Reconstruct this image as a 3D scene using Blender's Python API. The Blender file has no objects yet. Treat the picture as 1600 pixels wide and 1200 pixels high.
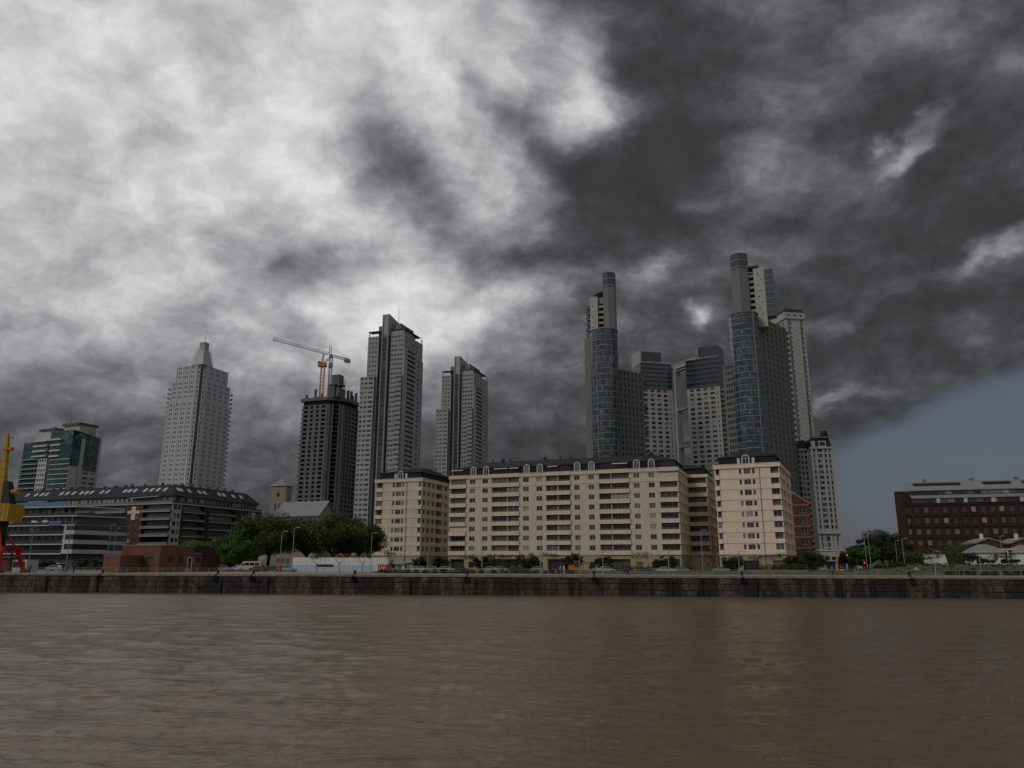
import bpy, math, random
from mathutils import Vector, Matrix
random.seed(7)
R = math.radians
scene = bpy.context.scene
col = scene.collection

# ------------------------------------------------------------------ camera
CAM_H, FPX, TILT, ROLL = 5.1, 1180.0, R(13.5), R(0.14)
cam_data = bpy.data.cameras.new('camera')
cam_data.sensor_width = 36.0
cam_data.lens = 36.0 * FPX / 1600.0
cam_data.clip_start = 0.5
cam_data.clip_end = 20000
cam = bpy.data.objects.new('camera', cam_data)
col.objects.link(cam)
cam.matrix_world = Matrix.Translation((0, 0, CAM_H)) @ Matrix.Rotation(R(90) + TILT, 4, 'X') @ Matrix.Rotation(ROLL, 4, 'Z')
scene.camera = cam

# survey helpers: bearings read off the photograph give real places on the ground
_F = Vector((0, math.cos(TILT), math.sin(TILT)))
_U0 = Vector((0, -math.sin(TILT), math.cos(TILT)))
_R0 = Vector((1, 0, 0))
_RR = math.cos(ROLL) * _R0 + math.sin(ROLL) * _U0
_UU = -math.sin(ROLL) * _R0 + math.cos(ROLL) * _U0
def ray(px, py):
    return (_F + (px - 800) / FPX * _RR + (600 - py) / FPX * _UU).normalized()
def corner(px, py, Y):
    d = ray(px, py); return Vector((d.x / d.y * Y, Y))
def zat(px, py, Y):
    d = ray(px, py); return CAM_H + d.z / d.y * Y
def span(C, e, px, py):
    d = ray(px, py); k = d.x / d.y
    return (k * C.y - C.x) / (e[0] - k * e[1])
PHI = R(20.5)
def e1(phi=PHI): return Vector((math.cos(phi), -math.sin(phi)))
def e2(phi=PHI): return Vector((math.sin(phi), math.cos(phi)))
GZ = 3.45

# ------------------------------------------------------------------ render look
scene.view_settings.view_transform = 'Standard'
scene.view_settings.look = 'None'
scene.view_settings.exposure = 0.0
scene.view_settings.gamma = 1.0
scene.cycles.max_bounces = 6
scene.cycles.use_denoising = True
scene.render.engine = 'CYCLES'

# ------------------------------------------------------------------ sun (weak, veiled by cloud)
SUN_AZ, SUN_EL = R(230), R(36)        # compass style: 0 = +Y, clockwise
sd = Vector((math.sin(SUN_AZ) * math.cos(SUN_EL), math.cos(SUN_AZ) * math.cos(SUN_EL), math.sin(SUN_EL)))
sun_data = bpy.data.lights.new('sun', 'SUN')
sun_data.energy = 0.85
sun_data.angle = R(14)
sun_data.color = (1.0, 0.94, 0.86)
sun = bpy.data.objects.new('sun', sun_data)
col.objects.link(sun)
sun.rotation_euler = sd.to_track_quat('Z', 'Y').to_euler()
sun.location = (-60, -80, 120)

# ------------------------------------------------------------------ world: storm clouds over a clear gap
world = bpy.data.worlds.new('World')
scene.world = world
world.use_nodes = True
wn, wl = world.node_tree.nodes, world.node_tree.links
wn.clear()
class NT:
    def __init__(s, nodes, links): s.n, s.l = nodes, links
    def put(s, sock, v):
        if hasattr(v, 'node'): s.l.new(v, sock)
        else: sock.default_value = v
    def math(s, op, a, b=None, c=None, clamp=False):
        m = s.n.new('ShaderNodeMath'); m.operation = op; m.use_clamp = clamp
        s.put(m.inputs[0], a)
        if b is not None: s.put(m.inputs[1], b)
        if c is not None: s.put(m.inputs[2], c)
        return m.outputs[0]
    def vmath(s, op, a, b=None, scale=None):
        m = s.n.new('ShaderNodeVectorMath'); m.operation = op
        s.put(m.inputs[0], a)
        if b is not None: s.put(m.inputs[1], b)
        if scale is not None: s.put(m.inputs['Scale'], scale)
        return m.outputs[0]
    def comb(s, x, y, z):
        m = s.n.new('ShaderNodeCombineXYZ')
        for i, v in enumerate((x, y, z)): s.put(m.inputs[i], v)
        return m.outputs[0]
    def sep(s, v):
        m = s.n.new('ShaderNodeSeparateXYZ'); s.put(m.inputs[0], v); return m.outputs
    def noise(s, vec, scale, detail=2.0, rough=0.5, dist=0.0, lac=2.0, color=False):
        m = s.n.new('ShaderNodeTexNoise'); m.noise_dimensions = '3D'
        s.put(m.inputs['Vector'], vec); m.inputs['Scale'].default_value = scale
        m.inputs['Detail'].default_value = detail; m.inputs['Roughness'].default_value = rough
        m.inputs['Distortion'].default_value = dist; m.inputs['Lacunarity'].default_value = lac
        return m.outputs['Color' if color else 'Fac']
    def mapping(s, vec, loc=(0, 0, 0), rot=(0, 0, 0), scale=(1, 1, 1), kind='POINT'):
        m = s.n.new('ShaderNodeMapping'); m.vector_type = kind
        s.put(m.inputs['Vector'], vec)
        m.inputs['Location'].default_value = loc; m.inputs['Rotation'].default_value = rot; m.inputs['Scale'].default_value = scale
        return m.outputs[0]
    def ramp(s, fac, stops, interp='LINEAR'):
        m = s.n.new('ShaderNodeValToRGB'); m.color_ramp.interpolation = interp
        el = m.color_ramp.elements
        while len(el) < len(stops): el.new(0.5)
        for e, (p, c) in zip(el, stops):
            e.position = p; e.color = (*c, 1) if len(c) == 3 else c
        s.put(m.inputs[0], fac); return m.outputs[0]
    def mix(s, fac, a, b, blend='MIX'):
        m = s.n.new('ShaderNodeMix'); m.data_type = 'RGBA'; m.blend_type = blend
        s.put(m.inputs[0], fac)
        s.put(m.inputs[6], (*a, 1) if isinstance(a, tuple) and len(a) == 3 else a)
        s.put(m.inputs[7], (*b, 1) if isinstance(b, tuple) and len(b) == 3 else b)
        return m.outputs[2]
    def smooth(s, v, a, b, lo=0.0, hi=1.0):
        m = s.n.new('ShaderNodeMapRange'); m.interpolation_type = 'SMOOTHSTEP'
        s.put(m.inputs[0], v)
        for i, q in enumerate((a, b, lo, hi)): m.inputs[1 + i].default_value = q
        return m.outputs[0]
W = NT(wn, wl)
tc = wn.new('ShaderNodeTexCoord')
dirv = W.vmath('NORMALIZE', tc.outputs['Generated'])
dx, dy, dz = W.sep(dirv)
az = W.math('ARCTAN2', dx, dy)
el = W.math('ARCSINE', dz)
zc = W.math('ADD', W.math('MAXIMUM', dz, 0.0), 0.55)
plane = W.comb(W.math('DIVIDE', dx, zc), W.math('DIVIDE', dy, zc), 0.0)
half = (0.5, 0.5, 0.5)
n_big = W.noise(plane, 3.2, 2.0, 0.5, color=True)
n_small = W.noise(plane, 10.0, 4.0, 0.6, color=True)
warp = W.vmath('ADD', W.vmath('SCALE', W.vmath('SUBTRACT', n_big, half), scale=0.20),
               W.vmath('SCALE', W.vmath('SUBTRACT', n_small, half), scale=0.10))
uv = W.vmath('ADD', W.comb(az, el, 0.0), W.vmath('MULTIPLY', warp, (1, 0.8, 0)))
def azel(px, py):
    d = ray(px, py); return math.atan2(d.x, d.y), math.asin(d.z)
def cloud_mass(px, py, a, b, rot, amp, acc):
    u, v = azel(px, py)
    m = W.mapping(uv, (u, v, 0), (0, 0, R(rot)), (a / 1180.0, b / 1180.0, 1), 'TEXTURE')
    g = wn.new('ShaderNodeTexGradient'); g.gradient_type = 'SPHERICAL'
    wl.new(m, g.inputs[0])
    sm = W.smooth(g.outputs['Fac'], 0.0, 1.0)
    return W.math('MULTIPLY_ADD', sm, amp, acc)
acc = 0.47
for args in [
    (200, 80, 1150, 720, 0, 0.24), (650, 180, 420, 330, 0, 0.16), (640, 480, 400, 170, 0, 0.26), (120, 260, 500, 300, 0, 0.06),
    (1420, 280, 1000, 900, 20, -0.45), (990, 90, 260, 560, -6, -0.34), (960, 330, 300, 190, 30, -0.18),
    (1330, 600, 950, 260, 8, -0.10), (80, 830, 1100, 360, -4, -0.22), (780, 760, 700, 260, 0, -0.16), (250, 560, 360, 120, 0, -0.10),
    (455, 400, 210, 95, 22, -0.40), (560, 180, 170, 60, -30, -0.22), (640, 285, 210, 75, -28, -0.42), (470, 505, 120, 50, -20, -0.24),
    (770, 180, 140, 45, -25, -0.22), (800, 400, 170, 60, -10, -0.16), (390, 560, 120, 40, 0, 0.06),
    (890, 75, 90, 60, 0, 0.22), (915, 165, 95, 100, 20, 0.62), (1432, 192, 80, 30, 22, 0.52), (1005, 410, 95, 60, 25, 0.40), (1084, 503, 52, 26, 10, 0.44),
    (1310, 500, 170, 24, 8, 0.24), (1312, 620, 110, 26, 8, 0.26), (1580, 380, 120, 26, 20, 0.44), (1250, 150, 420, 170, 40, 0.14),
    (1130, 290, 160, 120, 30, 0.12), (1440, 570, 260, 60, 10, 0.12), (720, 500, 150, 60, 10, 0.16)]:
    acc = cloud_mass(*args, acc)
wplane = W.vmath('ADD', plane, W.vmath('SCALE', W.vmath('SUBTRACT', n_small, half), scale=0.06))
stretch = W.mapping(wplane, (0, 0, 0), (0, 0, R(-35)), (1.0, 1.5, 1.0))
det1 = W.noise(stretch, 5.2, 9.0, 0.58, 0.0)
det2 = W.noise(wplane, 15.0, 8.0, 0.60, 0.0)
lum = W.math('ADD', acc, W.math('MULTIPLY', W.math('SUBTRACT', det1, 0.5), 0.54))
lum = W.math('ADD', lum, W.math('MULTIPLY', W.math('SUBTRACT', det2, 0.5), 0.34))
streaks = W.noise(W.mapping(uv, (0, 0, 0), (0, 0, R(-32)), (4.5, 15.0, 1.0)), 1.0, 6.0, 0.58)      # wind-drawn bands
lum = W.math('ADD', lum, W.math('MULTIPLY', W.math('MULTIPLY', W.math('SUBTRACT', streaks, 0.5), 0.75), W.smooth(az, -0.15, 0.12, 0.25, 1.0)))
haze_low = W.smooth(el, 0.30, 0.10)
lum = W.math('SUBTRACT', lum, W.math('MULTIPLY', haze_low, 0.16))
lum = W.smooth(lum, -0.12, 1.02, 0.245, 0.88)
lum = W.math('MULTIPLY', lum, W.math('MULTIPLY_ADD', W.math('SUBTRACT', det2, 0.5), 0.34, 1.0))
lin = W.math('POWER', lum, 2.2)
tint = W.mix(W.smooth(lum, 0.3, 0.8), (0.965, 0.965, 1.06), (1.0, 0.985, 1.015))
cloud_col = W.vmath('MULTIPLY', tint, W.comb(lin, lin, lin))
sky = wn.new('ShaderNodeTexSky')
sky.sky_type = 'NISHITA'
sky.sun_disc = False
sky.sun_elevation = SUN_EL
sky.sun_rotation = SUN_AZ
sky.air_density = 1.0
sky.dust_density = 2.5
clear = W.vmath('SCALE', sky.outputs[0], scale=0.030)
# the clear gap low on the right: below the edge of the cloud deck
u0, v0 = azel(1290, 690); u1, v1 = azel(1600, 560)
edge = W.math('SUBTRACT', W.math('ADD', W.math('MULTIPLY', W.math('SUBTRACT', az, u0), (v1 - v0) / (u1 - u0)), v0), el)
edge = W.math('ADD', edge, W.math('MULTIPLY', W.math('SUBTRACT', det1, 0.5), 0.05))
gap = W.math('MULTIPLY', W.smooth(edge, -0.012, 0.02), W.smooth(az, u0 - 0.10, u0 + 0.04))
gap = W.math('MULTIPLY', gap, W.smooth(az, 1.9, 1.2))
streak = W.smooth(W.noise(W.mapping(W.comb(az, el, 0), (0, 0, 0), (0, 0, R(-8)), (3, 16, 1)), 2.2, 4, 0.5), 0.35, 0.75)
clear = W.mix(W.math('MULTIPLY_ADD', streak, 0.25, 0.55), clear, (0.112, 0.118, 0.150))
final = W.mix(gap, cloud_col, clear)
bg = wn.new('ShaderNodeBackground')
wl.new(final, bg.inputs['Color'])
bg.inputs['Strength'].default_value = 1.0
wo = wn.new('ShaderNodeOutputWorld')
wl.new(bg.outputs[0], wo.inputs['Surface'])

# ------------------------------------------------------------------ materials
MATS = {}
def new_mat(name):
    m = bpy.data.materials.new(name); m.use_nodes = True
    m.node_tree.nodes.clear(); MATS[name] = m
    T = NT(m.node_tree.nodes, m.node_tree.links)
    T.out = T.n.new('ShaderNodeOutputMaterial')
    T.b = T.n.new('ShaderNodeBsdfPrincipled')
    T.l.new(T.b.outputs[0], T.out.inputs['Surface'])
    T.tc = T.n.new('ShaderNodeTexCoord')
    return T
def plain(name, c, rough=0.7, var=0.12, scale=0.6, metal=0.0, streak=0.0, bump=0.0, spec=0.3):
    T = new_mat(name)
    v = T.tc.outputs['Object']
    n = T.noise(v, scale, 5, 0.6)
    k = T.math('MULTIPLY_ADD', T.math('SUBTRACT', n, 0.5), 2 * var, 1.0)
    if streak:
        s = T.noise(T.mapping(v, scale=(1.3, 1.3, 0.09)), 1.0, 4, 0.6)
        k = T.math('MULTIPLY', k, T.smooth(s, 0.32, 0.62, 1 - streak, 1.0))
    T.l.new(T.vmath('SCALE', c, scale=k), T.b.inputs['Base Color'])
    T.b.inputs['Roughness'].default_value = rough
    T.b.inputs['Metallic'].default_value = metal
    T.b.inputs['Specular IOR Level'].default_value = spec
    if bump:
        bp = T.n.new('ShaderNodeBump'); bp.inputs['Strength'].default_value = bump
        T.l.new(T.noise(v, scale * 8, 3), bp.inputs['Height']); T.l.new(bp.outputs[0], T.b.inputs['Normal'])
    return MATS[name]
def glass(name, stops, rough=0.08, spec=0.7, per='object', cell=(1, 1, 1)):
    """window glass: what is behind each pane (dark room, blind, curtain) differs from pane to pane"""
    T = new_mat(name)
    if per == 'object':
        oi = T.n.new('ShaderNodeObjectInfo'); f = oi.outputs['Random']
    else:
        g = T.n.new('ShaderNodeNewGeometry'); f = g.outputs['Random Per Island']
    T.l.new(T.ramp(f, stops, 'CONSTANT'), T.b.inputs['Base Color'])
    T.b.inputs['Roughness'].default_value = rough
    T.b.inputs['Specular IOR Level'].default_value = spec
    return MATS[name]
plain('cream', (0.55, 0.49, 0.375), 0.85, 0.07, 0.15, streak=0.13)
plain('cream_band', (0.60, 0.54, 0.42), 0.85, 0.07, 0.2, streak=0.16)
plain('peach', (0.73, 0.59, 0.45), 0.85, 0.05, 0.15, streak=0.08)
plain('peach_band', (0.75, 0.61, 0.49), 0.85, 0.05, 0.2, streak=0.10)
plain('olive_stone', (0.36, 0.32, 0.19), 0.9, 0.12, 0.5, streak=0.2)
plain('joint', (0.12, 0.10, 0.08), 0.9)
plain('slate', (0.024, 0.025, 0.030), 0.6, 0.15, 0.5, spec=0.15)
plain('slate_steep', (0.018, 0.019, 0.025), 0.6, 0.15, 0.5, spec=0.15)
plain('white_trim', (0.52, 0.49, 0.43), 0.7, 0.06, 0.5)
plain('white_wall', (0.46, 0.475, 0.50), 0.8, 0.06, 0.12, streak=0.12)
plain('white_pier', (0.54, 0.555, 0.58), 0.8, 0.05, 0.12, streak=0.10)
plain('ivory_wall', (0.40, 0.395, 0.37), 0.85, 0.08, 0.12, streak=0.15)
plain('grey_wall', (0.34, 0.35, 0.34), 0.8, 0.08, 0.12, streak=0.15)
plain('grey_light', (0.37, 0.37, 0.355), 0.8, 0.08, 0.12, streak=0.12)
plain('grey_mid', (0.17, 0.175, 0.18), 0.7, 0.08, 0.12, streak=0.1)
plain('grey_dark', (0.075, 0.078, 0.085), 0.6, 0.1, 0.2)
plain('concrete', (0.165, 0.162, 0.154), 0.95, 0.2, 0.15, streak=0.35)
plain('inside_shade', (0.022, 0.021, 0.020), 0.95, 0.2, 0.3)  # near-black colour painted for the shade inside the unfinished shell
plain('brown_stone', (0.170, 0.168, 0.155), 0.85, 0.1, 0.12, streak=0.12)
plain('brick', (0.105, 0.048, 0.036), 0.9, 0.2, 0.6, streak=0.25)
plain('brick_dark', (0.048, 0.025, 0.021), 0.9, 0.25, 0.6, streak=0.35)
plain('brick_pale', (0.28, 0.135, 0.092), 0.9, 0.2, 0.6, streak=0.25)
plain('brick_pump', (0.155, 0.072, 0.050), 0.9, 0.2, 0.6, streak=0.2)
plain('ochre_wall', (0.25, 0.22, 0.175), 0.9, 0.12, 0.3, streak=0.2)
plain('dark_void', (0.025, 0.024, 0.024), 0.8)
plain('steel', (0.30, 0.31, 0.31), 0.45, 0.1, 1.0, metal=0.6)
plain('galvanised', (0.24, 0.265, 0.26), 0.55, 0.08, 1.0)
plain('zinc', (0.26, 0.28, 0.30), 0.5, 0.12, 0.3)
plain('roof_grey', (0.23, 0.24, 0.245), 0.7, 0.12, 0.2, streak=0.2)
plain('yellow_paint', (0.42, 0.27, 0.014), 0.55, 0.15, 0.4, streak=0.3)
plain('red_paint', (0.36, 0.020, 0.014), 0.55, 0.15, 0.5)
plain('orange_paint', (0.52, 0.17, 0.02), 0.55, 0.15, 0.5)
plain('black_paint', (0.018, 0.018, 0.019), 0.5, 0.2, 0.5)
plain('rubber', (0.012, 0.012, 0.012), 0.9)
plain('white_paint', (0.66, 0.67, 0.66), 0.6, 0.08, 0.3, streak=0.12)
plain('blue_hoarding', (0.42, 0.50, 0.54), 0.7, 0.08, 0.3, streak=0.12)
plain('awning', (0.55, 0.48, 0.38), 0.9, 0.06, 0.5)
plain('blue_cloth', (0.10, 0.17, 0.36), 0.9, 0.15, 0.5)
plain('asphalt', (0.05, 0.05, 0.052), 0.95, 0.2, 0.4)
plain('paving', (0.25, 0.22, 0.185), 0.95, 0.15, 0.3)
plain('kerb_stone', (0.26, 0.25, 0.23), 0.95, 0.15, 0.5)
plain('soil', (0.12, 0.10, 0.075), 0.95, 0.25, 0.2)
plain('coping', (0.24, 0.205, 0.165), 0.95, 0.2, 0.8, streak=0.2)
plain('bark', (0.055, 0.042, 0.032), 0.95, 0.3, 2.0)
plain('skin', (0.42, 0.26, 0.19), 0.6, 0.05)
plain('hair', (0.03, 0.022, 0.018), 0.7)
for nm, c in (('cloth_dark', (0.03, 0.032, 0.04)), ('cloth_blue', (0.08, 0.11, 0.2)), ('cloth_white', (0.6, 0.6, 0.6)), ('cloth_pink', (0.5, 0.25, 0.25)), ('cloth_grey', (0.15, 0.15, 0.16))):
    plain(nm, c, 0.9, 0.1, 3)
for nm, c in (('car_white', (0.46, 0.47, 0.47)), ('car_silver', (0.30, 0.31, 0.32)), ('car_red', (0.10, 0.016, 0.014)), ('car_dark', (0.02, 0.021, 0.025)), ('car_blue', (0.03, 0.05, 0.10)), ('car_yellow', (0.50, 0.30, 0.02))):
    plain(nm, c, 0.3, 0.05, 2, spec=0.6)
plain('car_glass', (0.015, 0.017, 0.02), 0.08, 0.05, 1, spec=0.8)
dark3 = [(0, (0.018, 0.019, 0.020)), (0.34, (0.042, 0.044, 0.045)), (0.58, (0.09, 0.092, 0.092)), (0.76, (0.17, 0.17, 0.165)), (0.92, (0.28, 0.27, 0.25))]
glass('pane', dark3)
glass('pane_joined', dark3, per='island')
glass('pane_soft', [(0, (0.035, 0.038, 0.04)), (0.3, (0.07, 0.075, 0.078)), (0.6, (0.12, 0.125, 0.125)), (0.85, (0.19, 0.19, 0.185))], per='island')
glass('pane_dark', [(0, (0.010, 0.011, 0.013)), (0.5, (0.022, 0.024, 0.027)), (0.8, (0.05, 0.052, 0.055)), (0.95, (0.10, 0.10, 0.10))], per='island')
glass('pane_brown', [(0, (0.015, 0.013, 0.011)), (0.5, (0.028, 0.025, 0.021)), (0.8, (0.06, 0.055, 0.046)), (0.95, (0.10, 0.09, 0.075))], per='island')
glass('glass_blue', [(0, (0.026, 0.040, 0.052)), (0.35, (0.048, 0.068, 0.082)), (0.65, (0.075, 0.100, 0.116)), (0.88, (0.12, 0.15, 0.165))], per='island', rough=0.1)
glass('glass_teal', [(0, (0.010, 0.035, 0.035)), (0.35, (0.020, 0.060, 0.058)), (0.65, (0.032, 0.092, 0.086)), (0.88, (0.07, 0.15, 0.14))], per='island', rough=0.1)
glass('glass_slate', [(0, (0.018, 0.022, 0.028)), (0.5, (0.03, 0.036, 0.042)), (0.85, (0.05, 0.058, 0.064))], per='island', rough=0.15)
def foliage(name, c0, c1):
    T = new_mat(name)
    g = T.n.new('ShaderNodeNewGeometry')
    n = T.noise(T.tc.outputs['Object'], 0.35, 3)
    f = T.math('ADD', T.math('MULTIPLY', g.outputs['Random Per Island'], 0.55), T.math('MULTIPLY', T.smooth(n, 0.3, 0.7), 0.45))
    T.l.new(T.mix(f, c0, c1), T.b.inputs['Base Color'])
    T.b.inputs['Roughness'].default_value = 0.6
    T.b.inputs['Specular IOR Level'].default_value = 0.25
    T.b.inputs['Transmission Weight'].default_value = 0.0
    return MATS[name]
foliage('leaf_tipa', (0.048, 0.072, 0.018), (0.120, 0.165, 0.040))
foliage('leaf_light', (0.052, 0.105, 0.016), (0.135, 0.225, 0.038))
foliage('leaf_dark', (0.025, 0.038, 0.015), (0.062, 0.085, 0.032))
foliage('leaf_olive', (0.030, 0.040, 0.014), (0.080, 0.092, 0.032))
foliage('leaf_dry', (0.050, 0.045, 0.022), (0.12, 0.105, 0.05))
foliage('hedge', (0.022, 0.036, 0.014), (0.060, 0.082, 0.030))
# lawn
T = new_mat('grass')
n = T.noise(T.tc.outputs['Object'], 0.25, 6, 0.65)
T.l.new(T.ramp(n, [(0.3, (0.034, 0.044, 0.017)), (0.5, (0.055, 0.066, 0.025)), (0.7, (0.095, 0.088, 0.042))]), T.b.inputs['Base Color'])
T.b.inputs['Roughness'].default_value = 0.95
# stained granite of the quay
T = new_mat('quay_stone')
oi = T.n.new('ShaderNodeObjectInfo')
geo = T.n.new('ShaderNodeNewGeometry')
pos = geo.outputs['Position']
base = T.ramp(oi.outputs['Random'], [(0, (0.078, 0.058, 0.046)), (0.5, (0.092, 0.070, 0.055)), (0.85, (0.105, 0.081, 0.064)), (1.0, (0.135, 0.108, 0.088))])
st = T.noise(T.mapping(pos, scale=(0.42, 0.42, 0.07)), 1.0, 6, 0.66, 0.4)
st2 = T.noise(pos, 2.2, 5, 0.65)
f = T.math('MULTIPLY', T.smooth(st, 0.46, 0.58), T.smooth(st2, 0.34, 0.60, 0.25, 1.0))
c = T.mix(f, (0.018, 0.017, 0.015), base)
pale = T.smooth(T.noise(T.mapping(pos, scale=(1.6, 1.6, 0.5)), 1.0, 4, 0.6), 0.66, 0.78)
c = T.mix(T.math('MULTIPLY', pale, 0.35), c, (0.30, 0.27, 0.22))
T.l.new(c, T.b.inputs['Base Color'])
T.b.inputs['Roughness'].default_value = 0.9
bp = T.n.new('ShaderNodeBump'); bp.inputs['Strength'].default_value = 0.5; bp.inputs['Distance'].default_value = 0.08
T.l.new(T.noise(pos, 3.5, 4, 0.6), bp.inputs['Height']); T.l.new(bp.outputs[0], T.b.inputs['Normal'])
# silty river water
T = new_mat('water_silt')
pos = T.n.new('ShaderNodeNewGeometry').outputs['Position']
T.b.inputs['Base Color'].default_value = (0.122, 0.086, 0.052, 1)
py_ = T.sep(pos)[1]      # calmer by the near bank, wind-ruffled further out
gust = T.noise(T.mapping(pos, rot=(0, 0, R(-5)), scale=(0.16, 0.75, 1)), 1.0, 5, 0.65, 0.5)
T.l.new(T.math('ADD', T.smooth(py_, 25.0, 120.0, 0.08, 0.29), T.math('MULTIPLY', T.math('SUBTRACT', gust, 0.5), 0.42), clamp=True), T.b.inputs['Roughness'])
T.b.inputs['IOR'].default_value = 1.33
rp = T.noise(T.mapping(pos, rot=(0, 0, R(10)), scale=(2.6, 5.2, 1)), 1.0, 4, 0.6, 0.8)
bp = T.n.new('ShaderNodeBump'); bp.inputs['Strength'].default_value = 1.0; bp.inputs['Distance'].default_value = 1.0
rp2 = T.noise(T.mapping(pos, rot=(0, 0, R(-20)), scale=(7.0, 12.0, 1)), 1.0, 3, 0.6, 0.5)
T.l.new(T.math('ADD', T.math('ADD', T.math('MULTIPLY', rp, 0.034), T.math('MULTIPLY', rp2, 0.012)), T.math('MULTIPLY', gust, 0.13)), bp.inputs['Height']); T.l.new(bp.outputs[0], T.b.inputs['Normal'])
def emis(name, c, s):
    T = new_mat(name); T.b.inputs['Base Color'].default_value = (*c, 1)
    T.b.inputs['Emission Color'].default_value = (*c, 1); T.b.inputs['Emission Strength'].default_value = s
emis('lamp_red', (1.0, 0.05, 0.04), 1.6)
emis('lamp_amber', (1.0, 0.35, 0.05), 0.5)

# ------------------------------------------------------------------ mesh helpers
class MB:
    def __init__(s): s.v, s.f, s.m, s.mats = [], [], [], []
    def mi(s, m):
        if m not in s.mats: s.mats.append(m)
        return s.mats.index(m)
    def quad(s, pts, m):
        n = len(s.v); s.v.extend(pts); s.f.append(tuple(range(n, n + len(pts)))); s.m.append(s.mi(m))
    def hexa(s, p, m):
        n = len(s.v); s.v.extend(p); k = s.mi(m)
        for f in ((0, 3, 2, 1), (4, 5, 6, 7), (0, 1, 5, 4), (1, 2, 6, 5), (2, 3, 7, 6), (3, 0, 4, 7)):
            s.f.append(tuple(n + i for i in f)); s.m.append(k)
    def box(s, x0, x1, y0, y1, z0, z1, m):
        s.hexa([(x0, y0, z0), (x1, y0, z0), (x1, y1, z0), (x0, y1, z0), (x0, y0, z1), (x1, y0, z1), (x1, y1, z1), (x0, y1, z1)], m)
    def fbox(s, F, x0, x1, o0, o1, z0, z1, m):
        """box on a facade: x along it, o outwards, z up"""
        p = F.p
        s.hexa([p(x0, o1, z0), p(x1, o1, z0), p(x1, o0, z0), p(x0, o0, z0), p(x0, o1, z1), p(x1, o1, z1), p(x1, o0, z1), p(x0, o0, z1)], m)
    def prism(s, poly, z0, z1, m, cap=True):
        n = len(s.v); k = s.mi(m); N = len(poly)
        s.v.extend([(x, y, z0) for x, y in poly] + [(x, y, z1) for x, y in poly])
        for i in range(N):
            j = (i + 1) % N; s.f.append((n + i, n + j, n + N + j, n + N + i)); s.m.append(k)
        if cap:
            s.f.append(tuple(n + i for i in reversed(range(N)))); s.m.append(k)
            s.f.append(tuple(n + N + i for i in range(N))); s.m.append(k)
    def tube(s, a, b, r0, m, r1=None, n=6, cap=True):
        a, b = Vector(a), Vector(b); r1 = r0 if r1 is None else r1
        d = (b - a)
        if d.length < 1e-6: return
        d.normalize(); q = d.orthogonal().normalized(); w = d.cross(q); k = s.mi(m); o = len(s.v)
        for c, r in ((a, r0), (b, r1)):
            for i in range(n):
                t = 2 * math.pi * i / n; s.v.append(tuple(c + (q * math.cos(t) + w * math.sin(t)) * r))
        for i in range(n):
            j = (i + 1) % n; s.f.append((o + i, o + j, o + n + j, o + n + i)); s.m.append(k)
        if cap:
            s.f.append(tuple(o + i for i in reversed(range(n)))); s.m.append(k)
            s.f.append(tuple(o + n + i for i in range(n))); s.m.append(k)
    def path(s, pts, r, m, n=6):
        for a, b in zip(pts[:-1], pts[1:]): s.tube(a, b, r, m, n=n)
    def lathe(s, prof, m, n=12, c=(0, 0)):
        o = len(s.v); k = s.mi(m)
        for r, z in prof:
            for i in range(n):
                t = 2 * math.pi * i / n; s.v.append((c[0] + r * math.cos(t), c[1] + r * math.sin(t), z))
        for a in range(len(prof) - 1):
            for i in range(n):
                j = (i + 1) % n; s.f.append((o + a * n + i, o + a * n + j, o + (a + 1) * n + j, o + (a + 1) * n + i)); s.m.append(k)
        s.f.append(tuple(o + i for i in reversed(range(n)))); s.m.append(k)
        e = o + (len(prof) - 1) * n
        s.f.append(tuple(e + i for i in range(n))); s.m.append(k)
    def mesh(s, name, smooth=False):
        me = bpy.data.meshes.new(name); me.from_pydata([tuple(v) for v in s.v], [], s.f)
        for m in s.mats: me.materials.append(MATS[m])
        me.polygons.foreach_set('material_index', s.m)
        if smooth: me.polygons.foreach_set('use_smooth', [True] * len(me.polygons))
        me.update(); return me
    def build(s, name, parent=None, smooth=False, kind=None, label=None):
        if not s.f: return None
        return link(name, s.mesh(name, smooth), parent, kind, label)
def link(name, data, parent=None, kind=None, label=None, loc=None, rz=None):
    o = bpy.data.objects.new(name, data); col.objects.link(o)
    if parent is not None: o.parent = parent
    if kind: o['kind'] = kind
    if label: o['label'] = label
    if loc is not None: o.location = loc
    if rz is not None: o.rotation_euler = (0, 0, rz)
    return o
def thing(name, label, cat, loc=(0, 0, 0), rz=0.0, group=None):
    o = link(name, None, loc=loc, rz=rz); o.empty_display_size = 0.5
    o['label'] = label; o['category'] = cat
    if group: o['group'] = group
    return o
def copy_tree(o, parent=None):
    c = o.copy(); col.objects.link(c); c.parent = parent
    for ch in list(o.children): copy_tree(ch, c)
    return c
class Face:
    def __init__(s, O, ex, W=0.0):
        s.O, s.ex, s.W = Vector(O), Vector(ex), W
        s.n = Vector((s.ex.y, -s.ex.x)); s.a = math.atan2(s.ex.y, s.ex.x)
    def p(s, x, o, z):
        return (s.O.x + s.ex.x * x + s.n.x * o, s.O.y + s.ex.y * x + s.n.y * o, z)
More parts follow.
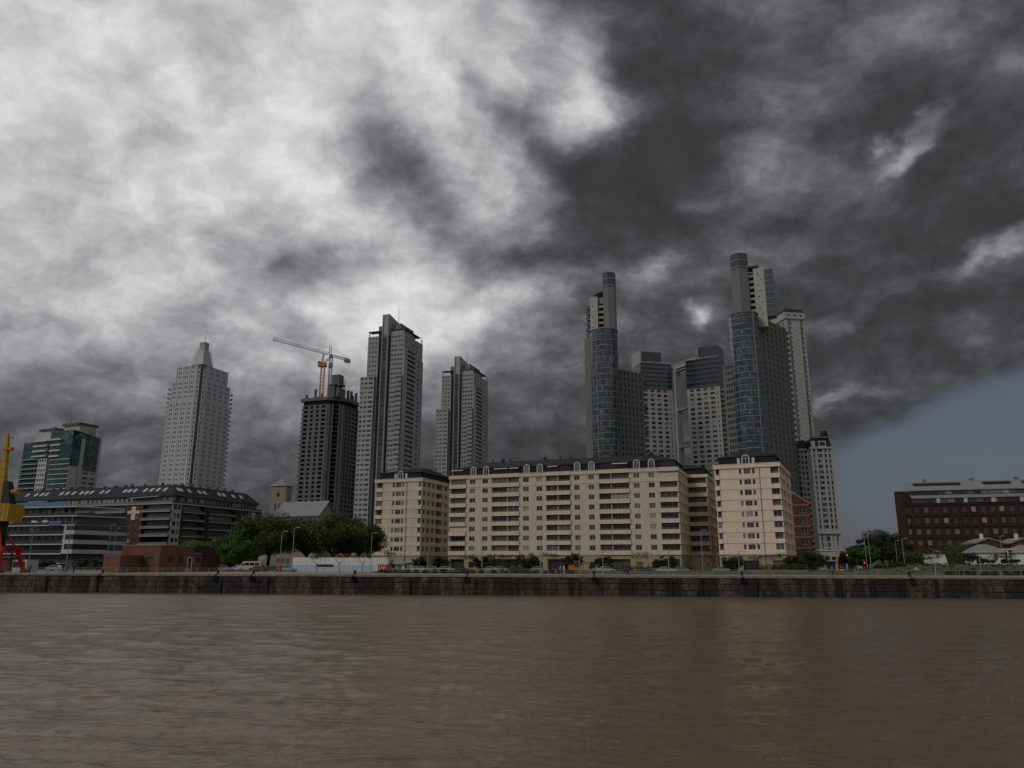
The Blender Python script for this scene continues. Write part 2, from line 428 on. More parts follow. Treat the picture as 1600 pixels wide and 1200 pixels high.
def wall(mb, F, x0, x1, z0, z1, ops, m, rm=None, back=None):
    """wall sheet with real openings: ops = (x0, x1, z0, z1, depth)"""
    rm = rm or m
    zs = sorted({z0, z1} | {q for o in ops for q in (o[2], o[3]) if z0 < q < z1})
    for a, b in zip(zs[:-1], zs[1:]):
        cut = sorted((o[0], o[1]) for o in ops if o[2] < b - 1e-6 and o[3] > a + 1e-6)
        x = x0
        for c, d in cut + [(x1, x1)]:
            if c > x + 1e-6: mb.quad([F.p(x, 0, a), F.p(c, 0, a), F.p(c, 0, b), F.p(x, 0, b)], m)
            x = max(x, d)
    for a, b, c, d, dep in ops:
        p = F.p
        mb.quad([p(a, 0, c), p(b, 0, c), p(b, -dep, c), p(a, -dep, c)], rm)
        mb.quad([p(a, -dep, d), p(b, -dep, d), p(b, 0, d), p(a, 0, d)], rm)
        mb.quad([p(a, -dep, c), p(a, -dep, d), p(a, 0, d), p(a, 0, c)], rm)
        mb.quad([p(b, 0, c), p(b, 0, d), p(b, -dep, d), p(b, -dep, c)], rm)
        if back: mb.quad([p(a, -dep, c), p(b, -dep, c), p(b, -dep, d), p(a, -dep, d)], back)
_WIN = {}
def window_meshes(w, h, nx, nz, frame):
    k = (round(w, 2), round(h, 2), nx, nz, frame)
    if k not in _WIN:
        a = MB(); t = 0.07
        a.box(-w / 2, w / 2, -0.06, 0.0, 0, t, frame); a.box(-w / 2, w / 2, -0.06, 0.0, h - t, h, frame)
        a.box(-w / 2, -w / 2 + t, -0.06, 0.0, t, h - t, frame); a.box(w / 2 - t, w / 2, -0.06, 0.0, t, h - t, frame)
        for i in range(1, nx): x = -w / 2 + w * i / nx; a.box(x - 0.035, x + 0.035, -0.05, 0.0, t, h - t, frame)
        for i in range(1, nz): z = h * i / nz; a.box(-w / 2 + t, w / 2 - t, -0.045, 0.0, z - 0.035, z + 0.035, frame)
        g = MB(); g.quad([(-w / 2 + t, -0.015, t), (w / 2 - t, -0.015, t), (w / 2 - t, -0.015, h - t), (-w / 2 + t, -0.015, h - t)], 'pane')
        _WIN[k] = (a.mesh('window'), g.mesh('pane'))
    return _WIN[k]
def window(root, F, x0, x1, z0, z1, dep, nx=2, nz=1, frame='white_trim', name='window'):
    a, g = window_meshes(x1 - x0, z1 - z0, nx, nz, frame)
    o = link(name, a, root, loc=F.p((x0 + x1) / 2, -dep + 0.004, z0), rz=F.a)
    link('pane', g, o)
    return o
def panes(mb, F, ops, m, inset=0.0):
    for a, b, c, d, dep in ops:
        mb.quad([F.p(a, -dep + 0.005, c), F.p(b, -dep + 0.005, c), F.p(b, -dep + 0.005, d), F.p(a, -dep + 0.005, d)], m)
def close(mb, Wd, D, z0, z1, m, roof=None, left=True, back=True, x0=None):
    """plain rear walls and flat top of a block that spans x in [-Wd, 0], y in [0, D]"""
    if left: mb.quad([(-Wd, D, z0), (-Wd, 0, z0), (-Wd, 0, z1), (-Wd, D, z1)], m)
    if back: mb.quad([(0, D, z0), (-Wd, D, z0), (-Wd, D, z1), (0, D, z1)], m)
    mb.quad([(-Wd, 0, z1), (0, 0, z1), (0, D, z1), (-Wd, D, z1)], roof or m)
def block(Wd, D):
    return Face((-Wd, 0), (1, 0), Wd), Face((0, 0), (0, 1), D), Face((-Wd, D), (0, -1), D)

# ------------------------------------------------------------------ the setting
QPHI = math.atan2(20, 181)
Q0 = Vector((0, 136.3))
def Q(x, y): return Q0 + e1(QPHI) * x + e2(QPHI) * y
def struct(name, mb, loc=(0, 0, 0), rz=0.0, parent=None):
    o = mb.build(name, parent); o.location = loc; o.rotation_euler = (0, 0, rz); o['kind'] = 'structure'; return o
# river water: a sheet of real wind ripples, plain beyond the view
import numpy as np
def water_sheet():
    rs = np.random.RandomState(4)
    ys = [13.0]
    while ys[-1] < 152: ys.append(ys[-1] * 1.0046)
    ys = np.array(ys); nx = 900
    sv = np.linspace(-1, 1, nx)
    Y, Sx = np.meshgrid(ys, sv, indexing='ij'); X = Sx * (0.86 * Y + 10)
    Z = np.zeros_like(X); dy = Y * 0.0046
    for k in range(92):
        lam = 0.25 * (4.6 ** rs.rand()) if k < 64 else 1.3 * (3.6 ** rs.rand()); th = rs.normal(math.radians(85), 0.36)
        kx, ky = 2 * math.pi / lam * math.cos(th), 2 * math.pi / lam * math.sin(th)
        amp = 0.0060 * lam ** 0.9 if k < 64 else 0.0036 * lam
        ph = rs.rand() * 6.283
        bend = 0.5 * np.sin(X * 0.11 + k) + 0.4 * np.sin(Y * 0.17 + X * .05 + 2 * k)
        fade = np.clip((lam / dy - 2.0) / 3.0, 0, 1)
        patch = 0.75 + 0.45 * np.sin(X * (0.03 + .02 * rs.rand()) + Y * (0.05 + .05 * rs.rand()) + rs.rand() * 6.3)
        Z += fade * amp * patch * np.sin(kx * X + ky * Y + ph + bend)
    Z = Z + 0.35 * np.abs(Z) ** 1.0          # sharper crests, flatter troughs
    ny = len(ys)
    Z *= np.where(np.abs(Sx) > .985, 0, 1); Z[0, :] = 0; Z[-1, :] = 0
    co = np.stack([X, Y, Z], -1).reshape(-1, 3)
    i = np.arange(ny - 1)[:, None] * nx + np.arange(nx - 1)[None, :]
    q = np.stack([i, i + 1, i + nx + 1, i + nx], -1).reshape(-1, 4)
    extra = np.array([(-3000, -600, 0), (3000, -600, 0), (3000, 13, 0), (-3000, 13, 0), (-3000, 700, 0), (3000, 700, 0)], float)
    n0 = len(co); co = np.concatenate([co, extra])
    c = lambda j, k: j * nx + k
    fr = [(n0, n0 + 1, n0 + 2, n0 + 3), (n0 + 3, c(0, 0), c(ny - 1, 0), n0 + 4), (c(0, nx - 1), n0 + 2, n0 + 5, c(ny - 1, nx - 1))]
    q = np.concatenate([q, np.array(fr)])
    me = bpy.data.meshes.new('water'); me.vertices.add(len(co)); me.vertices.foreach_set('co', co.astype(np.float32).ravel())
    me.loops.add(q.size); me.loops.foreach_set('vertex_index', q.astype(np.int32).ravel())
    me.polygons.add(len(q)); me.polygons.foreach_set('loop_start', (np.arange(len(q)) * 4).astype(np.int32)); me.polygons.foreach_set('loop_total', np.full(len(q), 4, np.int32))
    me.polygons.foreach_set('use_smooth', np.ones(len(q), bool)); me.materials.append(MATS['water_silt']); me.update(calc_edges=True); me.validate()
    return me
link('water', water_sheet(), kind='structure')
QL, QR = -420, 420
mb = MB()      # the land behind the quay, out to the horizon
mb.quad([(-9000, 1.0, 0), (9000, 1.0, 0), (9000, 12000, 0), (-9000, 12000, 0)], 'soil')
struct('ground', mb, (Q0.x, Q0.y, GZ - 0.02), -QPHI)
mb = MB(); mb.quad([(QL, 1.0, 0), (QR, 1.0, 0), (QR, 13.0, 0), (QL, 13.0, 0)], 'paving')
mb.quad([(QL, 13.0, 0), (-34, 13.0, 0), (-34, 46.0, 0), (QL, 46.0, 0)], 'paving')
struct('promenade', mb, (Q0.x, Q0.y, GZ - 0.014), -QPHI)
mb = MB()      # lawn, banked up a little behind the promenade
LP = [(13.2, 0), (16, .25), (20, .5), (26, .62), (33, .6), (38, .05), (52, 0)]
for (ya, za), (yb, zb) in zip(LP[:-1], LP[1:]): mb.quad([(-30, ya, za), (QR, ya, za), (QR, yb, zb), (-30, yb, zb)], 'grass')
struct('lawn', mb, (Q0.x, Q0.y, GZ - 0.010), -QPHI)
mb = MB(); mb.quad([(QL, 52.4, 0), (QR, 52.4, 0), (QR, 66, 0), (QL, 66, 0)], 'asphalt')
struct('road', mb, (Q0.x, Q0.y, GZ - 0.012), -QPHI)
mb = MB()
for y in (52.0, 66.0): mb.box(QL, QR, y, y + 0.35, -0.1, 0.13, 'kerb_stone')
mb.box(-30, QR, 13.0, 13.2, -0.1, 0.12, 'kerb_stone')
struct('kerb', mb, (Q0.x, Q0.y, GZ), -QPHI)
mb = MB()
for i in range(-60, 60): mb.quad([(i * 6, 59.1, 0), (i * 6 + 3, 59.1, 0), (i * 6 + 3, 59.25, 0), (i * 6, 59.25, 0)], 'white_paint')
struct('road_marking', mb, (Q0.x, Q0.y, GZ - 0.008), -QPHI)

# quay wall: rough granite blocks in three courses under a coping
quay = link('quay_wall', None, loc=(Q0.x, Q0.y, 0), rz=-QPHI); quay['kind'] = 'structure'
mb = MB(); mb.box(QL, QR, 0.11, 6, -3, GZ - 0.03, 'quay_stone'); mb.build('wall_core', quay)
rng = random.Random(3)
def stone_mesh(w, h, seed):
    r = random.Random(seed); m = MB(); g = 0.008
    x0, x1, z0, z1 = -w / 2 + g, w / 2 - g, g, h - g
    b = 0.03 + r.random() * 0.05
    f = [(x0 + b, -0.0, z0 + b), (x1 - b, -0.0, z0 + b), (x1 - b, -0.0, z1 - b), (x0 + b, -0.0, z1 - b)]
    f = [(x + r.uniform(-.04, .04), y - r.uniform(0, .10), z + r.uniform(-.03, .03)) for x, y, z in f]
    k = [(x0, 0.10, z0), (x1, 0.10, z0), (x1, 0.10, z1), (x0, 0.10, z1)]
    d = [(x0, 0.5, z0), (x1, 0.5, z0), (x1, 0.5, z1), (x0, 0.5, z1)]
    c = (r.uniform(-.3, .3) * w, -0.06 - r.random() * 0.08, h * r.uniform(.35, .65))
    for i in range(4):
        j = (i + 1) % 4
        m.quad([f[i], f[j], c], 'quay_stone'); m.quad([k[i], k[j], f[j], f[i]], 'quay_stone'); m.quad([d[i], d[j], k[j], k[i]], 'quay_stone')
    return m.mesh('stone_block')
SV = {}
for wi, w in enumerate((1.7, 2.15, 2.6)):
    for ci, h in enumerate((1.12, 1.07, 0.99)): SV[(wi, ci)] = [stone_mesh(w, h, 100 * wi + 10 * ci + q) for q in range(4)]
WS = (1.7, 2.15, 2.6)
zc0 = (-0.12, 1.0, 2.07); hh = (1.12, 1.07, 0.99)
for ci in range(3):
    x = -102 + rng.uniform(-1, 0)
    while x < 92:
        wi = rng.choice((0, 1, 1, 2, 2)); w = WS[wi]
        link('stone_block', rng.choice(SV[(wi, ci)]), quay, loc=(x + w / 2, rng.uniform(-.03, .03), zc0[ci]))
        x += w
far = MB()
for xs, xe in ((QL, -103.2), (94.8, QR)):
    for ci in range(3):
        x = xs
        while x < xe - 1: far.box(x + .02, x + 2.5, 0.0, 0.5, zc0[ci] + .02, zc0[ci] + hh[ci] - .02, 'quay_stone'); x += 2.52
far.build('far_blocks', quay, kind='stuff')
cm = []
for q in range(3):
    m = MB(); m.box(-1.58, 1.58, -0.16 - .03 * q, 1.02, 0, 0.37, 'coping'); cm.append(m.mesh('coping_stone'))
x = -110
while x < 104:
    link('coping_stone', rng.choice(cm), quay, loc=(x + 1.6, rng.uniform(-.03, .03), 3.08 + rng.uniform(-.012, .0))); x += 3.2
m = MB(); m.box(QL, -110.1, -.16, 1.02, 3.08, 3.44, 'coping'); m.box(106, QR, -.16, 1.02, 3.08, 3.44, 'coping'); m.build('far_coping', quay, kind='stuff')
# timber fenders bolted to the wall face
fm = MB(); fm.box(-0.2, 0.2, -0.32, -0.05, -0.6, 2.85, 'black_paint'); fmesh = fm.mesh('fender_post')
for i, px in enumerate((72, 152, 345, 418, 640, 742, 905, 1048, 1095, 1180, 1311, 1362, 1408, 1462)):
    p = span(Q0, e1(QPHI), px, 915)
    w = Q(p, 0)
    o = link('fender_post', fmesh, quay, loc=(p, -0.12, 0))
# flight of stone steps let into the wall
stp = thing('quay_steps', 'narrow stone steps running down the face of the quay wall', 'steps', (*Q(span(Q0, e1(QPHI), 290, 905), -0.2), 0), -QPHI)
for i in range(7):
    m = MB(); m.box(i * 0.40, i * 0.40 + 0.46, -0.30, 0.25, 2.85 - i * 0.26 - 0.16, 2.85 - i * 0.26, 'quay_stone'); m.build('step', stp)

# mooring bollards with a hanging tyre fender at the edge
def bollard(px, lab):
    p = Q(span(Q0, e1(QPHI), px, 900), 0.55)
    t = thing('mooring_bollard', lab, 'bollard', (p.x, p.y, GZ - 0.003), -QPHI, 'mooring bollards along the quay')
    m = MB(); m.lathe([(0.34, 0), (0.34, 0.06), (0.18, 0.10), (0.17, 0.42), (0.30, 0.50), (0.32, 0.62), (0.26, 0.70), (0.05, 0.72)], 'black_paint', 14); m.build('post', t, True)
    m = MB()
    pts = [(0.36 * math.cos(a), -0.90, -0.75 + 0.42 * math.sin(a)) for a in [2 * math.pi * i / 14 for i in range(15)]]
    m.path(pts, 0.15, 'rubber', 7); m.build('tyre_fender', t, True)
    m = MB(); m.path([(0, -0.35, 0.3), (0, -0.8, 0.02), (0, -0.96, -0.3)], 0.04, 'rubber', 5); m.build('rope', t)
for px, lab in ((157, 'black mooring bollard on the quay before the brick pump house'), (338, 'black mooring bollard on the quay beside the parked minibus'),
                (394, 'black mooring bollard on the quay in front of the red car'), (553, 'black mooring bollard on the quay before the white hoarding'),
                (729, 'black mooring bollard below the left end of the long cream block'), (928, 'black mooring bollard below the middle of the long cream block'),
                (1160, 'black mooring bollard below the peach coloured block'), (1423, 'black mooring bollard on the quay beside the cyclist')):
    bollard(px, lab)

# embankment with grass on the right, below the brick warehouse
mb = MB(); N = 26
def mound(i, j):
    x = 62 + i * 4.2; y = 15 + j * 3.0
    t = min(1, max(0, (x - 62) / 16)); s = min(1, max(0, (y - 15) / 17))
    s = s * s * (3 - 2 * s)
    return (x, y, 1.9 * t * s + (0.22 * math.sin(x * .31 + y * .2) + .12 * math.sin(x * .9 - y * .7)) * t * s - 0.03 * (1 - t) - .03 * (1 - s))
for i in range(N):
    for j in range(9): mb.quad([mound(i, j), mound(i + 1, j), mound(i + 1, j + 1), mound(i, j + 1)], 'grass')
struct('embankment', mb, (Q0.x, Q0.y, GZ), -QPHI)

# railing along the promenade
def railing(px0, px1, y, label, name='promenade_railing', h=1.0, step=2.4, m='galvanised', rails=3, post=0.03):
    x0, x1 = span(Q(0, y), e1(QPHI), px0, 890), span(Q(0, y), e1(QPHI), px1, 890)
    p = Q(x0, y)
    t = thing(name, label, 'railing', (p.x, p.y, GZ - 0.006), -QPHI)
    L = x1 - x0; n = max(1, int(L / step))
    pm = MB(); pm.box(-post, post, -post, post, 0, h + .02, m); pme = pm.mesh('post')
    for i in range(n + 1): link('post', pme, t, loc=(i * L / n, 0, 0))
    for k in range(rails):
        r = MB(); z = h * (k + 1) / rails; r.box(0, L, -0.02, 0.02, z - 0.02, z + 0.02, m); r.build('rail', t)
railing(-60, 455, 11.0, 'long grey metal railing along the left part of the promenade')
railing(620, 1012, 12.0, 'thin metal railing by the lawn before the long cream block', h=0.95, step=3.4, rails=2)
railing(1020, 1370, 12.0, 'thin metal railing by the lawn before the peach block', h=0.95, step=3.4, rails=2)
railing(1372, 1660, 12.0, 'thin metal railing below the grassy embankment', h=0.95, step=3.4, rails=2)

# ------------------------------------------------------------------ cream apartment blocks
FLH, NF, H0 = 2.95, 8, 4.75
HT = H0 + NF * FLH
def mansard(root, x0, x1, y0, y1, z, hs, hr, inset, rid):
    """steep slate wall and hipped roof with raised seams"""
    a, b, c, d = x0 + inset, x1 - inset, y0 + inset, y1 - inset
    m = MB(); z1 = z + hs
    for P in ([(a, c), (b, c)], [(b, c), (b, d)], [(b, d), (a, d)], [(a, d), (a, c)]):
        m.quad([(*P[0], z), (*P[1], z), (*P[1], z1), (*P[0], z1)], 'slate_steep')
    m.build('mansard_wall', root)
    r = MB(); o = 0.35; a2, b2, c2, d2 = a - o, b + o, c - o, d + o
    mid = (c2 + d2) / 2; zr = z1 + hr
    L, Rg = (a2 + rid, mid), (b2 - rid, mid)
    if b2 - a2 < 2 * rid + 1:
        cx = (a2 + b2) / 2; L = Rg = None
        half = min(3.0, (d2 - c2) / 4); top = [(cx - half, c2 + rid), (cx + half, c2 + rid), (cx + half, d2 - rid), (cx - half, d2 - rid)]
    else:
        top = [(L[0], mid - .3), (Rg[0], mid - .3), (Rg[0], mid + .3), (L[0], mid + .3)]
    bot = [(a2, c2), (b2, c2), (b2, d2), (a2, d2)]
    for i in range(4):
        j = (i + 1) % 4
        r.quad([(*bot[i], z1), (*bot[j], z1), (*top[j], zr), (*top[i], zr)], 'slate')
        r.quad([(*bot[i], z1 - .22), (*bot[j], z1 - .22), (*bot[j], z1), (*bot[i], z1)], 'slate')
    r.quad([(*p, zr) for p in top], 'slate'); r.quad([(*p, z1 - .22) for p in reversed(bot)], 'slate')
    ro = r.build('roof', root)
    s = MB()
    for i in range(4):
        j = (i + 1) % 4
        B0, B1, T0, T1 = Vector((*bot[i], z1)), Vector((*bot[j], z1)), Vector((*top[i], zr)), Vector((*top[j], zr))
        e = (B1 - B0); Le = e.length; e.normalize(); n = int(Le / 0.9)
        nrm = e.cross((T0 - B0)).normalized() * 0.05
        ta, tb = (T0 - B0).dot(e), (T1 - B0).dot(e); up = (T0 - B0) - e * ta
        for k in range(n + 1):
            x = k * Le / n
            f = 1.0
            if x < ta and ta > 0: f = x / ta
            if x > tb and Le > tb: f = (Le - x) / (Le - tb)
            if f < .05: continue
            p, q = B0 + e * x, B0 + e * x + up * f
            w = e * 0.05
            s.quad([p - w + nrm, p + w + nrm, q + w + nrm, q - w + nrm], 'slate')
            s.quad([p + w, p + w + nrm, q + w + nrm, q + w], 'slate'); s.quad([p - w, q - w, q - w + nrm, p - w + nrm], 'slate')
    s.build('roof_seams', ro, kind='stuff')
    return ro
def dormer(root, F, xc, z, w, h, out, trim='white_trim'):
    """arched white dormer window with its pane"""
    r = w / 2; n = 10
    arc = [(xc + r * math.cos(t), z + h - r + r * math.sin(t)) for t in [math.pi * i / n for i in range(n + 1)]]
    outer = [(xc + r, z)] + arc + [(xc - r, z)]
    q = 0.72; inner = [(xc + r * q, z + .15)] + [(xc + (x - xc) * q, z + h - r + (y - (z + h - r)) * q) for x, y in arc] + [(xc - r * q, z + .15)]
    m = MB()
    for i in range(len(outer) - 1):
        m.quad([F.p(outer[i + 1][0], out, outer[i + 1][1]), F.p(inner[i + 1][0], out, inner[i + 1][1]), F.p(inner[i][0], out, inner[i][1]), F.p(outer[i][0], out, outer[i][1])], trim)
        m.quad([F.p(inner[i + 1][0], out, inner[i + 1][1]), F.p(inner[i + 1][0], out - .2, inner[i + 1][1]), F.p(inner[i][0], out - .2, inner[i][1]), F.p(inner[i][0], out, inner[i][1])], trim)
        m.quad([F.p(outer[i][0], out, outer[i][1]), F.p(outer[i][0], out - 2.2, outer[i][1]), F.p(outer[i + 1][0], out - 2.2, outer[i + 1][1]), F.p(outer[i + 1][0], out, outer[i + 1][1])], 'slate_steep')
    m.fbox(F, xc - r, xc + r, out - .3, out, z, z + .15, trim)
    m.fbox(F, xc - .05, xc + .05, out - .22, out - .08, z + .15, z + h - .2, trim)
    m.fbox(F, xc - r * q, xc + r * q, out - .22, out - .08, z + h - r - .05, z + h - r + .05, trim)
    d = m.build('dormer', root)
    g = MB(); g.quad([F.p(x, out - .2, y) for x, y in reversed(inner)], 'pane'); g.build('pane', d)
_BM = {}
def balcony(root, F, a, b, zf, dep, bandm, proud=0.35, void=(1.1, 2.9), div=None, wraps=(0, 0), enclosed=None):
    """solid parapet band, rail, sliding doors at the back of the loggia; 'enclosed' glazes or shutters it"""
    a2, b2 = a - wraps[0], b + wraps[1]; w = b2 - a2; key = (round(w, 2), bandm, proud)
    if key not in _BM:
        p = MB(); p.box(-w / 2, w / 2, -proud, -0.003, 0, 1.12, bandm); p.box(-w / 2 - .03, w / 2 + .03, -proud - .04, -.003, -.1, 0, bandm)
        r = MB(); r.box(-w / 2, w / 2, -proud + .05, -proud + .1, 1.42, 1.48, 'galvanised')
        n = max(2, int(w / 1.5))
        for i in range(n + 1):
            x = -w / 2 + .03 + (w - .06) * i / n; r.box(x - .025, x + .025, -proud + .05, -proud + .1, 1.12, 1.42, 'galvanised')
        _BM[key] = (p.mesh('balcony'), r.mesh('rail'))
    pm, rm = _BM[key]
    o = link('balcony', pm, root, loc=F.p((a2 + b2) / 2, 0, zf), rz=F.a)
    link('rail', rm, o)
    parts = [(a, b)] if div is None else [(a, div - .08), (div + .08, b)]
    for i, (c, d) in enumerate(parts):
        n = max(2, int((d - c) / 1.3))
        if enclosed and enclosed[i % len(enclosed)] == 'g':
            window(root, F, c, d, zf + 1.12, zf + void[1], 0.12, n, 1, 'white_trim', 'loggia_glazing')
        elif enclosed and enclosed[i % len(enclosed)] == 's':
            s = MB(); s.fbox(F, c, d, -.25, -.15, zf + 1.12, zf + void[1], 'awning'); s.build('roller_shutter', root)
        window(root, F, c + .2, d - .2, zf + .55, zf + 2.6, dep - .06, n, 1, 'white_trim', 'balcony_door')
    if div is not None:
        s = MB(); s.fbox(F, div - .08, div + .08, -dep, 0.0, zf + 1.1, zf + void[1], bandm); s.build('loggia_divider', root)
def vents(root, xs, y, z, rng):
    for x in xs:
        m = MB(); k = rng.random()
        if k < .4: m.box(x - .5, x + .5, y - .3, y + .3, z, z + 1.0, 'brick_dark'); m.box(x - .6, x + .6, y - .4, y + .4, z + 1.0, z + 1.15, 'grey_dark')
        else: m.lathe([(.22, z), (.22, z + .7), (.45, z + .8), (.45, z + 1.1), (.1, z + 1.3)], 'grey_dark', 8, (x, y))
        m.build('chimney', root)

def corner_block(label, C, phi, Wd, D, bandm, wallm, fpx, spx, left_void, right_void, big, pipe, group, C0, rng, side_bal):
    """cream block with bands at every floor, corner loggias and a triple window in the middle"""
    root = thing('apartment_block', label, 'building', (C.x, C.y, GZ), -phi, group)
    F, S, L = block(Wd, D)
    ops, sops, lops = [], [], []
    w = MB()
    for i in range(NF):
        zf = H0 + i * FLH
        z0, z1 = zf + 1.2, zf + 2.65
        for a, b in fpx:
            ops.append((a, b, z0, z1, .22)); window(root, F, a, b, z0, z1, .22, 2 if b - a > 1.2 else 1, 1)
        for a, b in spx:
            sops.append((a, b, z0, z1, .22)); window(root, S, a, b, z0, z1, .22, 2 if b - a > 1.2 else 1, 1)
        for a, b in side_bal:
            sops.append((a, b, zf + 1.1, zf + 2.9, 1.5))
            balcony(root, S, a, b, zf, 1.5, bandm, .3)
        for (a, b) in (left_void, right_void):
            ops.append((a, b, zf + 1.1, zf + 2.9, 1.5))
            balcony(root, F, a, b, zf, 1.5, bandm, .32, wraps=(.3 if a < 2 else 0, .3 if b > Wd - 2 else 0),
                    enclosed=('g' if rng.random() < .22 else None,))
        # continuous band courses round the block, standing proud with a shadow joint above and below
        m = MB()
        m.fbox(F, left_void[1] + .02, right_void[0] - .02, 0.003, .12, zf - .05, zf + 1.05, bandm)
        m.fbox(S, 0.03, D, 0.003, .12, zf - .05, zf + 1.05, bandm)
        m.build('band_course', root)
    # ground floor openings
    for a, b in ((Wd * .1, Wd * .24), (Wd * .36, Wd * .6), (Wd * .8, Wd * .95)):
        ops.append((a, b, .3, 3.1, .5)); window(root, F, a, b, .3, 3.1, .5, 3, 1, 'grey_dark')
    wall(w, F, 0, Wd, H0, HT, [o for o in ops if o[2] > H0], wallm, back='dark_void')
    wall(w, S, 0, D, H0, HT, sops, wallm, back='dark_void')
    wall(w, F, 0, Wd, 0, H0, [o for o in ops if o[2] < H0], 'olive_stone', back='dark_void')
    w.quad([S.p(0, 0, 0), S.p(D, 0, 0), S.p(D, 0, H0), S.p(0, 0, H0)], 'olive_stone')
    close(w, Wd, D, 0, HT, wallm, 'grey_mid')
    w.build('wall', root)
    m = MB(); m.fbox(F, 0.0, Wd, .003, .10, 3.55, 3.75, 'olive_stone'); m.fbox(F, -.02, Wd + .1, .003, .16, H0 - .35, H0 - .08, 'olive_stone'); m.fbox(S, 0.02, D, .003, .16, H0 - .35, H0 - .08, 'olive_stone'); m.build('string_course', root)
    m = MB(); m.fbox(F, -.3, Wd + .3, -.3, .34, HT - .05, HT + 1.0, bandm); m.fbox(S, .31, D, -.3, .34, HT - .05, HT + 1.0, bandm)
    m.fbox(F, -.42, Wd + .42, -.2, .44, HT + 1.0, HT + 1.14, bandm); m.fbox(S, .21, D, -.2, .44, HT + 1.0, HT + 1.14, bandm); m.build('parapet', root)
    m = MB(); m.fbox(F, pipe - .06, pipe + .06, .125, .22, .2, HT, 'joint'); m.build('downpipe', root)
    mansard(root, -Wd, 0, 0, D, HT - .02, 3.3, 2.9, 1.1, 5.5)
    dormer(root, Face((-Wd, 1.1), (1, 0)), big, HT + .5, 2.2, 3.3, .5)
    for s in (-1, 1):
        m = MB(); m.fbox(Face((-Wd, 1.1), (1, 0)), big + s * 2.0 - .4, big + s * 2.0 + .4, -.1, .2, HT + 1.2, HT + 2.9, 'white_trim'); m.build('dormer_sidelight', root)
    vents(root, [-Wd * .5 + 1, -Wd * .5 + 4, -2.6], D * .5, HT + 4.8, rng)
    return root
rng = random.Random(11)
GRP = 'cream apartment blocks behind the promenade'
# block left of the long one
phA = R(21)
CA = corner(658, 810, 247.5); WA = abs(span(CA, e1(phA), 585, 810))
def fx(C, phi, Wd, py=810):      # pixel bearing -> metres along the front from its left end
    return lambda px: Wd + span(C, e1(phi), px, py)
def sx(C, phi, py=810): return lambda px: span(C, e2(phi), px, py)
f, s = fx(CA, phA, WA), sx(CA, phA)
corner_block('smaller cream block with slate hipped roof beside the large spreading trees', CA, phA, WA, 30, 'cream_band', 'cream',
             [(f(611.7), f(615)), (f(617), f(625)), (f(626.8), f(630))], [(.9, s(664)), (s(667), s(671)), (s(674), s(678)), (s(694), s(698))],
             (0.3, f(596.5)), (f(652.5), WA - .25), f(622), f(634.5), GRP, None, rng, [(s(681), s(690))])
# peach block right of the long one
phC = R(25)
CC = corner(1223, 800, 207); WC = abs(span(CC, e1(phC), 1120, 800))
f, s = fx(CC, phC, WC, 800), sx(CC, phC, 800)
corner_block('peach coloured block with slate roof and one big arched dormer', CC, phC, WC, 30, 'peach_band', 'peach',
             [(f(1158.7), f(1162.8)), (f(1166), f(1177)), (f(1179.4), f(1184))], [(.9, 3.4), (5, 6.6), (11, 12.6), (15, 16.6), (24, 25.6)],
             (0.3, f(1127.6)), (f(1208.5), WC - .25), f(1170), f(1191), GRP, None, rng, [(8, 10), (19, 22)])

# the long block
phB = R(20.5)
CB = corner(1062, 800, 217); WB = abs(span(CB, e1(phB), 702, 800)); DB = 19
root = thing('apartment_block', 'very long cream apartment block with five stacks of balconies and arched dormers', 'building', (CB.x, CB.y, GZ), -phB, GRP)
f = fx(CB, phB, WB, 805)
F, S, L = block(WB, DB)
wins = [(733.2, 742), (753.3, 762), (817.3, 826.5), (838.3, 847.5), (898, 906.6), (920.4, 929.4), (992, 1001.2), (1015.4, 1025)]
bals = [(701.5, 727.5, None), (768, 811, 792.5), (853.5, 891.8, 872), (937, 984.5, 956), (1033, 1062, None)]
wins = [(f(a), f(b)) for a, b in wins]
bals = [(max(.3, f(a)), min(WB - .3, f(b)), f(d) if d else None) for a, b, d in bals]
ops, sops = [], []
svar = [(3.2, 4.6), (9.5, 11.1), (14.2, 15.8)]
for i in range(NF):
    zf = H0 + i * FLH
    for a, b in wins:
        ops.append((a, b, zf + 1.2, zf + 2.65, .2)); window(root, F, a, b, zf + 1.2, zf + 2.65, .2, 2, 1)
    for a, b, d in bals:
        ops.append((a, b, zf + 1.1, zf + 2.9, 1.5))
        enc = [rng.choice((None, None, None, None, 'g')) for _ in range(2)]
        if d is None and a < 2: enc = [{2: 's', 3: 'g', 7: 'g'}.get(i)]
        if d is None and a > 2: enc = [{7: 's', 5: 'g'}.get(i)]
        balcony(root, F, a, b, zf, 1.5, 'cream_band', .42, div=d, wraps=(.3 if a < 1 else .12, .3 if b > WB - 1 else .12), enclosed=enc)
    for a, b in svar:
        sops.append((a, b, zf + 1.2, zf + 2.65, .2)); window(root, S, a, b, zf + 1.2, zf + 2.65, .2, 2, 1)
    m = MB(); m.fbox(S, .45, DB, .003, .2, zf - .05, zf + 1.05, 'cream_band'); m.build('band_course', root)
w = MB()
gops = []
for a, b, d in bals: gops.append((a + .3, b - .3, .1, 3.5, 1.2))
for a, b in wins: gops.append((a, b, .9, 2.7, .3))
wall(w, F, 0, WB, H0, HT, ops, 'cream', back='dark_void')
wall(w, S, 0, DB, H0, HT, sops, 'cream', back='dark_void')
wall(w, F, 0, WB, 0, H0, gops, 'olive_stone', back='dark_void')
w.quad([S.p(0, 0, 0), S.p(DB, 0, 0), S.p(DB, 0, H0), S.p(0, 0, H0)], 'olive_stone')
close(w, WB, DB, 0, HT, 'cream', 'grey_mid')
w.build('wall', root)
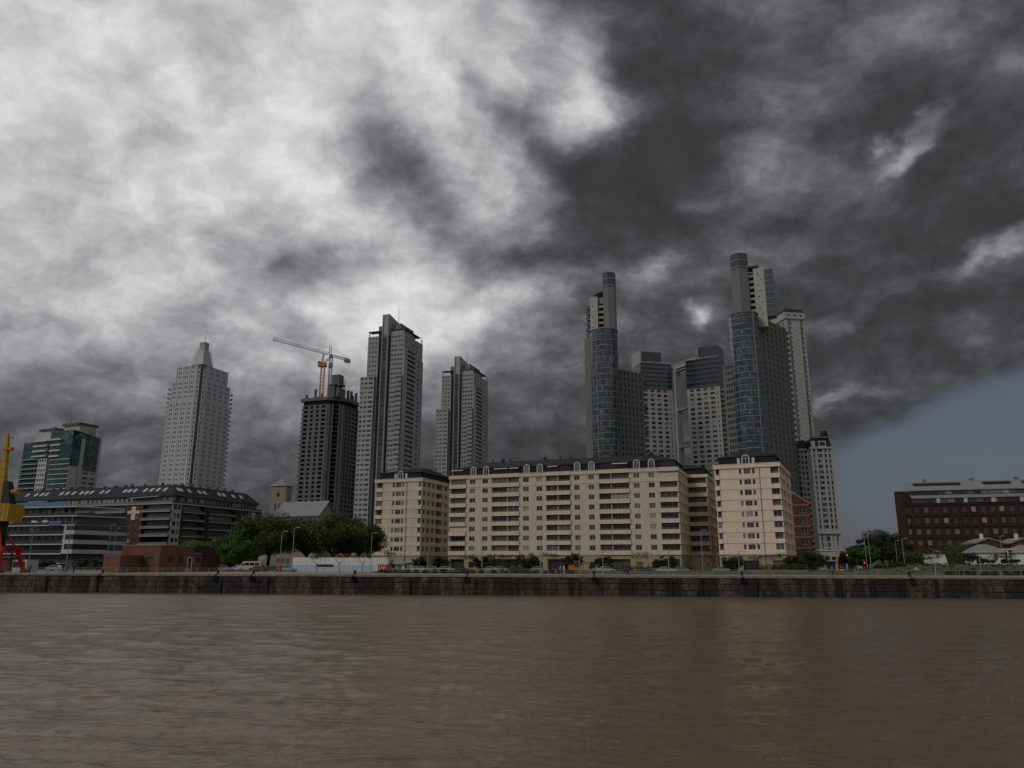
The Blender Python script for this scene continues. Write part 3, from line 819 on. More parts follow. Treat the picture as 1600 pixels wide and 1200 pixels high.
for a, b, d in bals: window(root, F, a + .3, b - .3, .1, 3.5, 1.15, 6, 1, 'grey_dark', 'shop_window')
for a, b in wins: window(root, F, a, b, .9, 2.7, .26, 2, 1, 'grey_dark')
m = MB(); m.fbox(F, 0, WB + .1, .003, .14, H0 - .35, H0 - .12, 'olive_stone'); m.fbox(S, .02, DB, .003, .14, H0 - .35, H0 - .12, 'olive_stone'); m.build('string_course', root)
edges = [0] + [q for a, b, d in bals for q in (a - .12, b + .12)][1:-1] + [WB]
m = MB()
zt = H0 + 7 * FLH
for a, b in zip([bals[k][1] + .14 for k in range(4)], [bals[k + 1][0] - .14 for k in range(4)]):
    m.fbox(F, a, b, .003, .12, zt + .12, zt + .42, 'cream_band')
    m.fbox(F, a, b, .003, .10, HT - .35, HT - .1, 'cream_band')
m.build('top_cornice', root)
m = MB(); m.fbox(F, -.3, WB + .3, -.3, .30, HT - .05, HT + .9, 'cream_band'); m.fbox(S, .31, DB, -.3, .30, HT - .05, HT + .9, 'cream_band'); m.fbox(F, -.36, WB + .36, -.2, .40, HT + .9, HT + 1.04, 'cream_band'); m.build('parapet', root)
for a, b, d in bals:
    m = MB(); m.fbox(F, a - .1, b + .1, .30, .46, HT - .1, HT + .88, 'cream_band'); m.build('terrace_parapet', root)
mansard(root, -WB, 0, 0, DB, HT - .02, 3.3, 2.9, 1.1, 7.5)
MF = Face((-WB, 1.1), (1, 0))
for a, b in wins: dormer(root, MF, (a + b) / 2, HT + .9, 2.0, 2.9, .45)
for k, (a, b, d) in enumerate(bals):
    m = MB(); m.fbox(MF, a + .4, b - .4, -.02, .06, HT + .1, HT + 2.9, 'pane_dark'); m.build('terrace_glazing', root)
for k, (q0, q1) in enumerate(((.3, 4.4), (bals[1][0] + .6, bals[1][0] + 5.2), (bals[1][0] + 5.8, bals[1][1] - .3), (bals[2][0] + .5, bals[2][0] + 3.6), (bals[3][0] + 4.0, bals[3][1] - .4))):
    m = MB(); p = MF.p
    m.hexa([p(q0, 1.35, HT + 2.55), p(q1, 1.35, HT + 2.55), p(q1, .02, HT + 2.95), p(q0, .02, HT + 2.95), p(q0, 1.35, HT + 2.7), p(q1, 1.35, HT + 2.7), p(q1, .02, HT + 3.05), p(q0, .02, HT + 3.05)], 'white_trim')
    m.build('awning', root)
vents(root, [-WB + 11, -WB + 14.5, -WB + 17, -WB + 29, -WB + 34, -WB + 37.5, -WB + 45, -WB + 51, -WB + 53, -12, -9, -6.5], DB / 2, HT + 5.9, rng)
for k in (0.36, .52, .75):   # fire walls that step up through the roof
    m = MB(); x = -WB * (1 - k); m.box(x - .15, x + .15, 1.6, DB - 1.6, HT + 2.9, HT + 3.9, 'slate_steep'); m.build('fire_wall', root)
# rear wing of the long block, seen past its right end
C2 = CB + e2(phB) * (DB + 1.0) + e1(phB) * 6.0
root = thing('apartment_wing', 'cream rear wing with dark loggias tucked behind the long cream block', 'building', (C2.x, C2.y, GZ), -phB, GRP)
W2, D2 = 13.0, 20.0
F, S, L = block(W2, D2)
ops, sops = [], []
for i in range(NF):
    zf = H0 + i * FLH
    ops.append((W2 - 6.0, W2 - .4, zf + 1.1, zf + 2.9, 1.5)); balcony(root, F, W2 - 6, W2 - .4, zf, 1.5, 'cream_band', .35, wraps=(0, .3))
    for a in (3.5, 9.5, 15):
        sops.append((a, a + 2.4, zf + 1.1, zf + 2.8, .9)); window(root, S, a, a + 2.4, zf + 1.1, zf + 2.8, .9, 2, 1)
    m = MB(); m.fbox(S, .4, D2, .003, .2, zf - .05, zf + 1.0, 'cream_band'); m.build('band_course', root)
w = MB()
wall(w, F, 0, W2, 0, HT, ops, 'cream', back='dark_void'); wall(w, S, 0, D2, 0, HT, sops, 'cream', back='dark_void'); close(w, W2, D2, 0, HT, 'cream', 'grey_mid'); w.build('wall', root)
m = MB(); m.fbox(F, -.3, W2 + .3, -.3, .34, HT - .05, HT + .9, 'cream_band'); m.fbox(S, .31, D2, -.3, .34, HT - .05, HT + .9, 'cream_band'); m.build('parapet', root)
mansard(root, -W2, 0, 0, D2, HT - .02, 3.0, 2.2, 1.0, 4.5)

# ------------------------------------------------------------------ towers
TG = 'high-rise towers behind the waterfront'
def tower(name, label, C, phi): return thing(name, label, 'tower', (C.x, C.y, GZ), -phi, TG)
def frange(a, b, n): return [a + (b - a) * (i + .5) / n for i in range(n)]

# --- white stepped tower with a dark corner strip and a small spire
ph = PHI; C = corner(317, 569, 470)
W0 = abs(span(C, e1(ph), 250.5, 730)); D0 = span(C, e2(ph), 349, 752)
root = tower('stepped_tower', 'slim white stepped tower with pencil windows and a thin spire', C, ph)
z_low, z_mid, z_top = zat(262, 597, 478) - GZ, zat(362, 603, 478) - GZ, zat(317, 569, 470) - GZ
fl = 3.0
wl_, pn = MB(), MB()
def tier(Wd, D, z0, z1, cham, ncf, ncs, xo=0.0):
    F = Face((-Wd, 0), (1, 0)); S = Face((0, cham), (0, 1)); K = Face((-cham, 0), (.70711, .70711))
    for Fc, Lf, n, a0 in ((F, Wd - cham, ncf, 0.8), (S, D - cham, ncs, 1.0)):
        ops = []
        nf = int((z1 - z0) / fl)
        for k in range(nf):
            zf = z1 - (k + 1) * fl + .75
            for xc in frange(a0, Lf - .6, n):
                for o in (-.75, .75): ops.append((xc + o - .38, xc + o + .38, zf, zf + 1.45, .25))
        wall(wl_, Fc, 0, Lf, z0, z1, ops, 'white_wall'); panes(pn, Fc, ops, 'pane_joined')
        pm = MB()
        step = (Lf - a0 - .6) / n
        for k in range(n + 1):
            x = a0 + k * step; pm.fbox(Fc, x - .28, x + .28, .003, .3, z0, z1 - .4, 'white_pier')
        pm.build('pier', root)
    L = cham * 1.41421
    ops = []
    for k in range(int((z1 - z0) / fl)):
        zf = z1 - (k + 1) * fl + .6
        for xc in (L * .17, L * .83): ops.append((xc - .35, xc + .35, zf, zf + 1.6, .2))
    wall(wl_, K, 0, L, z0, z1, ops, 'white_pier'); panes(pn, K, ops, 'pane_joined')
    wl_.quad([(-Wd, D, z0), (-Wd, 0, z0), (-Wd, 0, z1), (-Wd, D, z1)], 'white_wall')
    wl_.quad([(0, D, z0), (-Wd, D, z0), (-Wd, D, z1), (0, D, z1)], 'white_wall')
    wl_.quad([(-Wd, 0, z1), (-cham, 0, z1), (0, cham, z1), (0, D, z1), (-Wd, D, z1)], 'grey_mid')
    wl_.quad([(-cham, 0, z1), (-cham, 0, z0), (-cham, .01, z0), (-cham, .01, z1)], 'white_wall')
    return K, L
cham = 4.2
tier(W0, D0, 0, z_low - 14, cham, 4, 4)
tier(W0 - 1.8, D0 - 1.5, z_low - 14, z_low, cham, 4, 4)
K, Lk = tier(W0 - 4.6, D0 - 4.5, z_low, z_top, cham, 3, 3)
wl_.build('wall', root); pn.build('windows', root, kind='stuff')
m = MB()
for k in range(int((z_top) / fl)):
    z = k * fl; m.fbox(K, Lk * .36, Lk * .64, .003, .08, z + .1, z + fl - .35, 'pane_brown'); m.fbox(K, Lk * .36, Lk * .64, .003, .16, z + fl - .35, z + fl + .1, 'grey_mid')
m.build('corner_glazing', root)
m = MB()
for q in (.31, .69): m.fbox(K, Lk * q - .22, Lk * q + .22, .003, .7, 0, z_top + .6, 'white_pier')
m.build('corner_fin', root)
for k in range(int((z_low - 2) / fl)):     # balconies on both outer flanks
    z = k * fl + 1.2
    m = MB(); m.box(-W0 - 1.9, -W0 - .01, 1.0, 7.0, z, z + .25, 'white_pier'); m.box(-W0 - 1.9, -W0 - 1.82, 1.0, 7.0, z + .25, z + 1.25, 'glass_teal'); m.box(-W0 - 1.9, -W0 - .01, 0.95, 1.0, z + .25, z + 1.25, 'glass_teal'); m.build('balcony', root)
    m = MB(); m.box(-5.5, -.4, D0 + .01, D0 + 2.0, z, z + .25, 'white_pier'); m.box(-.45, -.4, D0 + .01, D0 + 2.0, z + .25, z + 1.2, 'grey_dark'); m.build('balcony', root)
cx, cy = -4.2, 4.2
zsp = zat(317, 535, 474) - GZ
m = MB(); m.box(cx - 3.6, cx + 3.6, cy - 3.6, cy + 3.6, z_top, z_top + 1.5, 'white_wall'); m.box(cx - 2.0, cx + 2.0, cy - 2.0, cy + 2.0, z_top + 1.5, zsp - 1.2, 'grey_light'); m.box(cx - 2.15, cx + 2.15, cy - 2.15, cy + 2.15, zsp - 1.2, zsp, 'grey_light'); m.build('spire_block', root)
m = MB(); zz_ = zsp - 5.5
m.hexa([(cx - 4.6, cy - 4.6, z_top + .02), (cx + 4.6, cy - 4.6, z_top + .02), (cx + 4.6, cy + 4.6, z_top + .02), (cx - 4.6, cy + 4.6, z_top + .02), (cx - 2.5, cy - 2.5, zz_), (cx + 2.5, cy - 2.5, zz_), (cx + 2.5, cy + 2.5, zz_), (cx - 2.5, cy + 2.5, zz_)], 'white_wall'); m.build('spire_base', root)
m = MB()
for a, b in ((-1, -1), (1, -1), (1, 1), (-1, 1)): m.path([(cx + a * 5, cy + b * 5, z_top), (cx + a * 3.0, cy + b * 3.0, zsp - 6), (cx + a * 2.4, cy + b * 2.4, zsp - 4.5)], .14, 'steel', 5)
m.build('spire_stay', root)
m = MB(); m.tube((cx, cy, zsp), (cx, cy, zsp + 5), .16, 'grey_dark', .07); m.build('antenna', root)

# --- teal glass office and apartment tower on the far left
C = corner(116.5, 668, 472); ph = R(24)
W0 = abs(span(C, e1(ph), 41, 675)); D0 = span(C, e2(ph), 160, 676)
zt = zat(116, 672, 474) - GZ; zh = zt - 17
root = tower('glass_tower', 'broad tower with teal glass above white balconies on the far left', C, ph)
F, S, L = block(W0, D0); fl = 3.1
gx = W0 * .56
w, gl = MB(), MB()
for Fc, a, b, z0, z1, nb in ((F, 0, gx - 1.6, zh, zt - 6, 8), (F, gx + 1.6, W0, zh - 22, zt, 9), (S, 0, D0 - 1.4, zh - 8, zt - 3, 12)):
    nf = int(round((z1 - z0) / fl))
    for k in range(nf):
        za = z0 + (z1 - z0) * k / nf; zb = z0 + (z1 - z0) * (k + 1) / nf
        for q in range(nb):
            xa, xb = a + (b - a) * q / nb, a + (b - a) * (q + 1) / nb
            for (c, d) in ((za + .08, za + 1.0), (za + 1.08, zb - .04)):
                gl.quad([Fc.p(xa + .05, .06, c), Fc.p(xb - .05, .06, c), Fc.p(xb - .05, .06, d), Fc.p(xa + .05, .06, d)], 'glass_teal')
    w.quad([Fc.p(a, 0, z0), Fc.p(b, 0, z0), Fc.p(b, 0, z1), Fc.p(a, 0, z1)], 'grey_dark')
ops = []
for k in range(int(zh / fl)):
    zf = zh - (k + 1) * fl + .9
    for xc in frange(gx - 9, gx - 1.8, 3): ops.append((xc - .75, xc + .75, zf, zf + 1.5, .3))
wall(w, F, gx - 9.6, gx - 1.2, 0, zh, ops, 'white_wall'); panes(gl, F, ops, 'pane_joined')
w.quad([F.p(0, -1.6, 0), F.p(gx - 9.6, -1.6, 0), F.p(gx - 9.6, -1.6, zh), F.p(0, -1.6, zh)], 'grey_dark')
w.quad([F.p(gx - 1.2, -1.2, 0), F.p(W0, -1.2, 0), F.p(W0, -1.2, zt), F.p(gx - 1.2, -1.2, zt)], 'grey_dark')
sops = []
for k in range(int((zh - 8) / fl)):
    zf = zh - 8 - (k + 1) * fl + .8
    sops += [(D0 * .48, D0 * .68, zf, zf + 1.5, .3), (D0 * .74, D0 * .92, zf, zf + 1.5, .3)]
wall(w, S, 0, D0, 0, zh - 8, sops, 'ivory_wall'); panes(gl, S, sops, 'pane_joined')
close(w, W0, D0, 0, zt - 6, 'white_wall', 'grey_mid')
w.quad([(-W0 + gx + 1.6, 0, zt), (0, 0, zt), (0, D0, zt - 3), (-W0 + gx + 1.6, D0, zt - 3)], 'grey_mid')
w.build('wall', root); gl.build('glazing', root, kind='stuff')
m = MB(); m.fbox(S, D0 * .30, D0 * .42, .003, .6, 0, zt - 5, 'ivory_wall'); m.build('pier', root)
m = MB(); m.fbox(S, 0.02, D0 * .28, .08, .5, 0, zh - 6, 'ivory_wall'); m.build('pier', root)
m = MB(); m.fbox(S, D0 - 1.4, D0, .003, .7, 0, zt - 2, 'ivory_wall'); m.build('pier', root)
for k in range(int(zh / fl) + 1):
    z = zh - k * fl
    m = MB(); m.fbox(F, -.2, gx - 9.8, -1.55, .25, z - .3, z, 'white_pier'); m.fbox(F, -.2, gx - 9.8, .15, .22, z - fl + .1, z - fl + 1.1, 'glass_teal'); m.build('balcony', root)
    if k > 0:
        m = MB(); m.fbox(F, gx + 2.2, W0 + .2, .1, .5, z + 1.4, z + 1.8, 'white_pier'); m.build('floor_slab', root)
for k in range(4):
    m = MB(); m.fbox(F, gx - 15, gx - 2.0, .08, 1.5, zh + 1 + k * 3.3, zh + 1.9 + k * 3.3, 'white_pier'); m.build('terrace', root)
    m = MB(); m.fbox(F, gx + 1.7, gx + 11, .08, 1.7, zh + .2 + k * 3.6, zh + 1.1 + k * 3.6, 'white_pier'); m.build('terrace', root)
m = MB(); m.fbox(F, gx - 1.6, gx + 1.6, -1.19, -.4, 0, zt + 3, 'grey_dark'); m.build('recess', root)
m = MB(); m.box(-W0 + 9, -W0 + gx - 1.6, 4, D0 - 4, zt - 6, zt + 2, 'white_wall'); m.box(-W0 + 8, -W0 + gx - 1, 3, D0 - 3, zt + 2, zt + 3.2, 'grey_dark')
m.box(-W0 + gx + 4, -2, 5, D0 - 3, zt - 3, zt + 4, 'ivory_wall'); m.box(-W0 + gx + 3, -1.5, 4, D0 - 2, zt + 4, zt + 5.6, 'grey_dark'); m.build('plant_room', root)
for Fc, a, b, z in ((F, 0, 10, zt - 6), (F, gx + 1.6, W0, zt), (S, D0 * .62, D0, zt - 3)):
    m = MB(); n = 6
    for q in range(n + 1): m.fbox(Fc, a + (b - a) * q / n - .08, a + (b - a) * q / n + .08, -.1, .06, z, z + 4.2, 'galvanised')
    m.fbox(Fc, a, b, -.08, .04, z + 4.1, z + 4.25, 'galvanised'); m.build('roof_screen', root)
m = MB(); m.tube((-W0 * .42, 8, zt + 3), (-W0 * .42, 8, zt + 11), .12, 'grey_mid'); m.tube((-W0 * .34, 8, zt + 3), (-W0 * .34, 8, zt + 12), .12, 'grey_mid'); m.build('antenna', root)
m = MB()
for k in range(int(zh / fl) - 1): m.box(-W0 - 2.2, -W0 - .02, 2, 9, k * fl + 1, k * fl + 3.6, 'glass_teal'); m.box(-W0 - 2.4, -W0 - .02, 1.8, 9.2, k * fl + 3.6, k * fl + 4.0, 'white_pier')
m.build('side_bay', root)

# --- raw concrete tower under construction
C = corner(528, 640, 495); ph = PHI
W0 = abs(span(C, e1(ph), 472, 650)); D0 = span(C, e2(ph), 560, 650)
zt = zat(523, 630, 495) - GZ
root = tower('concrete_tower', 'raw concrete tower shell under construction with empty window holes', C, ph)
fl = 3.0; ch = 8.5
F = Face((-W0, 0), (1, 0)); S = Face((0, ch), (0, 1)); K = Face((-ch, 0), (.70711, .70711)); LK = ch * 1.41421
w = MB(); nf = int(zt / fl)
for Fc, Lf, n, big in ((F, W0 - ch, 4, (0, 3)), (S, D0 - ch, 4, (3,))):
    ops = []
    for k in range(nf):
        zf = zt - (k + 1) * fl + .8
        for q, xc in enumerate(frange(.5, Lf - .6, n)):
            hw = 1.6 if q in big else 1.05
            ops.append((xc - hw, xc + hw, zf - .1, zf + 1.65, 1.6))
    wall(w, Fc, 0, Lf, 0, zt, ops, 'concrete', back='inside_shade')  # hole backs painted dark for the unlit interior
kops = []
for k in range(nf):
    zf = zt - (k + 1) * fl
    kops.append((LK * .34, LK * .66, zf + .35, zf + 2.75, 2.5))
wall(w, K, 0, LK, 0, zt, kops, 'concrete', back='inside_shade')
w.quad([(-W0, D0, 0), (-W0, 0, 0), (-W0, 0, zt), (-W0, D0, zt)], 'concrete'); w.quad([(0, D0, 0), (-W0, D0, 0), (-W0, D0, zt), (0, D0, zt)], 'concrete')
w.quad([(-W0, 0, zt), (-ch, 0, zt), (0, ch, zt), (0, D0, zt), (-W0, D0, zt)], 'concrete')
w.build('wall', root)
m = MB()
for q in (.12, .30, .70, .88): m.fbox(K, LK * q - .5, LK * q + .5, .003, .55, 0, zt + .4, 'concrete')
m.build('pier', root)
for k in range(nf):
    z = zt - (k + 1) * fl
    m = MB(); m.box(-W0 - 1.6, -W0 - .02, 1, 7.5, z, z + .3, 'concrete'); m.box(-W0 - 1.6, -W0 - 1.45, 1, 7.5, z + .3, z + 1.1, 'concrete'); m.build('balcony_slab', root)
    m = MB(); m.box(-6.5, -.4, D0 + .02, D0 + 1.5, z, z + .3, 'concrete'); m.build('balcony_slab', root)
m = MB()
poly = [(-W0 - 1.5, -1.2), (-ch + .5, -1.2), (1.2, ch - .5), (1.2, D0 + 1.2), (-W0 - 1.5, D0 + 1.2)]
m.prism(poly, zt + 2.8, zt + 3.3, 'concrete'); m.prism([(x * .985, y + .15) for x, y in poly], zt + 3.3, zt + 5.0, 'concrete'); m.build('top_slab', root)
m = MB(); m.prism([(-W0 + .4, .4), (-ch, .4), (-.4, ch), (-.4, D0 - .4), (-W0 + .4, D0 - .4)], zt + .01, zt + 2.6, 'inside_shade'); m.build('open_storey_shade', root)  # solid dark block, stands in for the shade under the top slab
for x, y, h in ((-W0 + 2, 1, 3.0), (-W0 + 9, 1, 6.2), (-W0 + 14, 1.5, 3), (-.8, ch + 4, 6.5), (-.8, ch + 10, 4), (-.8, D0 - 3, 6.8), (-W0 + 5, 9, 3), (-.8, D0 - 9, 6.8)):
    m = MB(); m.box(x - .8, x + .8, y - .5, y + .5, zt + 5.0, zt + 5.0 + h, 'concrete'); m.build('column_stub', root)
kx, ky = -ch * .55 - .5, ch * .55 + .5
zk = zat(522, 584, 497) - GZ
m = MB(); m.box(kx - 4.2, kx + 1.0, ky - 4.2, ky + 4.2, zt + 5.0, zk - 6.9, 'concrete'); m.box(kx + 2.2, kx + 4.2, ky - 4.2, ky + 4.2, zt + 5.0, zk - 9.5, 'concrete'); m.box(kx - 2.6, kx + 3.0, ky - 2.6, ky + 3.0, zk - 6.9, zk, 'concrete'); m.build('lift_core', root)
m = MB(); m.prism([(kx + 5.6 * math.cos(a), ky + 5.6 * math.sin(a)) for a in [i * math.pi / 4 + .39 for i in range(8)]], zk - 7.6, zk - 6.9, 'concrete')
for a in range(8):
    t = a * math.pi / 4; m.tube((kx + 5.2 * math.cos(t), ky + 5.2 * math.sin(t), zk - 10), (kx + 5.2 * math.cos(t), ky + 5.2 * math.sin(t), zk - 4 + 2 * (a % 3)), .18, 'steel', n=5)
m.build('work_platform', root)
m = MB(); m.box(-W0 - 4.5, -W0 - 1.6, 2, 5, zt - 63, zt - 62.4, 'steel'); m.build('loading_deck', root)
CONC = (C, ph, W0, D0, zt, ch)

def lattice(m, a, b, w, mat, step=None, r=.12, tri=False):
    """lattice beam between two points"""
    a, b = Vector(a), Vector(b); d = (b - a); L = d.length; d.normalize()
    s = d.cross(Vector((0, 0, 1))); s = s.normalized() if s.length > .1 else Vector((1, 0, 0)); u = s.cross(d).normalized()
    cs = [s * w / 2 - u * w / 2, s * -w / 2 - u * w / 2, s * -w / 2 + u * w / 2, s * w / 2 + u * w / 2] if not tri else [s * w / 2, s * -w / 2, u * w * .95]
    for c in cs: m.tube(a + c, b + c, r, mat, n=4)
    n = max(2, int(L / (step or w * 1.2)))
    for i in range(n):
        p, q = a + d * L * i / n, a + d * L * (i + 1) / n
        for j in range(len(cs)):
            k = (j + 1) % len(cs); m.tube(p + cs[j], q + cs[k] if i % 2 else q + cs[k], r * .6, mat, n=3, cap=False)
# white tower crane on the concrete tower
base = corner(515, 600, 503); zb = zat(515, 600, 503); zj = zat(516, 555, 503)
t = thing('tower_crane', 'white tower crane with long jib above the unfinished concrete tower', 'crane', (base.x, base.y, GZ + CONC[4] + 5.0), 0, 'cranes')
off = Vector((base.x, base.y, GZ + CONC[4] + 5.0))
def wp(px, py, Y): d = ray(px, py); return Vector((d.x / d.y * Y, Y, zat(px, py, Y))) - off
J0 = wp(516, 555, 503)
kz = zj - CAM_H
def level(px, py):
    d = ray(px, py); Y = kz / (d.z / d.y); return Vector((d.x / d.y * Y, Y, zj)) - off
tip, tail = level(426, 531), level(540, 560.2)
ax = (tip - J0).normalized(); tail = J0 - ax * 15
m = MB(); lattice(m, (0, 0, 0), (0, 0, J0.z - 1), 1.8, 'grey_light', 1.8, .2); m.build('mast', t)
m = MB(); m.lathe([(1.3, J0.z - 9), (1.6, J0.z - 8.2), (1.6, J0.z - 6.5), (1.2, J0.z - 5.5)], 'grey_light', 10); m.build('slewing_ring', t)
m = MB(); lattice(m, J0 + ax * 1, tip, 1.7, 'white_paint', 2.4, .18, True); m.build('jib', t)
m = MB(); lattice(m, J0 - ax * .5, tail, 1.4, 'white_paint', 2, .18); m.build('counter_jib', t)
m = MB(); q = tail; s = Vector((-ax.y, ax.x, 0)); p8 = [q + s * a * 1.2 + ax * b * 2.0 + Vector((0, 0, c)) for c in (-2.0, .6) for a, b in ((-1, -1), (1, -1), (1, 1), (-1, 1))]
m.hexa(p8, 'grey_light'); m.build('counterweight', t)
ap = J0 + Vector((0, 0, 6.2))
m = MB(); lattice(m, J0, ap, 1.3, 'white_paint', 1.3, .16); m.build('tower_head', t)
for e in (J0 + ax * 28 + Vector((0, 0, 1.6)), J0 + ax * 12 + Vector((0, 0, 1.6)), tail + Vector((0, 0, .6))):
    m = MB(); m.tube(ap, e, .07, 'grey_dark', n=4); m.build('tie_bar', t)
m = MB(); cpt = J0 + s * 1.7 + ax * .6; m.box(cpt.x - .9, cpt.x + .9, cpt.y - .9, cpt.y + .9, cpt.z - 2.6, cpt.z - .3, 'grey_light'); m.box(cpt.x - .92, cpt.x + .92, cpt.y - .92, cpt.y - .6, cpt.z - 1.6, cpt.z - .6, 'car_glass'); m.build('cab', t)
# second, orange crane mast
b2 = corner(503, 600, 500); o2 = Vector((b2.x, b2.y, GZ + CONC[4] + 5.0)); off = o2
t = thing('luffing_crane', 'orange crane mast with short folded boom beside the white crane', 'crane', o2, 0, 'cranes')
zh2 = wp(503, 573, 500).z
m = MB(); lattice(m, (0, 0, 0), (0, 0, zh2), 2.2, 'orange_paint', 2.2, .22); m.build('mast', t)
m = MB(); m.box(-3.2, 2.2, -1.6, 1.6, zh2, zh2 + 2.4, 'orange_paint'); m.build('machine_deck', t)
m = MB(); m.box(-3.4, -1.6, -1.3, 1.3, zh2 + .6, zh2 + 3.6, 'grey_dark'); m.build('counterweight', t)
m = MB(); m.box(1.0, 2.4, -2.6, -1.61, zh2 + .2, zh2 + 2.4, 'grey_light'); m.build('cab', t)
m = MB(); lattice(m, (.5, 0, zh2 + 2.2), (4.5, 1, zh2 + 7.5), 1.1, 'grey_light', 1.3, .14); m.build('boom', t)
m = MB(); lattice(m, (-.8, 0, zh2 + 2.2), (0, 0, zh2 + 9.5), .9, 'grey_light', 1.2, .14); m.build('back_mast', t)

# --- pair of grey apartment towers with a blade of concrete on the front
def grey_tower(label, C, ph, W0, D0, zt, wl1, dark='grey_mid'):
    root = tower('apartment_tower', label, C, ph)
    fl = 3.0; nf = int(zt / fl)
    zs = zt * .815                      # shoulder height of the side bays
    F = Face((-W0, 0), (1, 0)); S = Face((0, 0), (0, 1))
    xa, xb, xc, xd = W0 * .30, W0 * .40, W0 * .44, W0 * .58   # bay | recess | blade | bay
    w, g = MB(), MB()
    def strip(Fc, x0, x1, z0, z1, cols, m, hw=.62, wh=1.25, sill=.9, pm='pane_soft'):
        ops = []
        for k in range(int((z1 - z0) / fl + .01)):
            zf = z1 - (k + 1) * fl + sill
            for x in cols: ops.append((x - hw, x + hw, zf, zf + wh, .18))
        wall(w, Fc, x0, x1, z0, z1, ops, m); panes(g, Fc, ops, pm)
    Fb = Face((-W0, .0), (1, 0)); Fr = Face((-W0, 2.2), (1, 0)); Fp = Face((-W0, -1.6), (1, 0))
    strip(Fb, 0, xa, 0, zt, [xa * .22, xa * .5, xa * .78], wl1)
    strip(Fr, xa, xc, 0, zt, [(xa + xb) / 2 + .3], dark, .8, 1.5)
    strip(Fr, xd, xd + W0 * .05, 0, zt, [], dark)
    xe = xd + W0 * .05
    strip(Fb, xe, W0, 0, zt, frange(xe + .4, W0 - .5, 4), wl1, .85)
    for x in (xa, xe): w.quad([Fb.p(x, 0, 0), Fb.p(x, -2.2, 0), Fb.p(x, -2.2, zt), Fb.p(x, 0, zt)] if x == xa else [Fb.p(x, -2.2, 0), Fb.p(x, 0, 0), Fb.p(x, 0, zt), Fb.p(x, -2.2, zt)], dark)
    # lower bays that stop at the shoulder
    Fl = Face((-W0 - 3.2, -1.8), (1, 0)); 
    strip(Fl, 0, xa * .86 + 3.2, 0, zs, [1.4, 4.2, 7.0, xa * .86 + 1.6], wl1, .9)
    w.quad([Fl.p(xa * .86 + 3.2, 0, 0), Fl.p(xa * .86 + 3.2, -1.8, 0), Fl.p(xa * .86 + 3.2, -1.8, zs), Fl.p(xa * .86 + 3.2, 0, zs)], dark)
    w.quad([Fl.p(0, -10, 0), Fl.p(0, 0, 0), Fl.p(0, 0, zs), Fl.p(0, -10, zs)], wl1); w.quad([Fl.p(0, -10, 0), Fl.p(0, -10, zs), Fl.p(3.2, -10, zs), Fl.p(3.2, -10, 0)], wl1)
    w.quad([Fl.p(0, 0, zs), Fl.p(xa * .86 + 3.2, 0, zs), Fl.p(xa * .86 + 3.2, -1.8, zs), Fl.p(3.2, -1.8, zs), Fl.p(3.2, -10, zs), Fl.p(0, -10, zs)], dark)
    # glazed corner bay
    Fg = Face((-W0 * .17, -1.4), (1, 0)); zg = zs - .5
    strip(Fg, 0, W0 * .17 - .3, 0, zg, [W0 * .045, W0 * .12], wl1, W0 * .035, 1.5, .8)
    w.quad([(-.3, -1.4, 0), (-.3, 0, 0), (-.3, 0, zg), (-.3, -1.4, zg)], dark); w.quad([(-W0 * .17, 0, 0), (-W0 * .17, -1.4, 0), (-W0 * .17, -1.4, zg), (-W0 * .17, 0, zg)], wl1)
    w.quad([(-W0 * .17, -1.4, zg), (-.3, -1.4, zg), (-.3, 0, zg), (-W0 * .17, 0, zg)], dark)
    # right flank: continuous white pier, loggias, windows
    sops, wops = [], []
    for k in range(nf):
        zf = zt - (k + 1) * fl
        top = k < 3
        if top: 
            for x in frange(.8, D0 - 6.5, 4): wops.append((x - .8, x + .8, zf + .9, zf + 2.3, .2))
        else:
            sops.append((D0 * .19, D0 * .62, zf + 1.0, zf + 2.75, 1.4))
            wops.append((D0 * .74, D0 * .86, zf + .9, zf + 2.4, .25))
    wall(w, S, 0, D0, 0, zt, sops + wops, wl1, back=None); panes(g, S, wops, 'pane_joined'); panes(g, S, sops, 'pane_dark')
    w.quad([(-W0, D0, 0), (-W0, 0, 0), (-W0, 0, zt), (-W0, D0, zt)], wl1); w.quad([(0, D0, 0), (-W0, D0, 0), (-W0, D0, zt), (0, D0, zt)], wl1)
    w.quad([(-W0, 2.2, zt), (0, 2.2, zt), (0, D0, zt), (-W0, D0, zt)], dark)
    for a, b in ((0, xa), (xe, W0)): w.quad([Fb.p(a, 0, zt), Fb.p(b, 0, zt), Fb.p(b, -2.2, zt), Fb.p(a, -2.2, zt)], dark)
    w.build('wall', root); g.build('windows', root, kind='stuff')
    for a, b, c, d, dep in sops:
        m = MB(); m.fbox(S, a - .2, b + .1, .003, .35, c - 1.0, c + .15, 'grey_light'); m.build('balcony', root)
        m = MB(); m.fbox(S, a + (b - a) * .30, b - .5, -1.3, -.9, c + .2, d - .02, 'pane_joined'); m.build('loggia_glazing', root)
    m = MB(); m.fbox(S, .1, D0 * .17, .003, .5, 0, zt - 9.5, 'grey_light'); m.build('pier', root)
    m = MB(); m.fbox(S, D0 * .97, D0, .003, .6, 0, zt - 12, 'grey_light'); m.build('pier', root)
    for k in range(nf):                 # thin floor lines across the bays
        z = zt - (k + 1) * fl
        m = MB(); m.fbox(Fb, xe, W0 - .02, .003, .12, z - .12, z + .12, 'grey_light'); m.fbox(Fb, 0, xa, .003, .12, z - .12, z + .12, 'grey_light')
        if z < zs: m.fbox(Fl, 0, xa * .86 + 3.2, .003, .12, z - .12, z + .12, 'grey_light'); m.fbox(Fg, 0, W0 * .17 - .3, .003, .14, z - .14, z + .14, 'grey_light')
        m.build('floor_line', root)
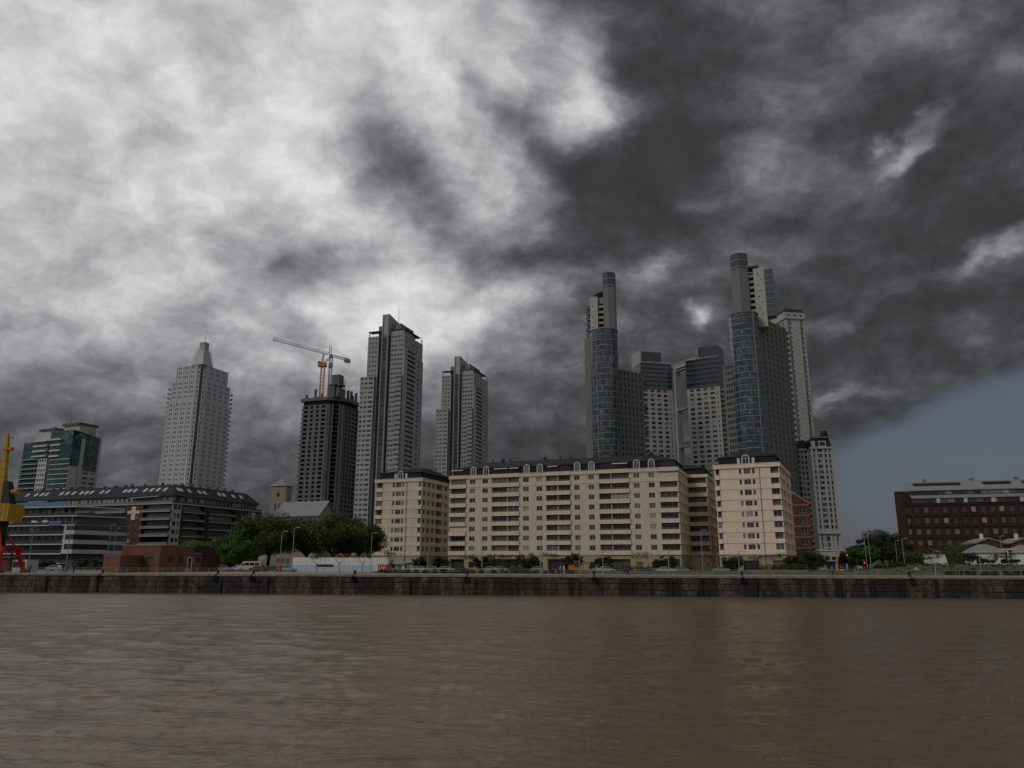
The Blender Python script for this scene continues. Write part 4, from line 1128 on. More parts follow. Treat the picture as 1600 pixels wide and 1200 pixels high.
    # blade
    m = MB(); m.fbox(Fr, xc, xd, 0.003, 3.6, 0, zt + 4, 'grey_mid'); m.build('blade', root)
    m = MB(); m.fbox(Fp, xc - .35, xc + .1, -.6, .6, 0, zt + 13, 'grey_light'); m.fbox(Fp, xd - .1, xd + .35, -.6, .6, 0, zt + 13, 'grey_light'); m.build('blade_edge', root)
    m = MB()
    for k in range(nf): m.fbox(Fp, xc + .4, xd - .4, .2, .30, k * fl + .3, k * fl + 2.4, 'glass_slate')
    m.build('stair_glazing', root, kind='stuff')
    # crown
    m = MB(); x0, x1 = -W0 + xc - .6, -W0 + xd + .5
    m.hexa([(x0, -1.5, zt), (x1, -1.5, zt), (x1, D0 * .62, zt), (x0, D0 * .62, zt), (x0, -1.5, zt + 13.5), (x1, -1.5, zt + 13.5), (x1, D0 * .62, zt + 10.5), (x0, D0 * .62, zt + 10.5)], 'grey_wall'); m.build('crown_blade', root)
    m = MB(); m.box(-W0 * .78, -W0 * .53, 3, D0 * .6, zt, zt + 7.5, 'grey_mid'); m.box(-W0 * .44, -W0 * .16, 2.6, D0 * .78, zt, zt + 8.0, 'grey_mid'); m.build('plant_room', root)
    m = MB(); m.box(-W0 - .2, -W0 * .56, -.2, 5, zt + 3.2, zt + 3.45, 'grey_mid')
    m.box(-W0 * .42, .5, -.1, D0 * .86, zt + 3.2, zt + 3.45, 'grey_mid'); m.build('roof_canopy', root)
    m = MB()
    for x, y in ((-W0 + .6, .6), (-W0 * .62, .6), (-.5, .5), (-.5, D0 * .5), (-.5, D0 - .6)): m.box(x - .25, x + .25, y - .25, y + .25, zt, zt + 3.2, 'grey_mid')
    m.box(-W0 * .40, -.6, .6, D0 * .6, zt, zt + 2.6, 'grey_wall'); m.build('canopy_post', root)
    m = MB(); m.tube((-W0 * .42, D0 * .45, zt + 8), (-W0 * .42, D0 * .45, zt + 22), .2, 'grey_dark', .08); m.build('antenna', root)
C = corner(630.5, 560, 452); ph = R(19)
grey_tower('tall grey apartment tower with concrete blade crown right of the concrete shell', C, ph, abs(span(C, e1(ph), 575, 540)), span(C, e2(ph), 660, 560), zat(630, 521, 452) - GZ, 'grey_wall')
C = corner(740, 600, 535); ph = R(19)
grey_tower('more distant grey apartment tower with concrete blade rising behind the long block', C, ph, abs(span(C, e1(ph), 690, 600)), span(C, e2(ph), 762, 620), zat(740, 583, 535) - GZ, 'grey_wall')

# --- brown stone towers with a rounded glass corner and a dark shaft on top
def glass_corner(label, Cn, ph, rad, fw, sd, zf_top, zc_top, zs_top, blank_front, gl_side, shaft, slab, side):
    """Cn = centre of the rounded corner; front runs left of it, flank runs back on the right"""
    root = tower('stone_glass_tower', label, Cn, ph); fl = 3.3
    w, g = MB(), MB()
    F = Face((-fw - rad * .2, -rad * .55), (1, 0), fw); S = Face((rad * .55, rad * .2), (0, 1), sd)
    for Fc, Lf, zt, blank, n, m in ((F, fw, zf_top, blank_front, 6, 'brown_stone'), (S, sd, zs_top, False, 7, 'brown_stone')):
        ops = []
        if not blank:
            for k in range(int(zt / fl)):
                zf = zt - (k + 1) * fl + .7
                for xc in frange(Lf * .10, Lf - .8, n): ops.append((xc - .5, xc + .5, zf, zf + 1.9, .3))
        wall(w, Fc, 0, Lf, 0, zt, ops, m); panes(g, Fc, ops, 'pane_brown')
    dw = 12.0
    x0, x1, y0 = -fw - rad * .2, -rad * .2, -rad * .55
    w.quad([(x0, y0 + dw, 0), (x0, y0, 0), (x0, y0, zf_top), (x0, y0 + dw, zf_top)], 'brown_stone'); w.quad([(x1, y0, 0), (x1, y0 + dw, 0), (x1, y0 + dw, zf_top), (x1, y0, zf_top)], 'brown_stone')
    w.quad([(x1, y0 + dw, 0), (x0, y0 + dw, 0), (x0, y0 + dw, zf_top), (x1, y0 + dw, zf_top)], 'brown_stone'); w.quad([(x0, y0, zf_top), (x1, y0, zf_top), (x1, y0 + dw, zf_top), (x0, y0 + dw, zf_top)], 'grey_mid')
    x1, y0, y1 = rad * .55, rad * .2, rad * .2 + sd; x0 = x1 - dw
    w.quad([(x1, y1, 0), (x0, y1, 0), (x0, y1, zs_top), (x1, y1, zs_top)], 'brown_stone'); w.quad([(x0, y0, 0), (x1, y0, 0), (x1, y0, zs_top), (x0, y0, zs_top)], 'brown_stone')
    w.quad([(x0, y1, 0), (x0, y0, 0), (x0, y0, zs_top), (x0, y1, zs_top)], 'brown_stone'); w.quad([(x0, y0, zs_top), (x1, y0, zs_top), (x1, y1, zs_top), (x0, y1, zs_top)], 'grey_mid')
    w.build('wall', root); g.build('windows', root, kind='stuff')
    # the drum
    c = MB(); c.lathe([(rad - .25, 0), (rad - .25, zc_top)], 'grey_dark', 40); c.build('drum_core', root, True)
    nf = int(zc_top / fl); N = 24; p = MB()
    a0, a1 = R(200), R(425)
    for k in range(nf):
        z0 = zc_top - (k + 1) * fl
        for i in range(N):
            ta, tb = a0 + (a1 - a0) * (i + .04) / N, a0 + (a1 - a0) * (i + .96) / N
            for zlo, zhi in ((z0 + .35, z0 + 1.15), (z0 + 1.22, z0 + fl - .08)):
                p.quad([(rad * math.cos(ta), rad * math.sin(ta), zlo), (rad * math.cos(tb), rad * math.sin(tb), zlo), (rad * math.cos(tb), rad * math.sin(tb), zhi), (rad * math.cos(ta), rad * math.sin(ta), zhi)], 'glass_blue')
        r = MB()
        arc = [(a0 + (a1 - a0) * i / 24) for i in range(25)]
        for ta, tb in zip(arc[:-1], arc[1:]):
            q = []
            for rr, z in ((rad - .1, z0), (rad + .22, z0), (rad + .22, z0 + .3), (rad - .1, z0 + .3)):
                q.append(((rr * math.cos(ta), rr * math.sin(ta), z), (rr * math.cos(tb), rr * math.sin(tb), z)))
            for u in range(4):
                v = (u + 1) % 4; r.quad([q[u][0], q[u][1], q[v][1], q[v][0]], 'galvanised')
        r.build('floor_ring', root)
    p.build('drum_glazing', root, kind='stuff')
    m = MB()
    for t in (a0 + .03, (a0 + a1) / 2 + side * .45, a1 - .03):
        m.tube((rad * 1.02 * math.cos(t), rad * 1.02 * math.sin(t), 0), (rad * 1.02 * math.cos(t), rad * 1.02 * math.sin(t), zc_top), .2, 'galvanised', n=5)
    m.build('mullion', root)
    # glass balconies on the far edge of the flank
    for k in range(int(gl_side / fl)):
        z = gl_side - (k + 1) * fl
        m = MB(); m.fbox(S, sd - .02, sd + 2.4, -4.0, .4, z, z + .3, 'galvanised'); m.fbox(S, sd - .02, sd + 2.2, -4.0, .3, z + .3, z + 1.5, 'glass_blue'); m.build('balcony', root)
    # shaft and upper storeys keep the direction of the street grid
    def crown(mb, name, kind=None):
        o = mb.build(name, root, kind=kind); o.rotation_euler = (0, 0, ph - PHI); return o
    m = MB(); m.lathe([(rad - .3, zc_top - .2), (rad + .35, zc_top - .2), (rad + .35, zc_top + .25), (.1, zc_top + .3)], 'grey_mid', 40); m.build('drum_roof', root)
    sxp, syp, sw, szt = shaft
    m = MB(); hx = [(sxp + sw * math.cos(a), syp + sw * math.sin(a)) for a in [R(30 + 60 * i) for i in range(6)]]
    m.prism(hx, zc_top - 2, szt - 9, 'grey_mid'); crown(m, 'shaft')
    m = MB(); hx2 = [(sxp + (sw + .02) * math.cos(a), syp + (sw + .02) * math.sin(a)) for a in [R(30 + 60 * i) for i in range(6)]]
    m.prism(hx2, szt - 9, szt, 'grey_dark'); crown(m, 'shaft_head')
    m = MB()
    for z in (szt - 8.2, szt - 4.2): m.prism([(sxp + (sw + .2) * math.cos(a), syp + (sw + .2) * math.sin(a)) for a in [R(30 + 60 * i) for i in range(6)]], z, z + .45, 'galvanised')
    crown(m, 'shaft_ring')
    # white slab with portholes and balconies beside the shaft
    x0, x1, y0, y1, z1 = slab
    w = MB(); w.box(x0, x1, y0, y1, zc_top - 6, z1, 'ivory_wall'); crown(w, 'upper_slab')
    Fs = Face((x0, y0), (1, 0))
    m = MB()
    for k in range(int((z1 - zc_top) / fl)):
        z = zc_top + k * fl + 1.2; x = (x1 - x0) * (.5 + .12 * (-1) ** k)
        m.quad([Fs.p(x + .45 * math.cos(a), .02, z + .45 * math.sin(a)) for a in [2 * math.pi * i / 10 for i in range(10)]], 'pane_dark')
    crown(m, 'porthole', 'stuff')
    for k in range(int((z1 - zc_top) / fl)):
        z = zc_top + k * fl
        m = MB()
        xa, xb = (x1 + .02, sxp - sw * .8) if side < 0 else (sxp + sw * .8, x0 - .02)
        m.box(xa, xb, y0 + .8, y1 - .5, z, z + .3, 'ivory_wall'); m.box(xa, xb, y0 + .8, y0 + .9, z + .3, z + 1.3, 'galvanised'); m.box(xa, xb, y0 + 3.5, y1 - .5, z + .3, z + fl, 'dark_void'); crown(m, 'balcony')
        xa, xb = (x0 - 2.6, x0 - .02) if side < 0 else (x1 + .02, x1 + 4.6)
        m = MB(); m.box(xa, xb, y0 + .4, y1, z, z + .25, 'galvanised'); m.box(xa, xb, y0 + .4, y0 + .6, z + .25, z + (1.4 if side < 0 else fl), 'glass_blue'); crown(m, 'glass_bay')
    m = MB(); xa, xb = (x1 - 2, sxp - sw * .6) if side < 0 else (sxp + sw * .6, x0 + 3)
    m.hexa([(xa, y0 - .5, z1 + 1), (xb, y0 - .5, z1 + (3.2 if side < 0 else 1)), (xb, y1, z1 + (3.2 if side < 0 else 1)), (xa, y1, z1 + 1), (xa, y0 - .5, z1 + 1.8), (xb, y0 - .5, z1 + (4.4 if side < 0 else 2.4)), (xb, y1, z1 + (4.4 if side < 0 else 2.4)), (xa, y1, z1 + 1.8)], 'grey_mid'); crown(m, 'roof_fin')
    return root
def z_of(px, py, Y): return zat(px, py, Y) - GZ
Yl = 405; c6 = corner(946.5, 640, Yl + 6); r6 = 7.6; p6 = R(58)
glass_corner('slim brown stone tower with rounded glass corner and dark shaft, the left twin', c6, p6, r6, abs(span(c6, e1(p6), 915, 620)) - 7.0, span(c6, e2(p6), 998, 660) - r6 * .1,
             z_of(915, 517, Yl), z_of(946, 514, Yl), z_of(985, 580, Yl + 10), True, z_of(985, 580, Yl + 10) - 3, (3.0, 4.5, 3.9, z_of(948, 428, Yl + 9)), (-8.6, -4.0, 3.5, 10.5, z_of(925, 461, Yl + 8)), -1)
Yr = 380; c7 = corner(1172, 640, Yr + 6); r7 = 7.4; p7 = R(47)
glass_corner('massive brown stone tower with rounded glass corner and dark shaft, the right twin', c7, p7, r7, abs(span(c7, e1(p7), 1131, 640)) - 5.0, span(c7, e2(p7), 1227, 640) - r7 * .1,
             z_of(1145, 562, Yr), z_of(1170, 488, Yr), z_of(1200, 490, Yr + 4), False, z_of(1222, 505, Yr + 20), (-.5, 6.0, 5.2, z_of(1164, 397, Yr + 9)), (6.6, 12.2, 3.5, 11.0, z_of(1195, 421, Yr + 8)), 1)

# --- two linked towers behind: ivory punched walls, teal top storeys, sky bridges
def linked_tower(label, C, ph, W0, D0, zt, zsplit, right):
    root = tower('linked_tower', label, C, ph); fl = 3.05
    F, S, L = block(W0, D0); w, g = MB(), MB()
    nf = int(zsplit / fl); ops = []
    for k in range(nf):
        zf = zsplit - (k + 1) * fl + .75
        for xc in frange(1.0, W0 - 2.6, 4): ops.append((xc - 1.35, xc + 1.35, zf, zf + 1.6, .3))
        x = W0 - 1.7 if True else .9
        ops.append((x - .35, x + .35, zf, zf + 1.6, .3))
    wall(w, F, 0, W0, 0, zsplit, ops, 'ivory_wall'); panes(g, F, ops, 'pane_joined')
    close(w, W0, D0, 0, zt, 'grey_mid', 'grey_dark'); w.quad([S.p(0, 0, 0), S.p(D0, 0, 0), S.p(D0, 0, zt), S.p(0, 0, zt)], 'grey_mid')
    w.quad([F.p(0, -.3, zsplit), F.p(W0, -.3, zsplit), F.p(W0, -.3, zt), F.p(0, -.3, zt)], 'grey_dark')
    n = 12
    for k in range(6):
        z0 = zsplit + (zt - zsplit) * k / 6; z1 = zsplit + (zt - zsplit) * (k + 1) / 6
        for i in range(n): g.quad([F.p(W0 * i / n + .05, -.1, z0 + 1.2), F.p(W0 * (i + 1) / n - .05, -.1, z0 + 1.2), F.p(W0 * (i + 1) / n - .05, -.1, z1), F.p(W0 * i / n + .05, -.1, z1)], 'glass_slate')
        m = MB(); m.fbox(F, -.2, W0 + .2, -.25, .35, z0 - .1, z0 + 1.2, 'glass_blue'); m.build('spandrel', root)
    w.build('wall', root); g.build('windows', root, kind='stuff')
    m = MB(); m.box(-W0 * (.95 if not right else .62), -W0 * (.28 if not right else .0) , 1.5, D0 - 1, zt, zt + 8.5, 'glass_slate'); m.box(-W0 * (1.0 if not right else .62), -W0 * (.95 if not right else .60), .2, D0 - 1, zt - 2, zt + 9, 'grey_wall'); m.build('plant_room', root)
    m = MB()
    for i in range(14): x = W0 * (i + .5) / 14; m.fbox(F, x - .3, x + .3, -.2, .5, zt + .3, zt + 1.1, 'white_wall')
    m.fbox(F, 0, W0, -.3, .2, zt, zt + .3, 'grey_dark'); m.build('roof_louvres', root)
    for k in range(int(zsplit / fl)):
        z = zsplit - (k + 1) * fl
        m = MB(); m.box(.02, 2.2, .8, 6.0, z, z + .3, 'white_wall') if right else m.box(-W0 - 2.0, -W0 - .02, .8, 6.0, z, z + .3, 'white_wall')
        m.box(.02, 2.1, .8, 6.0, z + .3, z + 1.4, 'glass_blue') if right else m.box(-W0 - 1.9, -W0 - .02, .8, 6.0, z + .3, z + 1.4, 'glass_blue'); m.build('balcony', root)
    return root
pl = R(-12); CL = corner(1052, 640, 486); WL = abs(span(CL, e1(pl), 1003, 640))
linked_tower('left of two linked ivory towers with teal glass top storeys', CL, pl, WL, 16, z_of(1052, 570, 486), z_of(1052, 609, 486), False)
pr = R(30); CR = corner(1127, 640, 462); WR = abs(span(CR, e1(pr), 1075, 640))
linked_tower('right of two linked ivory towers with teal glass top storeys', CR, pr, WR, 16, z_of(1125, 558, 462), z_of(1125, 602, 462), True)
a = CL; b = CR - e1(pr) * WR
d = (b - a); Lb = d.length; ang = math.atan2(d.y, d.x)
t = thing('sky_bridge', 'white framed link bridging the gap between the two ivory towers', 'bridge', (a.x, a.y, GZ), ang)
zt = z_of(1060, 570, 486)
m = MB(); m.box(-7, Lb + 7, 3.0, 6, zt - 1.5, zt + .8, 'grey_light'); m.build('roof_beam', t)
m = MB()
for i in range(30): x = -9 + (Lb + 18) * (i + .5) / 30; m.box(x - .12, x + .12, 2.7, 2.95, zt - 1.2, zt + 1.6, 'galvanised')
m.build('baluster', t, kind='stuff')
for x in (.4, Lb - 1.6): m = MB(); m.box(x, x + 1.2, 1.5, 6, 0, zt - 1.6, 'ivory_wall'); m.build('frame_pier', t)
for z in (z_of(1062, 642, 486), z_of(1062, 700, 486)):
    m = MB(); m.box(1.62, Lb - 1.62, 2, 5, z, z + .5, 'white_wall'); m.box(1.62, Lb - 1.62, 2, 5, z + 1.2, z + 1.6, 'white_wall'); m.box(1.62, Lb - 1.62, 2.5, 4.5, z + 2.2, z + 3.2, 'grey_mid'); m.build('link_deck', t)
m = MB(); m.box(1.7, Lb - 1.7, 2, 5, zt - 5, zt - 1.6, 'ivory_wall'); m.box(2.4, Lb - 2.4, 1.9, 1.99, zt - 4.4, zt - 3.2, 'dark_void'); m.build('top_panel', t)

# --- tall ivory tower with arched crown on the right
C = corner(1232, 560, 452); ph = R(-9)
root = tower('crowned_tower', 'tall ivory tower crowned with small arches and a mansard', C, ph)
W0 = span(C, e1(ph), 1262, 560); z0 = z_of(1240, 498, 452); D0 = 20; fl = 3.1
F = Face((0, 0), (1, 0)); L = Face((0, D0), (0, -1))
w, g = MB(), MB(); ops = []; lops = []
for k in range(int(z0 / fl)):
    zf = z0 - (k + 1) * fl + .7
    for x in (W0 * .20, W0 * .82): ops.append((x - .65, x + .65, zf, zf + 1.9, .3))
    for x in (W0 * .45, W0 * .6): ops.append((x - .25, x + .25, zf + .6, zf + 1.2, .2))
    for x in (6, 12.5, 17.5): lops.append((x - .7, x + .7, zf, zf + 1.9, .3))
wall(w, F, 0, W0, 0, z0, ops, 'ivory_wall'); panes(g, F, ops, 'pane_joined'); wall(w, L, 0, D0, 0, z0, lops, 'ivory_wall'); panes(g, L, lops, 'pane_joined')
w.quad([(W0, 0, 0), (W0, D0, 0), (W0, D0, z0), (W0, 0, z0)], 'ivory_wall'); w.quad([(W0, D0, 0), (0, D0, 0), (0, D0, z0), (W0, D0, z0)], 'ivory_wall')
w.build('wall', root); g.build('windows', root, kind='stuff')
m = MB()
for a, b, c, d, dep in ops:
    if b - a > 1: m.fbox(F, a - .25, b + .25, .003, .45, c - .5, c + .25, 'grey_mid')
for a, b, c, d, dep in lops: m.fbox(L, a - .25, b + .25, .003, .45, c - .5, c + .25, 'grey_mid')
m.build('balconette', root, kind='stuff')
m = MB(); m.box(-.7, W0 + .7, -.7, D0 + .7, z0, z0 + .7, 'ivory_wall'); m.box(-.3, W0 + .3, -.3, D0 + .3, z0 + .7, z0 + 4.4, 'ivory_wall'); m.build('crown', root)
for x in frange(.3, W0 - .3, 3):
    m = MB(); rr = 1.25; arc = [(x + rr * math.cos(a), z0 + 2.4 + rr * math.sin(a)) for a in [math.pi * i / 10 for i in range(11)]]
    m.quad([F.p(q, .32, z) for q, z in reversed([(x + rr, z0 + 1)] + arc + [(x - rr, z0 + 1)])], 'white_wall')
    m.quad([F.p(x + (q - x) * .7, .36, z0 + 2.3 + (z - z0 - 2.4) * .7) for q, z in reversed([(x + rr, z0 + 1.6)] + arc + [(x - rr, z0 + 1.6)])], 'dark_void'); m.build('arch', root)
m = MB(); m.hexa([(-.3, -.3, z0 + 4.4), (W0 + .3, -.3, z0 + 4.4), (W0 + .3, D0 + .3, z0 + 4.4), (-.3, D0 + .3, z0 + 4.4), (.9, 1.2, z0 + 7), (W0 - .9, 1.2, z0 + 7), (W0 - .9, D0 - 1.2, z0 + 7), (.9, D0 - 1.2, z0 + 7)], 'slate'); m.build('roof', root)
m = MB()
for x in (3, 6.5): m.box(x, x + .8, 5, 5.8, z0 + 7, z0 + 9.5, 'grey_dark')
m.build('roof_vent', root)
for k in range(int(z0 / fl)):
    m = MB(); z = z0 - (k + 1) * fl; m.fbox(L, 8.2, 10.8, .003, 1.2, z, z + 1.2, 'grey_mid'); m.build('balcony', root)

# --- ornate ivory tower with slate crown at the right end of the towers
C = corner(1275, 780, 405); ph = R(4)
root = tower('ornate_tower', 'ornate ivory tower with slate mansard and turret beside the blue sky gap', C, ph)
W0 = span(C, e1(ph), 1306, 780); z0 = z_of(1280, 700, 405); zb = z_of(1300, 833, 405); fl = 2.9; D0 = 22
F = Face((0, 0), (1, 0)); w, g = MB(), MB(); ops = []
for k in range(int((z0 - zb) / fl)):
    zf = z0 - (k + 1) * fl + .7
    for x in (W0 * .10, W0 * .34, W0 * .46, W0 * .70, W0 * .90): ops.append((x - .62, x + .62, zf, zf + 1.8, .3))
for k in range(3):
    zf = zb - (k + 1) * 3.0 - 1.2
    for x in (W0 * .2, W0 * .45, W0 * .55, W0 * .85): ops.append((x - .8, x + .8, zf, zf + 2.3, .4))
wall(w, F, 0, W0, 0, z0, ops, 'grey_light'); panes(g, F, ops, 'pane_joined')
w.quad([(W0, 0, 0), (W0, D0, 0), (W0, D0, z0), (W0, 0, z0)], 'grey_light'); w.quad([(0, D0, 0), (0, 0, 0), (0, 0, z0), (0, D0, z0)], 'grey_light')
w.quad([(W0, D0, 0), (0, D0, 0), (0, D0, z0), (W0, D0, z0)], 'grey_light')
# recessed left wing with loggias
Wn = abs(span(C + e2(ph) * 6, e1(ph), 1240, 780)); G = Face((-Wn, 6), (1, 0)); lo = []; lw = []
for k in range(int(z0 / fl)):
    zf = z0 - (k + 1) * fl; lo.append((.5, Wn * .52, zf + .9, zf + 2.7, 1.5))
    for x in (Wn * .66, Wn * .86): lw.append((x - .6, x + .6, zf + .8, zf + 2.5, .3))
wall(w, G, 0, Wn, 0, z0, lo + lw, 'grey_light'); panes(g, G, lo, 'pane_dark'); panes(g, G, lw, 'pane_joined')
w.quad([(-Wn, D0, 0), (-Wn, 6, 0), (-Wn, 6, z0), (-Wn, D0, z0)], 'grey_light'); w.quad([(-Wn, 6, z0), (0, 6, z0), (0, D0, z0), (-Wn, D0, z0)], 'grey_mid'); w.quad([(0, 0, z0), (W0, 0, z0), (W0, D0, z0), (0, D0, z0)], 'grey_mid')
w.build('wall', root); g.build('windows', root, kind='stuff')
for a, b, c, d, dep in lo:
    m = MB(); m.fbox(G, a - .3, b + .3, .003, .7, c - 1.0, c + .1, 'grey_light'); m.build('balcony', root)
for x in (0.0, W0 * .22, W0 * .58, W0 * .8, W0 - .01):
    m = MB(); m.fbox(F, x - .5, x + .5, .003, .5, 0, z0 - .5, 'grey_light'); m.build('pilaster', root)
m = MB(); m.fbox(F, -1.2, W0 + 1.6, .003, 1.5, zb - .4, zb + .5, 'grey_light'); m.fbox(F, -1, W0 + 1, -1, 1.0, z0 - .5, z0 + .5, 'grey_light'); m.fbox(G, -.5, Wn - 1.0, -1, .8, z0 - .5, z0 + .5, 'grey_light'); m.build('cornice', root)
m = MB(); m.hexa([(-.4, -.4, z0 + .5), (W0 + .4, -.4, z0 + .5), (W0 + .4, D0, z0 + .5), (-.4, D0, z0 + .5), (.8, .8, z0 + 5.5), (W0 - .6, .8, z0 + 5.5), (W0 - .6, D0, z0 + 5.5), (.8, D0, z0 + 5.5)], 'slate_steep')
m.hexa([(-Wn, 6, z0 + .5), (-.4, 6, z0 + .5), (-.4, D0, z0 + .5), (-Wn, D0, z0 + .5), (-Wn + 4, 9, z0 + 5.0), (-.4, 9, z0 + 5.8), (-.4, D0, z0 + 5.8), (-Wn + 4, D0, z0 + 5.0)], 'slate_steep'); m.build('roof', root)
m = MB(); m.box(-.2, W0 + .2, 0, 1.5, z0 + 5.5, z0 + 6.2, 'grey_mid'); m.build('roof_kerb', root)
m = MB(); m.lathe([(2.2, z0 + 5), (2.2, z0 + 7.0), (1.6, z0 + 9), (1.4, z0 + 9.6), (.2, z0 + 9.8)], 'slate_steep', 10, (W0 - 2.2, 2.4)); m.build('turret', root)
for x in (W0 * .56,): m = MB(); m.fbox(F, x - 2, x + 2, -1, .4, z0 + .5, z0 + 3.8, 'grey_light'); m.fbox(F, x - 1.4, x + 1.4, .41, .44, z0 + 1.2, z0 + 3.2, 'dark_void'); m.build('dormer', root)
m = MB(); m.fbox(F, W0 * .1 - 1.0, W0 * .1 + 1.0, -1, .4, z0 + .5, z0 + 3.8, 'grey_light'); m.build('dormer', root)
# podium
x0, x1 = span(C, e1(ph), 1276, 870), span(C, e1(ph), 1341, 870); zp = z_of(1300, 861, 400)
m = MB(); m.box(x0, x1, -5, -.03 - .5, 0, zp, 'ivory_wall'); m.box(x0 - .4, x1 + .4, -5.4, -.6, zp, zp + .7, 'white_wall'); m.build('podium', root)
Pf = Face((x0, -5), (1, 0)); Lp = x1 - x0
for q in frange(Lp * .1, Lp * .9, 5): m = MB(); m.fbox(Pf, q - 1.2, q + 1.2, .003, .05, zp - 5, zp - 2.8, 'pane_dark'); m.build('window', root)
for q in (Lp * .25, Lp * .5, Lp * .75):
    m = MB(); m.fbox(Pf, q - 2.2, q + 2.2, .003, .06, .2, 3.8, 'dark_void'); m.build('doorway', root)
m = MB(); m.fbox(Pf, 0, Lp, .06, 1.2, 4.2, 4.6, 'white_wall'); m.build('canopy', root)

# --- red brick block squeezed behind the peach block
C = corner(1247, 820, 262); ph = R(20)
root = thing('brick_block', 'red brick block with sloping glass roof behind the peach block', 'building', (C.x, C.y, GZ), -ph)
W0 = span(C, e1(ph), 1267, 820); z0 = z_of(1257, 788, 262); fl = 3.6
F = Face((0, 0), (1, 0)); w = MB(); ops = []
for k in range(5):
    zf = z0 - (k + 1) * fl + .7; ops.append((W0 * .18, W0 * .72, zf, zf + 2.0, .35))
    window(root, F, W0 * .18, W0 * .72, zf, zf + 2.0, .34, 2, 1)
wall(w, F, -6, W0, 0, z0, ops, 'brick', back='dark_void'); w.quad([(W0, 0, 0), (W0, 22, 0), (W0, 22, z0), (W0, 0, z0)], 'brick'); w.quad([(W0, 22, 0), (-6, 22, 0), (-6, 22, z0 + 6), (W0, 22, z0)], 'brick')
w.quad([(-6, 22, 0), (-6, 0, 0), (-6, 0, z0 + 7), (-6, 22, z0 + 7)], 'brick'); w.quad([F.p(-6, 0, z0), F.p(W0, 0, z0), F.p(W0 * .05, 0, z0 + 3.0), F.p(-6, 0, z0 + 7)], 'brick')
w.build('wall', root)
m = MB(); m.hexa([(-6.1, -.2, z0 + 7), (W0 * .05, -.2, z0 + 3.0), (W0 * .05, 22, z0 + 3.0), (-6.1, 22, z0 + 7), (-6.1, -.2, z0 + 7.4), (W0 * .05, -.2, z0 + 3.5), (W0 * .05, 22, z0 + 3.5), (-6.1, 22, z0 + 7.4)], 'zinc')
m.hexa([(W0 * .05, -.2, z0 + 3.0), (W0 + .2, -.2, z0), (W0 + .2, 22, z0), (W0 * .05, 22, z0 + 3.0), (W0 * .05, -.2, z0 + 3.4), (W0 + .2, -.2, z0 + .4), (W0 + .2, 22, z0 + .4), (W0 * .05, 22, z0 + 3.4)], 'zinc'); m.build('roof', root)
for k in range(6):
    m = MB(); z = z0 - k * fl; m.fbox(F, -5.9, W0, .003, .12, z - .5, z, 'brick_pale'); m.build('string_course', root)
# --- dark brick block in the gap left of the peach block
C = corner(1117, 830, 282); root = thing('brick_block', 'dark brown brick block glimpsed in the gap between cream and peach blocks', 'building', (C.x, C.y, GZ), -PHI)
z0 = z_of(1112, 790, 282); F, S, L = block(14, 16); w = MB(); ops = []
for k in range(7):
    zf = z0 - (k + 1) * 3.0 + .8
    for x in (7, 9.3, 11.6): ops.append((x - .7, x + .7, zf, zf + 1.5, .25)); window(root, F, x - .7, x + .7, zf, zf + 1.5, .24, 2, 1)
wall(w, F, 0, 14, 0, z0, ops, 'brick_dark', back='dark_void'); w.quad([S.p(0, 0, 0), S.p(16, 0, 0), S.p(16, 0, z0), S.p(0, 0, z0)], 'brick_dark'); close(w, 14, 16, 0, z0, 'brick_dark', 'grey_mid'); w.build('wall', root)
for k in range(7):
    m = MB(); z = z0 - k * 3.0; m.fbox(F, 0, 14, .003, .1, z - .35, z, 'brick_pale'); m.build('string_course', root)

# --- dark red brick warehouse on the right
ph = R(18); C = corner(1413, 800, 268)
root = thing('brick_warehouse', 'dark red brick warehouse with grey roof terraces above the embankment', 'building', (C.x, C.y, GZ), -ph)
F = Face((0, 0), (1, 0)); fl = 3.75; z0 = z_of(1413, 788, 268); W0 = 78.0; D0 = 17.0
f0 = lambda px, py=820: span(C, e1(ph), px, py)
ops = []; xs = [f0(1419.8 + 14.95 * k) for k in range(18)]
hw = (f0(1423.6) - f0(1416)) / 2
for r_ in range(5):
    zf = z0 - (r_ + 1) * fl + .85
    if zf < 0: continue
    for x in xs:
        if x + hw > W0 - 1: continue
        ops.append((x - hw, x + hw, zf, zf + 1.9, .35)); window(root, F, x - hw, x + hw, zf, zf + 1.9, .34, 2, 1, 'grey_mid')
w = MB(); wall(w, F, 0, W0, 0, z0, ops, 'brick_dark', back='dark_void')
L = Face((0, D0), (0, -1)); w.quad([L.p(0, 0, 0), L.p(D0, 0, 0), L.p(D0, 0, z0 + 3.4), L.p(D0 * .5, 0, z0 + 5.4), L.p(0, 0, z0 + 3.4)], 'brick_dark')
w.quad([(W0, 0, 0), (W0, D0, 0), (W0, D0, z0 + 6), (W0, 0, z0 + 6)], 'brick_dark'); w.quad([(W0, D0, 0), (0, D0, 0), (0, D0, z0 + 6), (W0, D0, z0 + 6)], 'brick_dark')
w.quad([(0, 0, z0), (W0, 0, z0), (W0, D0, z0), (0, D0, z0)], 'roof_grey')
w.build('wall', root)
for x in [0.25] + [(a + b) / 2 for a, b in zip(xs[:-1], xs[1:])]:
    if x < W0: m = MB(); m.fbox(F, x - .35, x + .35, .003, .18, 0, z0 - .4, 'brick_dark'); m.build('brick_pier', root)
for r_ in range(6):
    z = z0 - r_ * fl
    m = MB(); m.fbox(F, 0, W0, .185, .30, z - .45, z - .05, 'brick_dark'); m.build('string_course', root)
